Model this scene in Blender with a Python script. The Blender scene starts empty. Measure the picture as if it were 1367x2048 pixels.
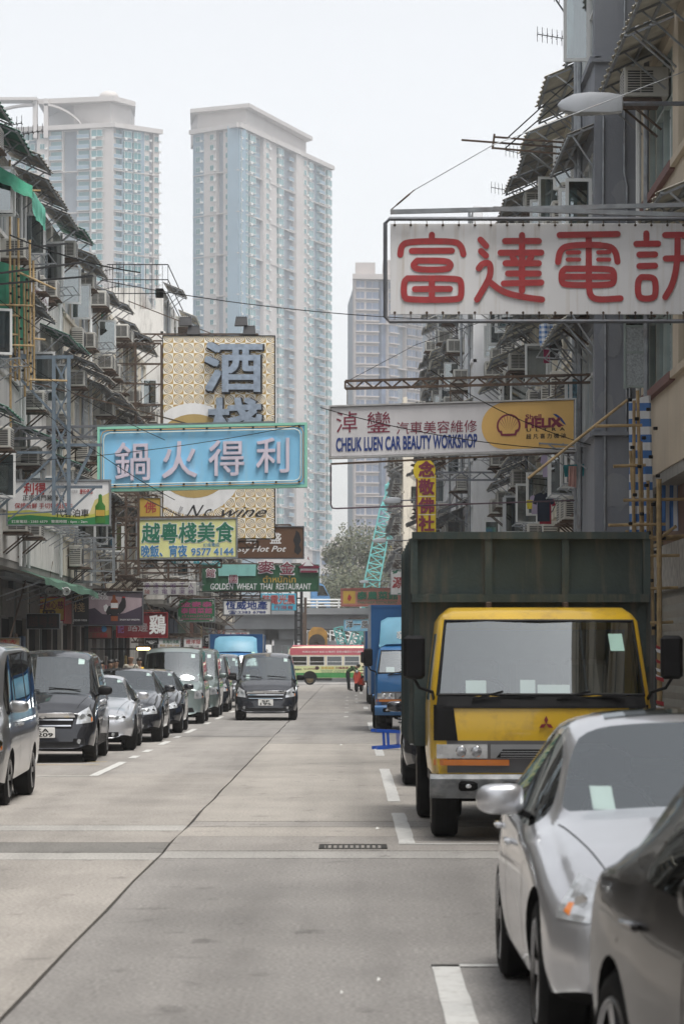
import bpy, bmesh, math, random
from mathutils import Vector, Matrix
from mathutils.bvhtree import BVHTree
R = math.radians
rnd = random.Random(7)
scene = bpy.context.scene
col = scene.collection
# ------------------------------------------------------------------ camera, sky, sun, exposure
F, VX, HY, EYE = 5973.0, 700.0, 1315.0, 1.7
def P(px, py, d):
    return Vector(((px - VX) / F * d, d, EYE - (py - HY) / F * d))
cam = bpy.data.objects.new('camera', bpy.data.cameras.new('camera'))
col.objects.link(cam)
cam.location = (0, 0, EYE); cam.rotation_euler = (R(90), 0, 0)
cd = cam.data
cd.sensor_fit = 'VERTICAL'; cd.sensor_height = 36; cd.lens = 105
cd.shift_x = -16.5 / 2048; cd.shift_y = 291 / 2048
cd.clip_end = 6000; cd.clip_start = 0.1
cd.dof.use_dof = True; cd.dof.focus_distance = 62; cd.dof.aperture_fstop = 6.3
scene.camera = cam
world = bpy.data.worlds.new('World'); scene.world = world
world.use_nodes = True
wt = world.node_tree
for n in list(wt.nodes): wt.nodes.remove(n)
sky = wt.nodes.new('ShaderNodeTexSky'); sky.sky_type = 'NISHITA'; sky.sun_disc = False
SUN_EL, SUN_AZ = R(70), R(146)
sky.sun_elevation = SUN_EL; sky.sun_rotation = SUN_AZ
sky.air_density = 1.0; sky.dust_density = 2.0; sky.ozone_density = 1.0
hs = wt.nodes.new('ShaderNodeHueSaturation'); hs.inputs['Saturation'].default_value = 0.15
bg = wt.nodes.new('ShaderNodeBackground'); bg.inputs[1].default_value = 0.094
wo = wt.nodes.new('ShaderNodeOutputWorld')
wt.links.new(sky.outputs[0], hs.inputs['Color']); wt.links.new(hs.outputs[0], bg.inputs[0]); wt.links.new(bg.outputs[0], wo.inputs[0])
sun = bpy.data.objects.new('sun', bpy.data.lights.new('sun', 'SUN')); col.objects.link(sun)
sun.data.energy = 1.5; sun.data.angle = R(26); sun.data.color = (1, .96, .9)
sd = Vector((math.sin(SUN_AZ) * math.cos(SUN_EL), math.cos(SUN_AZ) * math.cos(SUN_EL), math.sin(SUN_EL)))
sun.rotation_euler = sd.to_track_quat('Z', 'Y').to_euler()
scene.view_settings.view_transform = 'Standard'; scene.view_settings.look = 'None'
scene.view_settings.exposure = 1.25; scene.view_settings.gamma = 1
scene.render.engine = 'CYCLES'
cy = scene.cycles
cy.use_denoising = True; cy.max_bounces = 6; cy.diffuse_bounces = 3; cy.glossy_bounces = 3
cy.transparent_max_bounces = 12; cy.transmission_bounces = 3; cy.volume_bounces = 1
cy.use_adaptive_sampling = True; cy.adaptive_threshold = 0.015
cy.sample_clamp_indirect = 6
# ------------------------------------------------------------------ materials
MATS = {}
def M(name, c=(.5, .5, .5), rough=.6, metal=0., var=.12, scale=3., bump=0., dirt=None, dirt_amt=.5, dirt_scale=(1.2, 1.2, .15), coat=0., emit=0., spec=.5, fine=0.):
    if name in MATS: return MATS[name]
    m = bpy.data.materials.new(name); m.use_nodes = True
    nt = m.node_tree; N = nt.nodes; L = nt.links
    b = N['Principled BSDF']
    b.inputs['Roughness'].default_value = rough; b.inputs['Metallic'].default_value = metal
    b.inputs['Specular IOR Level'].default_value = spec
    b.inputs['Coat Weight'].default_value = coat; b.inputs['Coat Roughness'].default_value = .04
    b.inputs['Base Color'].default_value = (*c, 1)
    if emit:
        b.inputs['Emission Color'].default_value = (*c, 1); b.inputs['Emission Strength'].default_value = emit
    if var or dirt or bump:
        tc = N.new('ShaderNodeTexCoord'); out = None
        if var:
            nz = N.new('ShaderNodeTexNoise'); nz.inputs['Scale'].default_value = scale; nz.inputs['Detail'].default_value = 5
            L.new(tc.outputs['Object'], nz.inputs['Vector'])
            mr = N.new('ShaderNodeMapRange'); mr.inputs[1].default_value = .3; mr.inputs[2].default_value = .7
            L.new(nz.outputs['Fac'], mr.inputs[0])
            mx = N.new('ShaderNodeMix'); mx.data_type = 'RGBA'
            mx.inputs[6].default_value = (*[x * (1 - var) for x in c], 1); mx.inputs[7].default_value = (*[min(1, x * (1 + var * .7)) for x in c], 1)
            L.new(mr.outputs[0], mx.inputs[0]); out = mx.outputs[2]
            if rough > .15 and not metal:
                mr2 = N.new('ShaderNodeMapRange'); mr2.inputs[3].default_value = rough * .85; mr2.inputs[4].default_value = min(1, rough * 1.15)
                L.new(nz.outputs['Fac'], mr2.inputs[0]); L.new(mr2.outputs[0], b.inputs['Roughness'])
        if fine:
            nf = N.new('ShaderNodeTexNoise'); nf.inputs['Scale'].default_value = 38; nf.inputs['Detail'].default_value = 3
            L.new(tc.outputs['Object'], nf.inputs['Vector'])
            mf = N.new('ShaderNodeMapRange'); mf.inputs[1].default_value = .3; mf.inputs[2].default_value = .7; mf.inputs[3].default_value = 1 - fine; mf.inputs[4].default_value = 1 + fine
            L.new(nf.outputs['Fac'], mf.inputs[0])
            vm = N.new('ShaderNodeVectorMath'); vm.operation = 'SCALE'
            L.new(out, vm.inputs[0]); L.new(mf.outputs[0], vm.inputs['Scale']); out = vm.outputs[0]
        if dirt:
            mp = N.new('ShaderNodeMapping'); mp.inputs['Scale'].default_value = dirt_scale
            L.new(tc.outputs['Object'], mp.inputs[0])
            n2 = N.new('ShaderNodeTexNoise'); n2.inputs['Scale'].default_value = 2.2; n2.inputs['Detail'].default_value = 8; n2.inputs['Roughness'].default_value = .65
            L.new(mp.outputs[0], n2.inputs['Vector'])
            m2 = N.new('ShaderNodeMapRange'); m2.inputs[1].default_value = .5; m2.inputs[2].default_value = .78; m2.inputs[4].default_value = dirt_amt
            L.new(n2.outputs['Fac'], m2.inputs[0])
            mx2 = N.new('ShaderNodeMix'); mx2.data_type = 'RGBA'
            if out: L.new(out, mx2.inputs[6])
            else: mx2.inputs[6].default_value = (*c, 1)
            mx2.inputs[7].default_value = (*dirt, 1)
            L.new(m2.outputs[0], mx2.inputs[0]); out = mx2.outputs[2]
        if out:
            L.new(out, b.inputs['Base Color'])
            if emit: L.new(out, b.inputs['Emission Color'])
        if bump:
            n3 = N.new('ShaderNodeTexNoise'); n3.inputs['Scale'].default_value = 25; n3.inputs['Detail'].default_value = 6
            L.new(tc.outputs['Object'], n3.inputs['Vector'])
            bp = N.new('ShaderNodeBump'); bp.inputs['Strength'].default_value = bump; bp.inputs['Distance'].default_value = .02
            L.new(n3.outputs['Fac'], bp.inputs['Height']); L.new(bp.outputs[0], b.inputs['Normal'])
    MATS[name] = m
    return m
def paint(name, c, metal=.0, rough=.28, coat=1.):
    return M(name, c, rough=rough, metal=metal, var=.05, scale=1.5, coat=coat, dirt=[x * .6 + .08 for x in c], dirt_amt=.35, dirt_scale=(1, 1, 1))
def glass(name, tint=(.42, .5, .5), refl=.22):
    if name in MATS: return MATS[name]
    m = bpy.data.materials.new(name); m.use_nodes = True; nt = m.node_tree; N = nt.nodes; L = nt.links
    N.remove(N['Principled BSDF'])
    t = N.new('ShaderNodeBsdfTransparent'); t.inputs[0].default_value = (*tint, 1)
    g = N.new('ShaderNodeBsdfGlossy'); g.inputs['Roughness'].default_value = .02; g.inputs[0].default_value = (.9, .95, .97, 1)
    fr = N.new('ShaderNodeFresnel'); fr.inputs[0].default_value = 1.5
    mr = N.new('ShaderNodeMapRange'); mr.inputs[3].default_value = refl; mr.inputs[4].default_value = 1.
    L.new(fr.outputs[0], mr.inputs[0])
    mx = N.new('ShaderNodeMixShader'); L.new(mr.outputs[0], mx.inputs[0]); L.new(t.outputs[0], mx.inputs[1]); L.new(g.outputs[0], mx.inputs[2])
    L.new(mx.outputs[0], N['Material Output'].inputs[0])
    MATS[name] = m
    return m
BLACK = M('black plastic', (.010, .010, .011), .5, var=.2, spec=.2)
RUBBER = M('tyre rubber', (.012, .012, .0125), .8, var=.3, scale=12, spec=.2)
CHROME = M('chrome', (.75, .76, .78), .12, 1, var=.05)
ALLOY = M('alloy wheel', (.55, .56, .58), .3, 1, var=.1)
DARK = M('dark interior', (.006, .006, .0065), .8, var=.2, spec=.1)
SEAT = M('grey seat cloth', (.22, .22, .225), .9, var=.2)
WHITE = M('white enamel', (.72, .72, .70), .45, var=.06)
PAPER = M('paper', (.8, .8, .78), .7, var=.03)
STEEL = M('galvanised steel', (.30, .32, .34), .5, .6, var=.25, scale=6, dirt=(.16, .08, .04), dirt_amt=.45, dirt_scale=(2, 2, 2))
RUST = M('rusty steel', (.11, .075, .055), .8, .2, var=.4, scale=7, dirt=(.05, .045, .045), dirt_amt=.7, dirt_scale=(3, 3, 3))
BAMBOO = M('bamboo', (.42, .30, .15), .55, var=.3, scale=8, dirt=(.12, .09, .06), dirt_amt=.6, dirt_scale=(3, 3, 3))
WGLASS = glass('windscreen glass', (.74, .84, .82), .17)
SGLASS = glass('side window glass', (.10, .12, .12), .10)
BGLASS = glass('building window glass', (.25, .3, .3), .22)
AMBER = M('amber lens', (.7, .2, .02), .2, var=.1, coat=1)
LAMP = M('headlamp lens', (.62, .64, .66), .12, .55, var=.25, scale=14, coat=1)
# ------------------------------------------------------------------ mesh helpers
def origin(o):
    v = Vector((0, 0, 0))
    while o is not None:
        v += o.location; o = o.parent
    return v
class MB:
    def __init__(s): s.v = []; s.f = []; s.m = []
    def add(s, vs, fs, mi=0):
        k = len(s.v); s.v += [tuple(p) for p in vs]; s.f += [tuple(i + k for i in f) for f in fs]; s.m += [mi] * len(fs); return s
    def box(s, x0, y0, z0, x1, y1, z1, mi=0):
        return s.add([(x0, y0, z0), (x1, y0, z0), (x1, y1, z0), (x0, y1, z0), (x0, y0, z1), (x1, y0, z1), (x1, y1, z1), (x0, y1, z1)],
                     [(0, 3, 2, 1), (4, 5, 6, 7), (0, 1, 5, 4), (1, 2, 6, 5), (2, 3, 7, 6), (3, 0, 4, 7)], mi)
    def rbox(s, x0, y0, z0, x1, y1, z1, r=.02, mi=0):
        xs = [(x0 + r, x1 - r), (x0, x1), (x0, x1), (x0 + r, x1 - r)]; ys = [(y0 + r, y1 - r), (y0, y1), (y0, y1), (y0 + r, y1 - r)]; zs = [z0, z0 + r, z1 - r, z1]
        rings = []
        for (a, b), (c, d), z in zip(xs, ys, zs):
            rings.append([(a + r, c, z), (b - r, c, z), (b, c + r, z), (b, d - r, z), (b - r, d, z), (a + r, d, z), (a, d - r, z), (a, c + r, z)])
        return s.loft(rings, mi=mi)
    def loft(s, rings, close=True, caps=True, mi=0):
        n = len(rings[0]); vs = [p for r in rings for p in r]; fs = []
        for k in range(len(rings) - 1):
            for i in range(n if close else n - 1):
                j = (i + 1) % n
                fs.append((k * n + i, k * n + j, (k + 1) * n + j, (k + 1) * n + i))
        if caps: fs += [tuple(range(n - 1, -1, -1)), tuple(range((len(rings) - 1) * n, len(rings) * n))]
        return s.add(vs, fs, mi)
    def cyl(s, p0, p1, r0, r1=None, n=8, mi=0, caps=True):
        p0 = Vector(p0); p1 = Vector(p1); r1 = r0 if r1 is None else r1
        a = (p1 - p0); 
        if a.length < 1e-6: return s
        a.normalize(); u = a.orthogonal().normalized(); w = a.cross(u)
        rg = []
        for p, r in ((p0, r0), (p1, r1)):
            rg.append([p + (u * math.cos(2 * math.pi * i / n) + w * math.sin(2 * math.pi * i / n)) * r for i in range(n)])
        return s.loft(rg, caps=caps, mi=mi)
    def tube(s, pts, r, n=6, mi=0):
        pts = [Vector(p) for p in pts]; rg = []; prev = None
        for i, p in enumerate(pts):
            a = (pts[min(i + 1, len(pts) - 1)] - pts[max(i - 1, 0)]).normalized()
            if prev is None: u = a.orthogonal().normalized()
            else:
                u = prev - a * prev.dot(a)
                u = u.normalized() if u.length > 1e-5 else a.orthogonal().normalized()
            prev = u; w = a.cross(u)
            rr = r[i] if isinstance(r, (list, tuple)) else r
            rg.append([p + (u * math.cos(2 * math.pi * k / n) + w * math.sin(2 * math.pi * k / n)) * rr for k in range(n)])
        return s.loft(rg, mi=mi)
    def bar(s, p0, p1, w, h=None, mi=0, up=(0, 0, 1)):
        h = w if h is None else h
        p0 = Vector(p0); p1 = Vector(p1); a = (p1 - p0).normalized()
        upv = Vector(up)
        if abs(a.dot(upv)) > .98: upv = Vector((0, 1, 0)) if abs(a.y) < .9 else Vector((1, 0, 0))
        u = a.cross(upv).normalized() * (w / 2); q = u.cross(a).normalized() * (h / 2)
        return s.loft([[p + u * i + q * j for i, j in ((-1, -1), (1, -1), (1, 1), (-1, 1))] for p in (p0, p1)], mi=mi)
    def prism(s, pts, y0, y1, mi=0):          # pts (x, z) extruded in y
        return s.loft([[(x, y0, z) for x, z in pts], [(x, y1, z) for x, z in pts]], mi=mi)
    def lathe(s, prof, c=(0, 0, 0), axis='x', n=24, mi=0):   # prof: (axial, radius)
        rg = []
        for a, r in prof:
            ring = []
            for i in range(n):
                t = 2 * math.pi * i / n; p, q = math.cos(t) * r, math.sin(t) * r
                ring.append((c[0] + a, c[1] + p, c[2] + q) if axis == 'x' else ((c[0] + p, c[1] + a, c[2] + q) if axis == 'y' else (c[0] + p, c[1] + q, c[2] + a)))
            rg.append(ring)
        return s.loft(rg, caps=False, mi=mi)
    def ball(s, c, r, n=10, m=7, mi=0, f=None):
        rg = []
        for j in range(1, m):
            t = math.pi * j / m
            rg.append([(c[0] + r[0] * math.sin(t) * math.cos(2 * math.pi * i / n), c[1] + r[1] * math.sin(t) * math.sin(2 * math.pi * i / n), c[2] - r[2] * math.cos(t)) for i in range(n)])
        return s.loft(rg, mi=mi)
    def build(s, name, mats, parent=None, smooth=False, world=True, bevel=0):
        if not isinstance(mats, (list, tuple)): mats = [mats]
        off = origin(parent) if (parent is not None and world) else Vector((0, 0, 0))
        me = bpy.data.meshes.new(name)
        me.from_pydata([(p[0] - off.x, p[1] - off.y, p[2] - off.z) for p in s.v], [], s.f)
        for m in mats: me.materials.append(m)
        if any(s.m): me.polygons.foreach_set('material_index', s.m)
        bm = bmesh.new(); bm.from_mesh(me); bmesh.ops.recalc_face_normals(bm, faces=bm.faces)
        if bevel: bmesh.ops.bevel(bm, geom=list(bm.edges), offset=bevel, segments=2, affect='EDGES', clamp_overlap=True)
        bm.to_mesh(me); bm.free()
        if smooth:
            me.polygons.foreach_set('use_smooth', [True] * len(me.polygons))
            if smooth != 'all': me.set_sharp_from_angle(angle=R(38))
        me.update()
        o = bpy.data.objects.new(name, me); col.objects.link(o)
        if parent is not None: o.parent = parent
        return o
def tag(o, label=None, cat=None, group=None, kind=None):
    if label: o['label'] = label
    if cat: o['category'] = cat
    if group: o['group'] = group
    if kind: o['kind'] = kind
    return o
def thing(name, label, cat, loc=(0, 0, 0), group=None):
    o = bpy.data.objects.new(name, None); col.objects.link(o); o.location = loc; o.empty_display_size = .2
    return tag(o, label, cat, group)
def inst(name, me, parent, loc=(0, 0, 0), rot=(0, 0, 0), sc=(1, 1, 1)):   # share mesh data; loc relative to the parent
    o = bpy.data.objects.new(name, me); col.objects.link(o); o.parent = parent
    o.location = loc; o.rotation_euler = rot; o.scale = sc
    return o
def mesh_only(mb, name, mats, **k):
    o = mb.build(name, mats, **k); me = o.data; bpy.data.objects.remove(o); return me
def copy_tree(o, parent=None):
    c = o.copy(); col.objects.link(c)
    if parent is not None: c.parent = parent
    for ch in list(o.children): copy_tree(ch, c)
    return c
TXT = {}
def glyphs(s, extr=0., shear=0.):
    key = (s, extr, shear)
    if key in TXT: return TXT[key]
    cu = bpy.data.curves.new('t', 'FONT'); cu.body = s; cu.extrude = extr; cu.shear = shear; cu.resolution_u = 3
    cu.fill_mode = 'BOTH' if extr else 'FRONT'
    o = bpy.data.objects.new('t', cu)
    me = bpy.data.meshes.new_from_object(o)
    v = [tuple(p.co) for p in me.vertices]; f = [tuple(p.vertices) for p in me.polygons]
    bpy.data.objects.remove(o); bpy.data.curves.remove(cu); bpy.data.meshes.remove(me)
    TXT[key] = (v, f)
    return TXT[key]
def put_text(mb, s, x0, z0, x1, z1, y, bold=.012, depth=0., shear=0., mi=0, frame=None):
    """lettering filling the box x0..x1, z0..z1 on a face that looks along -Y at depth y; weight from slightly shifted strokes"""
    v, f = glyphs(s, .1 if depth else 0., shear)
    if not v: return mb
    ax, bx = min(p[0] for p in v), max(p[0] for p in v); ay, by = min(p[1] for p in v), max(p[1] for p in v)
    sx = (x1 - x0) / max(bx - ax, 1e-6); sz = (z1 - z0) / max(by - ay, 1e-6)
    sh = [(0, 0)] if bold <= 0 else [(-bold, -bold), (bold, -bold), (bold, bold), (-bold, bold)] + ([(0, 0)] if bold > .03 else [])
    for i, (ox, oz) in enumerate(sh):
        pts = []
        for p in v:
            q = Vector((x0 + (p[0] + ox - ax) * sx, y - i * .0006 - (p[2] + .1) * 5 * depth, z0 + (p[1] + oz - ay) * sz))
            pts.append(frame(q) if frame else q)
        mb.add(pts, f, mi)
    return mb
LIFT = [0]
def stroke(mb, pts, w, y, depth=.0, mi=0, n=5):
    """a brush stroke with round ends: pts (x, z) polyline of width w on plane y"""
    for (a, b) in zip(pts[:-1], pts[1:]):
        a = Vector(a); b = Vector(b); d = b - a; LIFT[0] = (LIFT[0] + 1) % 160
        if d.length < 1e-6: continue
        t = math.atan2(d.y, d.x); ring = []
        for c, t0 in ((b, t - math.pi / 2), (a, t + math.pi / 2)):
            for i in range(n + 1):
                q = t0 + math.pi * i / n
                ring.append((c.x + math.cos(q) * w / 2, c.y + math.sin(q) * w / 2))
        yy = y - LIFT[0] * .00012
        if depth: mb.prism(ring, yy, yy - depth, mi)
        else: mb.add([(x, yy, z) for x, z in ring], [tuple(range(len(ring)))], mi)
    return mb
# ------------------------------------------------------------------ ground, road, pavements
XL, XR = -7.3, 4.3           # street-side planes of the terraces
KL, KR = -6.1, 2.95          # kerb lines
ASPHALT = M('asphalt', (.10, .10, .10), .9, var=.3, scale=2, fine=.2)
def concrete(name, c, amt=.6):
    m = M(name, c, .85, var=.10, scale=.9, bump=.3, fine=.34, dirt=[x * .66 for x in c], dirt_amt=amt, dirt_scale=(1.1, .22, 1))
    nt = m.node_tree; N = nt.nodes; L = nt.links; bs = N['Principled BSDF']; src = bs.inputs['Base Color'].links[0].from_socket; ge = N.new('ShaderNodeNewGeometry')
    for scl, lo, hi, dark, det in (((1.3, .035, 1), .45, .75, .74, 3), ((2.6, 1.7, 1), .62, .72, .66, 6), ((.5, .35, 1), .42, .7, .86, 4)):   # tyre tracks, oil spots, broad patches
        mp = N.new('ShaderNodeMapping'); mp.inputs['Scale'].default_value = scl; L.new(ge.outputs['Position'], mp.inputs[0])
        nz = N.new('ShaderNodeTexNoise'); nz.inputs['Scale'].default_value = 1.; nz.inputs['Detail'].default_value = det; L.new(mp.outputs[0], nz.inputs['Vector'])
        mr = N.new('ShaderNodeMapRange'); mr.inputs[1].default_value = lo; mr.inputs[2].default_value = hi; mr.inputs[3].default_value = 1.; mr.inputs[4].default_value = dark; L.new(nz.outputs['Fac'], mr.inputs[0])
        vm = N.new('ShaderNodeVectorMath'); vm.operation = 'SCALE'; L.new(src, vm.inputs[0]); L.new(mr.outputs[0], vm.inputs['Scale']); src = vm.outputs[0]
    L.new(src, bs.inputs['Base Color']); return m
C_GREY = concrete('grey road concrete', (0.284, 0.271, 0.258)); C_PINK = concrete('warm road concrete', (0.362, 0.337, 0.309))
C_PALE = concrete('pale trench concrete', (0.407, 0.394, 0.373), .3); C_DARK = concrete('dark trench patch', (0.207, 0.199, 0.187)); C_FAR = concrete('worn road concrete', (0.351, 0.330, 0.308))
C_LITE = concrete('light warm road concrete', (0.410, 0.381, 0.346), .4)
PAVE = M('pavement concrete', (.2, .195, .19), .9, var=.2, scale=2, fine=.1, dirt=(.12, .115, .11), dirt_scale=(1, 1, 1))
mb = MB(); mb.box(-420, -40, -.6, 420, 1080, -.05); tag(mb.build('ground', ASPHALT), kind='structure')
mb = MB(); mb.box(KL, -10, -.045, KR, 186, -.022); mb.box(-60, 183, -.0455, 60, 205, -.0225)
road = tag(mb.build('road', M('joint sealant', (.03, .03, .03), .7, var=.3)), kind='structure')
JX = -1.64
def slab(x0, x1, d0, d1, m, sk=0.):
    g = .012; j = rnd.uniform(-.004, .004)
    b = MB(); n = max(1, int((d1 - d0) / 2.5)); edge = []
    zt = 0. + j * .3
    def xx(x, t): return x + (0.013 * math.sin(t * 1.3) + .006 * math.sin(t * 3.7) if abs(x - JX) < .3 else 0)
    ya = lambda x: d0 + g * 2 + sk * (x - JX); yb = lambda x: d1 - g * 2 + sk * (x - JX)
    ringl = []
    for k in range(n + 1):
        t = k / n
        yl = ya(x0) * (1 - t) + yb(x0) * t; yr = ya(x1) * (1 - t) + yb(x1) * t
        ringl.append([(xx(x0, yl) + g, yl, zt), (xx(x1, yr) - g, yr, zt), (xx(x1, yr) - g, yr, -.03), (xx(x0, yl) + g, yl, -.03)])
    b.loft(ringl); return b.build('slab', m, road)
sk = .0
for d0, d1, m in ((-8, 25.1, C_PINK), (25.1, 26.05, C_PALE), (26.05, 27.5, C_DARK), (27.5, 29.3, C_PINK), (29.3, 30.3, C_PALE), (30.3, 43.6, C_PINK), (43.6, 64, C_FAR), (64, 92, C_GREY), (92, 122, C_FAR), (122, 150, C_GREY), (150, 185, C_FAR)):
    slab(KL, JX, d0, d1, m, sk)
for d0, d1, m in ((-8, 25.3, C_GREY), (25.3, 26.25, C_PALE), (26.25, 28.4, C_FAR), (28.4, 30., C_LITE), (30., 31, C_FAR), (31., 59, C_LITE), (59, 66, C_FAR), (66, 92, C_GREY), (92, 122, C_FAR), (122, 150, C_GREY), (150, 185, C_FAR)):
    slab(JX, KR, d0, d1, m, sk)
for x0, x1 in ((-60, -20), (-20, -7), (-7, 5), (5, 20), (20, 60)): slab(x0, x1, 185.2, 204, C_GREY)
# markings
ROADWHITE = M('worn white road paint', (.62, .62, .6), .8, var=.1, scale=20, dirt=(.33, .31, .29), dirt_amt=1., dirt_scale=(5, 5, 5))
ROADYEL = M('worn yellow road paint', (.5, .36, .12), .8, var=.1, dirt=(.35, .32, .28), dirt_amt=1., dirt_scale=(5, 5, 5))
def mark(x0, d0, x1, d1, w=None, m=ROADWHITE):
    b = MB(); z = .005; n = max(2, int(abs(d1 - d0) / .4), int(abs(x1 - x0) / .25))
    wig = lambda: rnd.uniform(-.006, .006); row = []
    along_x = abs(x1 - x0) > abs(d1 - d0)
    for k in range(n + 1):
        t = k / n; x = x0 + (x1 - x0) * t; d = d0 + (d1 - d0) * t
        row.append([(x, d - w / 2 + wig(), z), (x, d + w / 2 + wig(), z)] if along_x else [(x - w / 2 + wig(), d, z), (x + w / 2 + wig(), d, z)])
    b.loft(row, close=False, caps=False); return b.build('marking', m, road)
for a, c in ((12., 16.5), (27.3, 32.6), (35.2, 45.5), (51.5, 56.5), (70, 78), (98, 103), (140, 146), (165, 172)): mark(.52, a, .52, c, .15)
for d in (16.45, 27.2): mark(.44, d, 2.6, d, .12)
for d in (33.5, 46, 57.5): mark(.6, d, 2.6, d, .05)
for d in (85, 92, 100, 108, 117, 127): mark(-.12, d, -.12, d + 1.2, .12)
for d in (112, 121, 133, 150): mark(.25, d, .25, d + 2.2, .10)
for a, c in ((42.8, 48.5), (50.3, 51.6), (53.6, 55), (58, 60.5), (63, 64.5), (67, 71), (76, 78), (82, 86), (92, 95), (102, 106)): mark(-3.68, a, -3.68, c, .13)
for d in (42.7, 61, 79): mark(-3.75, d, -5.9, d, .12)
mark(-3.95, 47.2, -5.9, 47.2, .10, ROADYEL); mark(-3.95, 48.6, -5.9, 48.6, .10, ROADYEL)
# pavements with kerbs
KERB = M('granite kerb', (.33, .325, .315), .85, var=.25, scale=5)
for nm, x0, x1, kx in (('pavement_left', KL - 7, KL - .15, KL - .15), ('pavement_right', KR + .15, KR + 8, KR)):
    mb = MB(); mb.box(x0, 5, -.04, x1, 182, .13); pv = tag(mb.build(nm, PAVE), kind='structure')
    me = None
    for k in range(60):
        y = 8 + k * 2.9
        if me is None:
            b = MB(); b.rbox(0, 0, -.04, .146, 2.86, .128, .015); o = b.build('kerb_stone', KERB, pv, world=False); me = o.data; o.location = (kx, y, 0)
        else: inst('kerb_stone', me, pv, (kx, y, 0))
# drain grate in the trench strip
gt = thing('drain_grate', 'dark iron drain grate set in the concrete road beside the parking bay', 'drain grate', (0, 26.9, 0))
mb = MB(); x0, x1, y0, y1 = -.28, .33, 26.5, 27.1
for a in ((x0, y0, x1, y0 + .05), (x0, y1 - .05, x1, y1), (x0, y0, x0 + .05, y1), (x1 - .05, y0, x1, y1)): mb.box(a[0], a[1], -.02, a[2], a[3], .008)
IRON = M('cast iron', (.05, .048, .045), .75, .3, var=.4, scale=20)
mb.build('frame', IRON, gt)
for k in range(11):
    mb = MB(); x = x0 + .06 + k * .0495; mb.box(x, y0 + .05, -.02, x + .022, y1 - .05, .005); mb.build('bar', IRON, gt)
for k, (x, d, s, lab) in enumerate(((.14, 15.6, .02, 'scrap of white litter beside the near parking bay line'), (-.05, 15.0, .015, 'tiny white litter speck left of the near parking bay line'), (.25, 29.4, .04, 'white paper scrap just beyond the drain grate'), (-.2, 57.5, .06, 'crumpled paper on the road left of the blue stool'))):
    mb = MB(); mb.add([(x, d, .012), (x + s, d - s * .4, .02), (x + s * 1.3, d + s * .6, .014), (x + s * .2, d + s * .8, .03)], [(0, 1, 2), (0, 2, 3)])
    tag(mb.build('litter_scrap', PAPER), lab, 'litter', 'litter scraps on the road')
# ------------------------------------------------------------------ far towers
HZ_CREAM = M('tower cream tile', (.52, .49, .47), .7, var=.06, scale=.15, dirt=(.42, .39, .36), dirt_amt=.5, dirt_scale=(.15, .15, .02))
HZ_BLUE = M('tower blue tile', (.21, .31, .38), .6, var=.06, scale=.15)
HZ_DARK = M('tower recess', (.23, .27, .31), .8, var=.1)
HZ_GLASS = M('tower teal glass', (.06, .23, .25), .15, var=.3, scale=.25, spec=.8)
HZ_FRAME = M('tower window frame', (.62, .62, .6), .6, var=0)
HZ_TAUPE = M('tower taupe tile', (.45, .41, .39), .7, var=.08, scale=.2)
HZ_SLATE = M('tower slate glass', (.14, .18, .26), .2, var=.3, scale=.3)
def win_mesh(kind, w, h):
    b = MB()
    if kind == 'plain':
        b.box(-w / 2, -.12, 0, w / 2, .05, h, 1); b.box(-w / 2 + .12, -.16, .12, -.06, -.1, h - .12); b.box(.06, -.16, .12, w / 2 - .12, -.1, h - .12)
        b.box(w / 2 + .1, -.45, -.15, w / 2 + .8, .05, .4, 2)
    elif kind == 'bay':
        b.box(-w / 2, -.7, -.15, w / 2, .05, .0, 1); b.box(-w / 2, -.7, h, w / 2, .05, h + .1, 1); b.box(-w / 2 + .06, -.62, 0, w / 2 - .06, .05, h)
        for x in (-w / 2, -.05, w / 2 - .1): b.box(x, -.66, 0, x + .1, -.6, h, 1)
        b.box(-w * .42, -.85, -.75, -w * .1, .05, -.2, 2)
    elif kind == 'balcony':
        b.box(-w / 2, -1.0, -.35, w / 2, .0, -.2, 1); b.box(-w / 2, -1.0, -.2, w / 2, -.93, .75, 3); b.box(-w / 2, -1, .75, w / 2, -.92, .82, 1)
        b.box(-w / 2 + .2, -.06, -.2, w / 2 - .2, .05, h)
    return mesh_only(b, 'window_' + kind, [HZ_GLASS, HZ_FRAME, WHITE, HZ_BLUE])
WM = {'w': win_mesh('plain', 1.5, 1.6), 'B': win_mesh('bay', 2.7, 1.75), 'v': win_mesh('balcony', 3.2, 2.1)}
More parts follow.
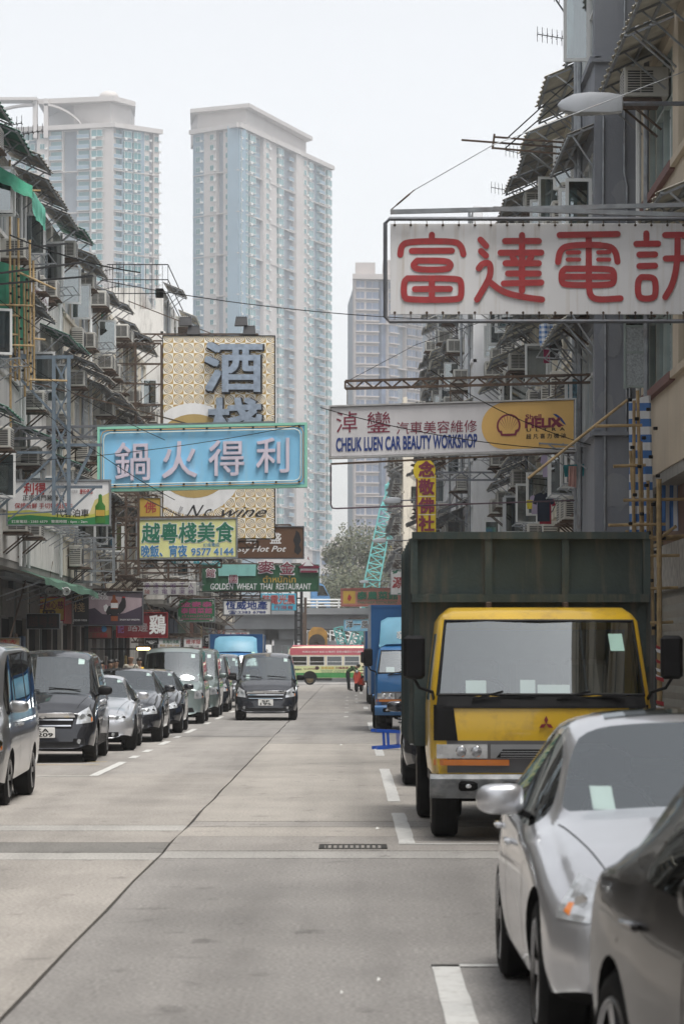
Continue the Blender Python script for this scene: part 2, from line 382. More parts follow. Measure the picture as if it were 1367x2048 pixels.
def tower(name, label, faces, z0, nfl, fh, d_ref, keep=300, mats=(HZ_CREAM, HZ_BLUE, HZ_DARK), wm=WM, limit=None):
    """faces: (x0, y0, x1, y1, columns) seen from the street; columns: (width weight, wall 'c'/'b'/'d', setback, window kind)"""
    t = thing(name, label, 'tower', (faces[0][0], faces[0][1], 0)); top = z0 + nfl * fh
    allw = []
    body = MB(); pts = [(f[0], f[1]) for f in faces] + [(faces[-1][2], faces[-1][3])]
    cx = sum(p[0] for p in pts) / len(pts); back = max(p[1] for p in pts) + 22
    core = pts + [(pts[-1][0] - 9, back), (pts[0][0] - 2, back)]
    ins = [(x + (cx - x) * .02, y + 1.9) for x, y in core]
    body.loft([[(x, y, -1) for x, y in ins], [(x, y, top) for x, y in ins]]); body.build('core', mats[2], t)
    for (xa, ya, xb, yb, cols) in faces:
        a = Vector((xa, ya, 0)); e = Vector((xb - xa, yb - ya, 0)); Ln = e.length; e.normalize(); nrm = Vector((e.y, -e.x, 0))
        ang = math.atan2(e.y, e.x); tot = sum(c[0] for c in cols); u = 0
        for (wt_, wall, sb, kind) in cols:
            w = wt_ / tot * Ln; p0 = a + e * u - nrm * sb; p1 = a + e * (u + w) - nrm * sb; q0 = a + e * u - nrm * 3.2; q1 = a + e * (u + w) - nrm * 3.2
            b = MB(); b.loft([[(p.x, p.y, z) for p in (p0, p1, q1, q0)] for z in (-1, top + (.8 if sb < .3 else 0))])
            b.build('wall_bay', mats['cbd'.index(wall)], t)
            if kind != '-':
                for k in range(nfl):
                    c = (p0 + p1) / 2; allw.append((Vector((c.x, c.y, z0 + k * fh + .8)), ang, kind, w))
            u += w
        for k in range(3, nfl, 4):                                                 # string courses every four floors
            z = z0 + k * fh; b = MB()
            b.loft([[(p.x, p.y, zz) for p in (a + nrm * .18, a + e * Ln + nrm * .18, a + e * Ln - nrm * 1.2, a - nrm * 1.2)] for zz in (z - .15, z + .12)]); b.build('string_course', mats[0], t)
        b = MB(); b.loft([[(p.x, p.y, zz) for p in (a + nrm * 1.1 - e * .6, a + e * (Ln + .6) + nrm * 1.1, a + e * Ln - nrm * 2, a - nrm * 2)] for zz in (top + .2, top + 1.5)])
        b.build('cornice', mats[0], t)
    allw.sort(key=lambda q: -q[0].z)
    rest = MB()
    for i, (p, ang, kind, w) in enumerate(allw):
        vis = P(0, 1100, p.y).z < p.z
        if not vis: continue
        if keep > 0:
            keep -= 1; inst('window', wm[kind], t, p - t.location, (0, 0, ang), (max(1, min(2.4, w * .8 / 2.9)), 1, 1))
        else:
            me = wm[kind]; Mx = Matrix.Translation(p) @ Matrix.Rotation(ang, 4, 'Z') @ Matrix.Diagonal((max(1, min(2.4, w * .8 / 2.9)), 1, 1, 1))
            k0 = len(rest.v); rest.v += [tuple(Mx @ v.co) for v in me.vertices]
            for pl in me.polygons: rest.f.append(tuple(k0 + j for j in pl.vertices)); rest.m.append(pl.material_index)
    if rest.v: tag(rest.build('lower_windows', list(wm['w'].materials), t), kind='stuff')
    return t, top
def T(px, d): return ((px - VX) / F * d, d)
D0 = 845
cl = [(2.6, 'b', 0, 'w'), (1., 'c', .0, '-'), (2., 'c', 0, 'w'), (1.6, 'd', 1.2, '-'), (2.2, 'c', 0, 'w'), (1.3, 'b', .4, '-')]
cr = [(3., 'b', 0, 'B'), (2.6, 'b', 0, 'B'), (2.5, 'b', 1.6, 'v'), (2.4, 'c', -.5, 'w'), (2.6, 'c', 0, '-'), (2.4, 'c', .2, 'B'), (2., 'd', 1.8, 'v'), (2., 'b', 1, 'v'), (2.4, 'c', -.6, '-'), (2.2, 'c', -.3, 'w'), (2.4, 'c', .3, 'B'), (2., 'd', 1.6, '-'), (2.4, 'b', .8, 'v'), (2.2, 'c', 0, 'B')]
xa, ya = T(386, D0 + 12); xm, ym = T(476, D0); xb, yb = T(661, D0 + 74)
tw, top = tower('residential_tower', 'tall cream and blue apartment tower standing alone in the middle of the hazy sky', [(xa, ya, xm, ym, cl), (xm, ym, xb, yb, cr)], 2, 51, 2.93, D0)
mb = MB(); x0, y0 = T(395, D0 + 14); x1, y1 = T(492, D0 + 6); x2, y2 = T(612, D0 + 60)
mb.loft([[(x, y, z) for x, y in ((x0, y0), (x1, y1), (x2, y2), (x2 - 8, y2 + 15), (x0 - 3, y0 + 20))] for z in (top, top + 6.6)])
mb.build('penthouse', HZ_CREAM, tw)
mb = MB(); mb.loft([[(x, y, z) for x, y in ((x0 - 2, y0 - 2), (x1 + 1, y1 - 3), (x2 + 2, y2 - 2), (x2 - 8, y2 + 15), (x0 - 3, y0 + 20))] for z in (top + 6.6, top + 7.7)])
mb.build('roof_slab', HZ_CREAM, tw)
# left tower: wide shallow V
ll = [(2.4, 'b', 0, 'B'), (2.4, 'b', 0, 'B'), (2.2, 'd', 1.4, '-'), (2.4, 'b', 0, 'B'), (2.4, 'b', .5, 'B'), (2., 'c', -.4, 'w'), (2.4, 'c', .5, 'v'), (2.4, 'd', 1.8, '-'), (2.4, 'c', .4, 'v'), (2.6, 'c', -.5, 'B'), (1.4, 'c', -.6, '-')]
lr = [(2.4, 'b', 1., 'v'), (2.6, 'b', .2, 'B'), (2.6, 'b', 0, 'B'), (1., 'b', 0, '-'), (1.4, 'c', 0, 'w'), (1.2, 'd', 1, '-'), (1.6, 'c', 0, 'w')]
xa, ya = T(-60, D0 + 12); xm, ym = T(228, D0); xb, yb = T(318, D0 + 11)
tl, topl = tower('residential_tower', 'wide cream and blue tower with an arched crown above the shabby terrace', [(xa, ya, xm, ym, ll), (xm, ym, xb, yb, lr)], 2, 51, 2.93, D0)
mb = MB(); x0, y0 = T(78, D0 + 8); x1, y1 = T(222, D0 + 3); x2, y2 = T(262, D0 + 12)
mb.loft([[(x, y, z) for x, y in ((x0 + 10, y0), (x1, y1), (x2, y2), (x2, y2 + 15), (x0, y0 + 20))] for z in (topl, topl + 8)])
mb.build('penthouse', HZ_CREAM, tl)
mb = MB(); mb.loft([[(x, y, z) for x, y in ((x0, y0 - 2), (x1 + 1, y1 - 2), (x2 + 1.5, y2 - 2), (x2, y2 + 15), (x0, y0 + 20))] for z in (topl + 8, topl + 9.4)]); mb.build('roof_slab', HZ_CREAM, tl)
mb = MB(); c = T(218, D0 + 8); mb.ball((c[0], c[1], topl + 10.4), (2.8, 2.8, 1.7), 14, 8); mb.build('roof_dome', HZ_CREAM, tl, smooth=True)
for px0, px1 in ((-60, 70), (86, 165)):
    mb = MB(); xs, xe = T(px0, D0 + 4)[0], T(px1, D0 + 4)[0]
    rg = []
    for k in range(13):
        t_ = k / 12; x = xs + (xe - xs) * t_; s_ = math.sin(math.pi / 2 * (1 - t_ if px0 > 0 else t_))
        z = topl + (1 + 6.2 * s_ ** .7)
        rg.append([(x, D0 + 4, z), (x, D0 + 6, z), (x, D0 + 6, z + .6), (x, D0 + 4, z + .6)])
    mb.loft(rg); mb.build('roof_arch', HZ_CREAM, tl)
for px in (70, 92):
    mb = MB(); x = T(px, D0 + 4)[0]; mb.box(x - .6, D0 + 4, topl - 2, x + .6, D0 + 7, topl + 9.2); mb.build('roof_post', HZ_CREAM, tl)
mb = MB(); mb.box(T(-60, D0)[0], D0 + 3, topl + 8.6, T(72, D0)[0], D0 + 9, topl + 9.4); mb.build('pergola_slab', HZ_CREAM, tl)
# right, older taupe tower
WM2 = {}
for k_, w_ in (('w', 2.0), ('B', 3.2)):
    b = MB(); b.box(-w_ / 2, -.3, 0, w_ / 2, .1, 1.7); b.box(-w_ / 2 - .15, -.7, -.3, w_ / 2 + .15, .1, 0, 1); b.box(-.06, -.34, 0, .06, -.28, 1.7, 1)
    WM2[k_] = mesh_only(b, 'window_slate', [HZ_SLATE, HZ_TAUPE])
D2 = 760
c2 = [(2.6, 'c', 0, 'w'), (2.8, 'c', .5, 'B'), (1.2, 'd', 1.4, '-')]
c3 = [(1.2, 'b', .8, '-'), (2.8, 'c', 0, 'B'), (2.6, 'd', 1.2, '-'), (2.8, 'c', 0, 'B'), (2.4, 'c', .3, 'w'), (2.6, 'd', 1.4, '-'), (2.8, 'c', 0, 'B'), (2.4, 'c', 0, 'w'), (2.4, 'c', .3, 'w'), (2.4, 'c', .2, 'w')]
xa, ya = T(708, D2); xm, ym = T(768, D2 + 1); xb, yb = T(925, D2 + 30)
tr, topr = tower('residential_tower', 'older taupe tower with slate windows behind the red lettered sign', [(xa, ya, xm, ym, c2), (xm, ym, xb, yb, c3)], 1.5, 35, 2.75, D2, mats=(HZ_TAUPE, HZ_SLATE, HZ_DARK), wm=WM2)
mb = MB(); x0 = T(710, D2)[0]; x1 = T(750, D2)[0]; mb.box(x0, D2 + 1, topr, x1, D2 + 14, topr + 4.6); mb.box(x1 + 2, D2 + 3, topr, x1 + 20, D2 + 20, topr + 5.5); mb.build('penthouse', HZ_TAUPE, tr)
# low far building under the towers
fb = thing('low_building', 'low pale building at the foot of the hazy tower behind the trees', 'building', (-3, 600, 0))
mb = MB(); a = T(640, 600); b_ = T(712, 600); mb.box(a[0], 600, 0, b_[0], 620, 24); mb.box(a[0] + 2, 602, 24, a[0] + 5, 610, 26); mb.build('wall', HZ_CREAM, fb)
me = mesh_only(MB().box(-.7, -.15, 0, .7, .1, 1.3), 'window_far', HZ_SLATE)
for k in range(5):
    for j in range(3): inst('window', me, fb, (a[0] + 1 + k * 1.4 + 3, 0, 14 + j * 3.2))
# ------------------------------------------------------------------ flyover, trees, cranes beyond the crossing
CONC = M('flyover concrete', (.26, .27, .28), .85, var=.15, scale=.6, dirt=(.15, .15, .15), dirt_scale=(.3, .3, .1))
RAILM = M('white railing paint', (.8, .8, .78), .5, var=.1)
fo = thing('flyover', 'grey concrete flyover with white railings crossing behind the red and green minibus', 'flyover', (-5, 262, 0))
mb = MB(); zt = P(0, 1229, 262).z; zb = P(0, 1258, 262).z
mb.box(-70, 262, zb, 60, 274, zt); mb.build('deck_beam', CONC, fo)
mb = MB(); mb.box(-70, 261.3, zt, 60, 262.0, zt + .55); mb.build('parapet', CONC, fo)
for k, px in enumerate((522, 566, 905)):
    mb = MB(); c = P(px, 1300, 264); mb.box(c.x - .8, 264, -.1, c.x + .8, 270, zb - .9); mb.box(c.x - 1.6, 263.5, zb - .9, c.x + 1.6, 271, zb - .01); mb.build('pier', CONC, fo)
for z in (.75, 1.0, 1.28):
    mb = MB(); mb.cyl((-70, 261.6, zt + z), (60, 261.6, zt + z), .075, n=6); mb.build('rail', RAILM, fo)
me = mesh_only(MB().box(-.07, -.06, 0, .07, .06, .82), 'rail_post', RAILM)
for k in range(40): inst('rail_post', me, fo, (-34 + k * 1.9, -.4, zt + .5))
# lower slip road
sr = thing('slip_road', 'lower curved slip road with pale railings beneath the flyover', 'slip road', (-5, 285, 0))
mb = MB(); a = P(600, 1262, 285); b = P(760, 1300, 285)
mb.loft([[(x, 285, z), (x, 292, z), (x, 292, z - 1.0), (x, 285, z - 1.0)] for x, z in ((a.x - 20, a.z + .4), (a.x, a.z), ((a.x + b.x) / 2, (a.z + b.z) / 2 - .2), (b.x, b.z - .6), (b.x + 15, b.z - 1.5))]); mb.build('deck_beam', CONC, sr)
for q in (.5, .9, 1.3):
    mb = MB(); mb.tube([(a.x - 20, 284.9, a.z + .4 + q), (a.x, 284.9, a.z + q), ((a.x + b.x) / 2, 284.9, (a.z + b.z) / 2 - .2 + q), (b.x, 284.9, b.z - .6 + q)], .05, 5); mb.build('rail', RAILM, sr)
for k in range(9):
    t_ = k / 8; x = a.x + (b.x - a.x) * t_; z = a.z + (b.z - .5 - a.z) * t_
    mb = MB(); mb.box(x - .06, 284.8, z - .1, x + .06, 284.95, z + 1.35); mb.build('rail_post', RAILM, sr)
# lorry on the flyover
lo = thing('lorry', 'white boxed lorry with a blue cab driving along the flyover', 'lorry', tuple(P(618, 1229, 266)))
c = P(618, 1226, 266); mb = MB(); mb.rbox(c.x - 4.0, 266, c.z + .9, c.x + .1, 268.3, c.z + 3.0, .06); mb.build('cargo_box', WHITE, lo)
mb = MB(); mb.prism([(c.x + .15, c.z + .5), (c.x + 1.9, c.z + .5), (c.x + 1.85, c.z + 1.4), (c.x + 1.3, c.z + 2.5), (c.x + .5, c.z + 2.9), (c.x + .15, c.z + 2.9)], 266, 268.2); mb.build('cab', M('lorry blue', (.10, .28, .55), .3, var=.1, coat=1), lo)
for x in (-3, 1.1):
    mb = MB(); mb.lathe([(0, .05), (.0, .42), (.25, .42), (.25, .05)], (c.x + x, 265.9, c.z + .42), 'y', 14); mb.build('wheel', RUBBER, lo)
mb = MB(); mb.prism([(c.x + 1.02, c.z + 1.55), (c.x + 1.72, c.z + 1.55), (c.x + 1.25, c.z + 2.4), (c.x + .75, c.z + 2.5), (c.x + .75, c.z + 1.55)], 265.97, 266.0); mb.build('window', SGLASS, lo)
# trees
LEAF = [M('leaf olive', (.075, .085, .04), .6, var=.4, scale=.8), M('leaf dark', (.045, .06, .03), .6, var=.4, scale=.8), M('leaf pale', (.13, .125, .075), .6, var=.3, scale=.8)]
BARK = M('bark', (.10, .08, .065), .9, var=.3)
def tree(label, base, h, rad, n, seed, name='street_tree', lm=LEAF):
    g = random.Random(seed); t = thing(name, label, 'tree', base); bx, by, bz = base
    mb = MB(); mb.tube([(bx, by, bz - .1), (bx + .2, by, bz + h * .2), (bx - .1, by, bz + h * .45), (bx + .1, by, bz + h * .75)], [h * .028, h * .022, h * .015, h * .004], 8)
    clumps = []
    for k in range(16):
        a = g.uniform(0, 6.28); r = g.uniform(.25, 1) * rad; z = bz + h * g.uniform(.35, .95)
        q = Vector((bx + math.cos(a) * r * (1.15 - (z - bz) / h * .55), by + math.sin(a) * r * .8, z)); clumps.append((q, rad * g.uniform(.28, .5)))
        s0 = Vector((bx, by, bz + h * g.uniform(.2, .45))); mid = (s0 + q) / 2 + Vector((0, 0, -.05 * h))
        mb.tube([s0, mid, q], [h * .009, h * .005, h * .0015], 5)
    mb.build('trunk', BARK, t, smooth=True)
    cr = MB()
    for k in range(n):
        q, r = g.choice(clumps); d = Vector((g.gauss(0, 1), g.gauss(0, 1), g.gauss(0, .8))); d = d.normalized() * r * g.random() ** .45
        p = q + d; s = g.uniform(.5, 1.3) * rad * .032; u = Vector((g.gauss(0, 1), g.gauss(0, 1), g.gauss(0, 1))).normalized(); w = u.orthogonal().normalized()
        cr.add([p - u * s, p + w * s * .6, p + u * s, p - w * s * .6], [(0, 1, 2, 3)], 0 if g.random() < .55 else (1 if g.random() < .6 else 2))
    tag(cr.build('crown', lm, t))
    return t
tree('tall dusty olive tree behind the flyover beside the teal crane boom', (P(722, 1300, 330).x, 330, 0), 15.8, 5.6, 12000, 1)
tree('bushy olive tree at the foot of the hazy tower behind the flyover', (P(660, 1300, 322).x, 322, 0), 13.2, 5.2, 10000, 2)
tree('lower darker tree close behind the flyover railing', (P(690, 1300, 305).x, 305, 0), 10.2, 4.6, 7000, 3)
tree('tree crown half hidden by the pink farm restaurant sign', (P(772, 1300, 316).x, 316, 0), 11.5, 4.0, 6000, 4)
# teal crane boom
TEAL = M('teal crane paint', (.16, .52, .50), .5, var=.15)
def lattice(mb, p0, p1, w0, w1, n, r, wy=None):
    p0 = Vector(p0); p1 = Vector(p1); a = (p1 - p0).normalized(); v = Vector((0, 1, 0)); u = a.cross(v).normalized(); v = u.cross(a).normalized()
    def ch(t, i, j):
        w = w0 + (w1 - w0) * t; return p0 + (p1 - p0) * t + u * (w / 2 * i) + v * (w / 2 * j)
    C4 = ((-1, -1), (1, -1), (1, 1), (-1, 1))
    for c in C4: mb.cyl(ch(0, *c), ch(1, *c), r * 1.5, n=6)
    for k in range(n):
        ta, tb = k / n, (k + 1) / n
        for q in range(4):
            c0, c1 = C4[q], C4[(q + 1) % 4]
            if k % 2: c0, c1 = c1, c0
            mb.cyl(ch(ta, *c0), ch(tb, *c1), r, n=5); mb.cyl(ch(tb, *c0), ch(tb, *c1), r, n=5)
dC = 290
cr = thing('crawler_crane', 'teal lattice boom crane rising behind the pink restaurant sign', 'crane', (P(735, 1300, dC).x, dC, 0))
mb = MB(); lattice(mb, P(733, 1285, dC), P(744, 1160, dC), 1.45, 1.45, 7, .05); lattice(mb, P(744, 1160, dC), P(772, 1020, dC), 1.45, 1.25, 9, .05); lattice(mb, P(772, 1020, dC), P(776, 990, dC), 1.2, .5, 3, .05)
mb.build('boom', TEAL, cr)
mb = MB(); p = P(778, 982, dC); mb.rbox(p.x - .45, dC - .4, p.z - .5, p.x + .45, dC + .4, p.z + .7, .15); mb.cyl((p.x + .15, dC - .5, p.z + .6), (p.x + .15, dC + .5, p.z + .6), .38, n=14); mb.build('boom_head', TEAL, cr, smooth=True)
p = P(781, 1078, dC); mb = MB(); mb.rbox(p.x - .42, dC - .2, p.z - .5, p.x + .42, dC + .2, p.z + .5, .12); mb.build('hook_block', TEAL, cr)
mb = MB(); mb.cyl((p.x, dC, p.z + .5), P(780, 985, dC), .03, n=5); mb.build('hoist_rope', BLACK, cr)
mb = MB(); mb.tube([(p.x, dC, p.z - .5), (p.x, dC, p.z - .8), (p.x + .2, dC, p.z - 1.0), (p.x + .05, dC, p.z - 1.2), (p.x - .15, dC, p.z - 1.05)], .06, 6); mb.build('hook', M('hook yellow', (.6, .4, .05), .5, var=.1), cr)
mb = MB(); q = P(735, 1318, dC); mb.rbox(q.x - 1.6, dC - .5, .6, q.x + 1.6, dC + 4, 2.6, .1); mb.build('cab_house', TEAL, cr)
for x in (-1.5, 1.1):
    mb = MB(); mb.rbox(q.x + x, dC - 1.5, 0, q.x + x + .6, dC + 4, .75, .2); mb.build('track', BLACK, cr)
# lying teal boom sections
for k, (pa, pb, w, lab) in enumerate((((676, 1255), (690, 1312), .7, 'upright'), ((700, 1312), (722, 1250), .9, 'slanting'), ((712, 1312), (742, 1240), .8, 'steeply leaning'))):
    t = thing('boom_section', lab + ' teal lattice boom section standing behind the minibus roof', 'boom section', tuple(P(*pa, 240)), 'teal boom sections on the building site')
    a, b = P(*pa, 240 + 2 * k), P(*pb, 240 + 2 * k)
    lo_, hi_ = (a, b) if a.z < b.z else (b, a); g0 = lo_ + (lo_ - hi_) * ((lo_.z - .1) / (hi_.z - lo_.z)); t.location = g0
    mb = MB(); lattice(mb, g0, hi_, w, w, 7, .045); mb.build('chords', TEAL, t)
# drilling rig: dark mast and yellow winch house
YEL = M('plant yellow', (.45, .24, .04), .55, var=.25, dirt=(.12, .08, .05), dirt_scale=(1, 1, 1))
dg = 225; rg_ = thing('drilling_rig', 'drilling rig with a tall dark mast and a yellow winch house behind the minibus', 'drilling rig', (P(605, 1300, dg).x, dg, 0))
mb = MB(); a = P(597, 1175, dg); mb.box(a.x - .32, dg, 0, a.x - .10, dg + .4, a.z); mb.box(a.x + .10, dg, 0, a.x + .32, dg + .4, a.z)
for k in range(12): mb.box(a.x - .3, dg + .05, .6 + k * .55, a.x + .3, dg + .2, .72 + k * .55)
mb.build('mast', BLACK, rg_)
mb = MB(); p = P(612, 1295, dg); q = P(653, 1270, dg)
mb.prism([(p.x, .9), (q.x, .9), (q.x + .05, q.z + .2), (q.x - .3, q.z + .55), (p.x + .5, q.z + .6), (p.x + .2, q.z + .2)], dg - 1.2, dg + 1.2); mb.build('winch_house', YEL, rg_, bevel=.06)
mb = MB(); c = P(634, 1285, dg); mb.lathe([(0, .1), (0, .62), (.15, .62), (.15, .45), (.5, .45), (.5, .1)], (c.x, dg - 1.75, c.z), 'y', 18); mb.build('winch_drum', M('greasy steel', (.06, .045, .035), .6, .4, var=.4), rg_)
mb = MB(); mb.box(p.x - .4, dg - 1.4, 0, q.x + .4, dg + 1.4, .9); mb.build('undercarriage', BLACK, rg_)
for px, top_ in ((610, 1195), (607, 1225)):
    mb = MB(); a = P(px, top_, dg); mb.cyl((a.x, dg - .3, 0), (a.x + .02, dg - .3, a.z), .11, n=8); mb.build('drill_rod', RUST, rg_)
# green tarpaulin and site hoarding
GT = M('green tarpaulin', (.04, .28, .18), .6, var=.2, scale=1.5)
tp = thing('tarpaulin_heap', 'green tarpaulin draped over a heap behind the minibus', 'tarpaulin', (P(575, 1300, 232).x, 232, 0))
mb = MB(); a = P(555, 1290, 232); g = random.Random(3); rows = []
for i in range(14):
    rows.append([(a.x + i * .28, 231 + j * .5, max(0, (1.5 + .7 * math.sin(i * .5 + .3)) * (1 - abs(j - 3.5) / 4.2) * (.6 + .4 * math.sin(i * .24)) + g.uniform(-.06, .06)) + (.9 if 0 < j < 7 and 0 < i < 13 else 0)) for j in range(8)])
mb.loft(rows, close=False, caps=False); mb.build('sheet', GT, tp, smooth=True)
mb = MB(); mb.box(a.x + .3, 231.7, 0, a.x + 3.3, 234, 1.2); mb.build('heap', DARK, tp)
hb = thing('site_hoarding', 'low dark hoarding with a small white notice board behind the minibus', 'hoarding', (-7, 210, 0))
mb = MB(); x0 = P(510, 0, 210).x; x1 = P(590, 0, 210).x
for k in range(6):
    w = (x1 - x0) / 6; b = MB(); b.box(x0 + k * w + .01, 210, 0, x0 + (k + 1) * w - .01, 210.08, 2.55); b.build('panel', M('hoarding grey', (.10, .105, .11), .7, var=.2), hb)
a = P(516, 1290, 209.9); b = MB(); b.box(a.x, 209.85, 1.55, a.x + .95, 209.95, 2.6); b.build('notice_board', PAPER, hb)
b = MB(); put_text(b, '裕', a.x + .3, 1.75, a.x + .7, 2.3, 209.84); b.build('lettering', BLACK, hb)
# far terrace of plants and railing beyond left (fills the crossing) is the flyover itself
# ------------------------------------------------------------------ haze
def add_haze():
    b = MB(); b.box(-418, -38, -1.6, 418, 1078, 172)
    o = b.build('haze', []) if False else b.build('haze', M('haze air', (.8, .8, .8), var=0))
    m = MATS['haze air']; nt = m.node_tree
    for n in list(nt.nodes):
        if n.type != 'OUTPUT_MATERIAL': nt.nodes.remove(n)
    pv = nt.nodes.new('ShaderNodeVolumePrincipled'); pv.inputs['Color'].default_value = (.93, .95, .98, 1); pv.inputs['Density'].default_value = .00042; pv.inputs['Anisotropy'].default_value = .2
    nt.links.new(pv.outputs[0], nt.nodes['Material Output'].inputs['Volume'])
    tag(o, 'thin pale haze filling the air over the whole street', 'haze', kind='stuff')
add_haze()
# ------------------------------------------------------------------ terraces of old tenements
def plaster(name, c, d=(.10, .09, .08), amt=.75):
    return M(name, c, .85, var=.12, scale=.8, bump=.25, dirt=d, dirt_amt=amt, dirt_scale=(1.3, 1.3, .22))
W_BEIGE = plaster('beige render', (.56, .48, .37), (.36, .29, .22), .5); W_GREY = plaster('slate grey render', (.23, .245, .275), (.32, .33, .35), .7)
W_CREAM = plaster('cream render', (.70, .64, .53)); W_WHITE = plaster('stained whitewash', (.72, .70, .66), (.16, .15, .14), .8)
W_PALE = plaster('pale blue-grey wall paint', (.74, .75, .77), (.3, .29, .28), .5); W_CONC = plaster('bare weathered concrete', (.27, .26, .24), (.08, .08, .08), .8)
FR_WHITE = M('white window frame', (.66, .67, .66), .45, var=.08); FR_STEEL = M('old green steel frame', (.34, .40, .38), .6, var=.2, dirt=(.2, .12, .08)); FR_BROWN = M('bronze window frame', (.07, .05, .04), .5, var=.2)
CORR = M('grimy corrugated sheet', (.27, .255, .23), .7, .1, var=.35, scale=2.5, dirt=(.12, .08, .05), dirt_scale=(2, 2, 2))
CORRP = M('pale corrugated plastic', (.52, .49, .41), .6, var=.25, scale=2.5, dirt=(.14, .11, .08), dirt_scale=(2, 2, 2))
CORRG = M('green corrugated sheet', (.05, .15, .11), .6, var=.3, scale=2.5, dirt=(.1, .09, .07), dirt_scale=(2, 2, 2))
ACW = M('air conditioner casing', (.52, .51, .47), .55, var=.1, scale=3, dirt=(.3, .25, .18), dirt_scale=(2, 2, 2)); ACG = M('air conditioner louvre', (.05, .05, .05), .6, var=.2)
CURT = [M('curtain %d' % i, c, .9, var=.3, scale=6) for i, c in enumerate(((.35, .33, .28), (.12, .2, .2), (.3, .16, .14), (.1, .1, .11), (.42, .42, .4)))]
# shared meshes, for the row whose street lies towards -X (mirrored in x for the other)
def mesh_canopy(L, proj, drop, mat, pitch=.1):
    b = MB(); n = int(L / pitch * 4); rows = [[], []]
    for k in range(n + 1):
        y = L * k / n; w = .011 * math.sin(k * math.pi / 2)
        rows[0].append((.02, y, w)); rows[1].append((-proj - .02 * math.sin(k * .37), y, -drop + w))
    b.loft([[r[k] for r in rows] for k in range(n + 1)], close=False, caps=False)
    return mesh_only(b, 'canopy_sheet', mat)
def mesh_struts(L, proj, drop):
    b = MB(); m = max(2, int(L / 1.1))
    for k in range(m + 1):
        y = .05 + (L - .1) * k / m
        b.bar((0, y, -.04), (-proj * .96, y, -drop - .035), .03); b.bar((0, y, -.04 - drop - .45), (-proj * .8, y, -drop * .8 - .05), .025)
    for t in (.45, .93): b.bar((-proj * t, 0, -drop * t - .03), (-proj * t, L, -drop * t - .03), .04, .03)
    return mesh_only(b, 'strut', STEEL)
def mesh_ac():
    b = MB(); b.rbox(-.52, -.33, 0, .1, .33, .42, .015)
    for k in range(9): b.box(-.47, -.336, .06 + k * .035, -.12, -.331, .08 + k * .035, 1)
    b.box(-.30, -.337, .05, -.285, -.331, .38, 0); b.box(-.5245, -.28, .05, -.521, .28, .37, 1)
    for k in range(7): b.box(-.528, -.28, .07 + k * .045, -.5246, .28, .085 + k * .045, 0)
    me = mesh_only(b, 'air_conditioner', [ACW, ACG])
    b = MB()
    for y in (-.28, .28): b.bar((0, y, -.02), (-.55, y, -.02), .035); b.bar((0, y, -.45), (-.5, y, -.03), .03)
    b.box(-.58, -.36, -.06, 0, .36, -.04)
    return me, mesh_only(b, 'bracket', RUST)
AC_ME, ACB_ME = mesh_ac()
def mesh_split_ac():
    b = MB(); b.rbox(-.34, -.42, 0, -.04, .42, .56, .02); b.lathe([(0, .02), (0, .2), (-.012, .2), (-.012, .0)], (-.342, .1, .28), 'x', 18, 1)
    for k in range(8): b.box(-.335, -.4235, .08 + k * .05, -.06, -.421, .1 + k * .05, 1)
    return mesh_only(b, 'air_conditioner', [ACW, ACG])
SAC_ME = mesh_split_ac()
WINC = {}
def mesh_window(w, h, frame, nm=3, tr=.62):
    key = (round(w, 2), round(h, 2), frame.name, nm)
    if key in WINC: return WINC[key]
    b = MB(); T_ = .05
    for z0, z1 in ((0, T_), (h - T_, h), (h * tr - .02, h * tr + .02)): b.box(-.03, -w / 2, z0, .04, w / 2, z1)
    for k in range(nm + 1):
        y = -w / 2 + (w - T_) * k / nm; b.box(-.032, y, 0, .042, y + T_, h)
    fr = mesh_only(b, 'window', frame)
    b = MB(); b.add([(.01, -w / 2, 0), (.01, w / 2, 0), (.01, w / 2, h), (.01, -w / 2, h)], [(0, 1, 2, 3)]); pn = mesh_only(b, 'pane', BGLASS)
    b = MB(); n = 24; b.loft([[(.22 + .03 * math.sin(k * 1.9), -w / 2 + w * .48 * k / n, 0), (.22 + .03 * math.sin(k * 1.9), -w / 2 + w * .48 * k / n, h)] for k in range(n + 1)], close=False, caps=False)
    cu = [mesh_only(MB().add(b.v, b.f), 'curtain', c) for c in CURT]
    WINC[key] = (fr, pn, cu); return WINC[key]
def mesh_sash(w, h, frame):
    key = ('s', w, h, frame.name)
    if key in WINC: return WINC[key]
    b = MB(); T_ = .05
    for z0, z1 in ((0, T_), (h - T_, h)): b.box(-w, -.02, z0, 0, .02, z1)
    for x in (-w, -T_): b.box(x, -.021, T_, x + T_, .021, h - T_)
    fr = mesh_only(b, 'sash', frame); b = MB(); b.box(-w + T_, -.004, T_, -T_, .004, h - T_); WINC[key] = (fr, mesh_only(b, 'pane', BGLASS)); return WINC[key]
def mesh_rack():
    b = MB()
    for y in (-.8, .8): b.bar((0, y, 0), (-.75, y, .05), .025); b.bar((0, y, -.35), (-.6, y, .03), .02)
    for x in (-.2, -.38, -.56, -.74): b.cyl((x, -.85, .04), (x, .85, .04), .012, n=5)
    return mesh_only(b, 'drying_rack', STEEL)
RACK_ME = mesh_rack()
def in_frame(x, y, z):
    if y < 5: return False
    px = VX + x / y * F; py = HY - (z - EYE) / y * F
    return y > 5 and -90 < px < 1460 and -90 < py < 1420
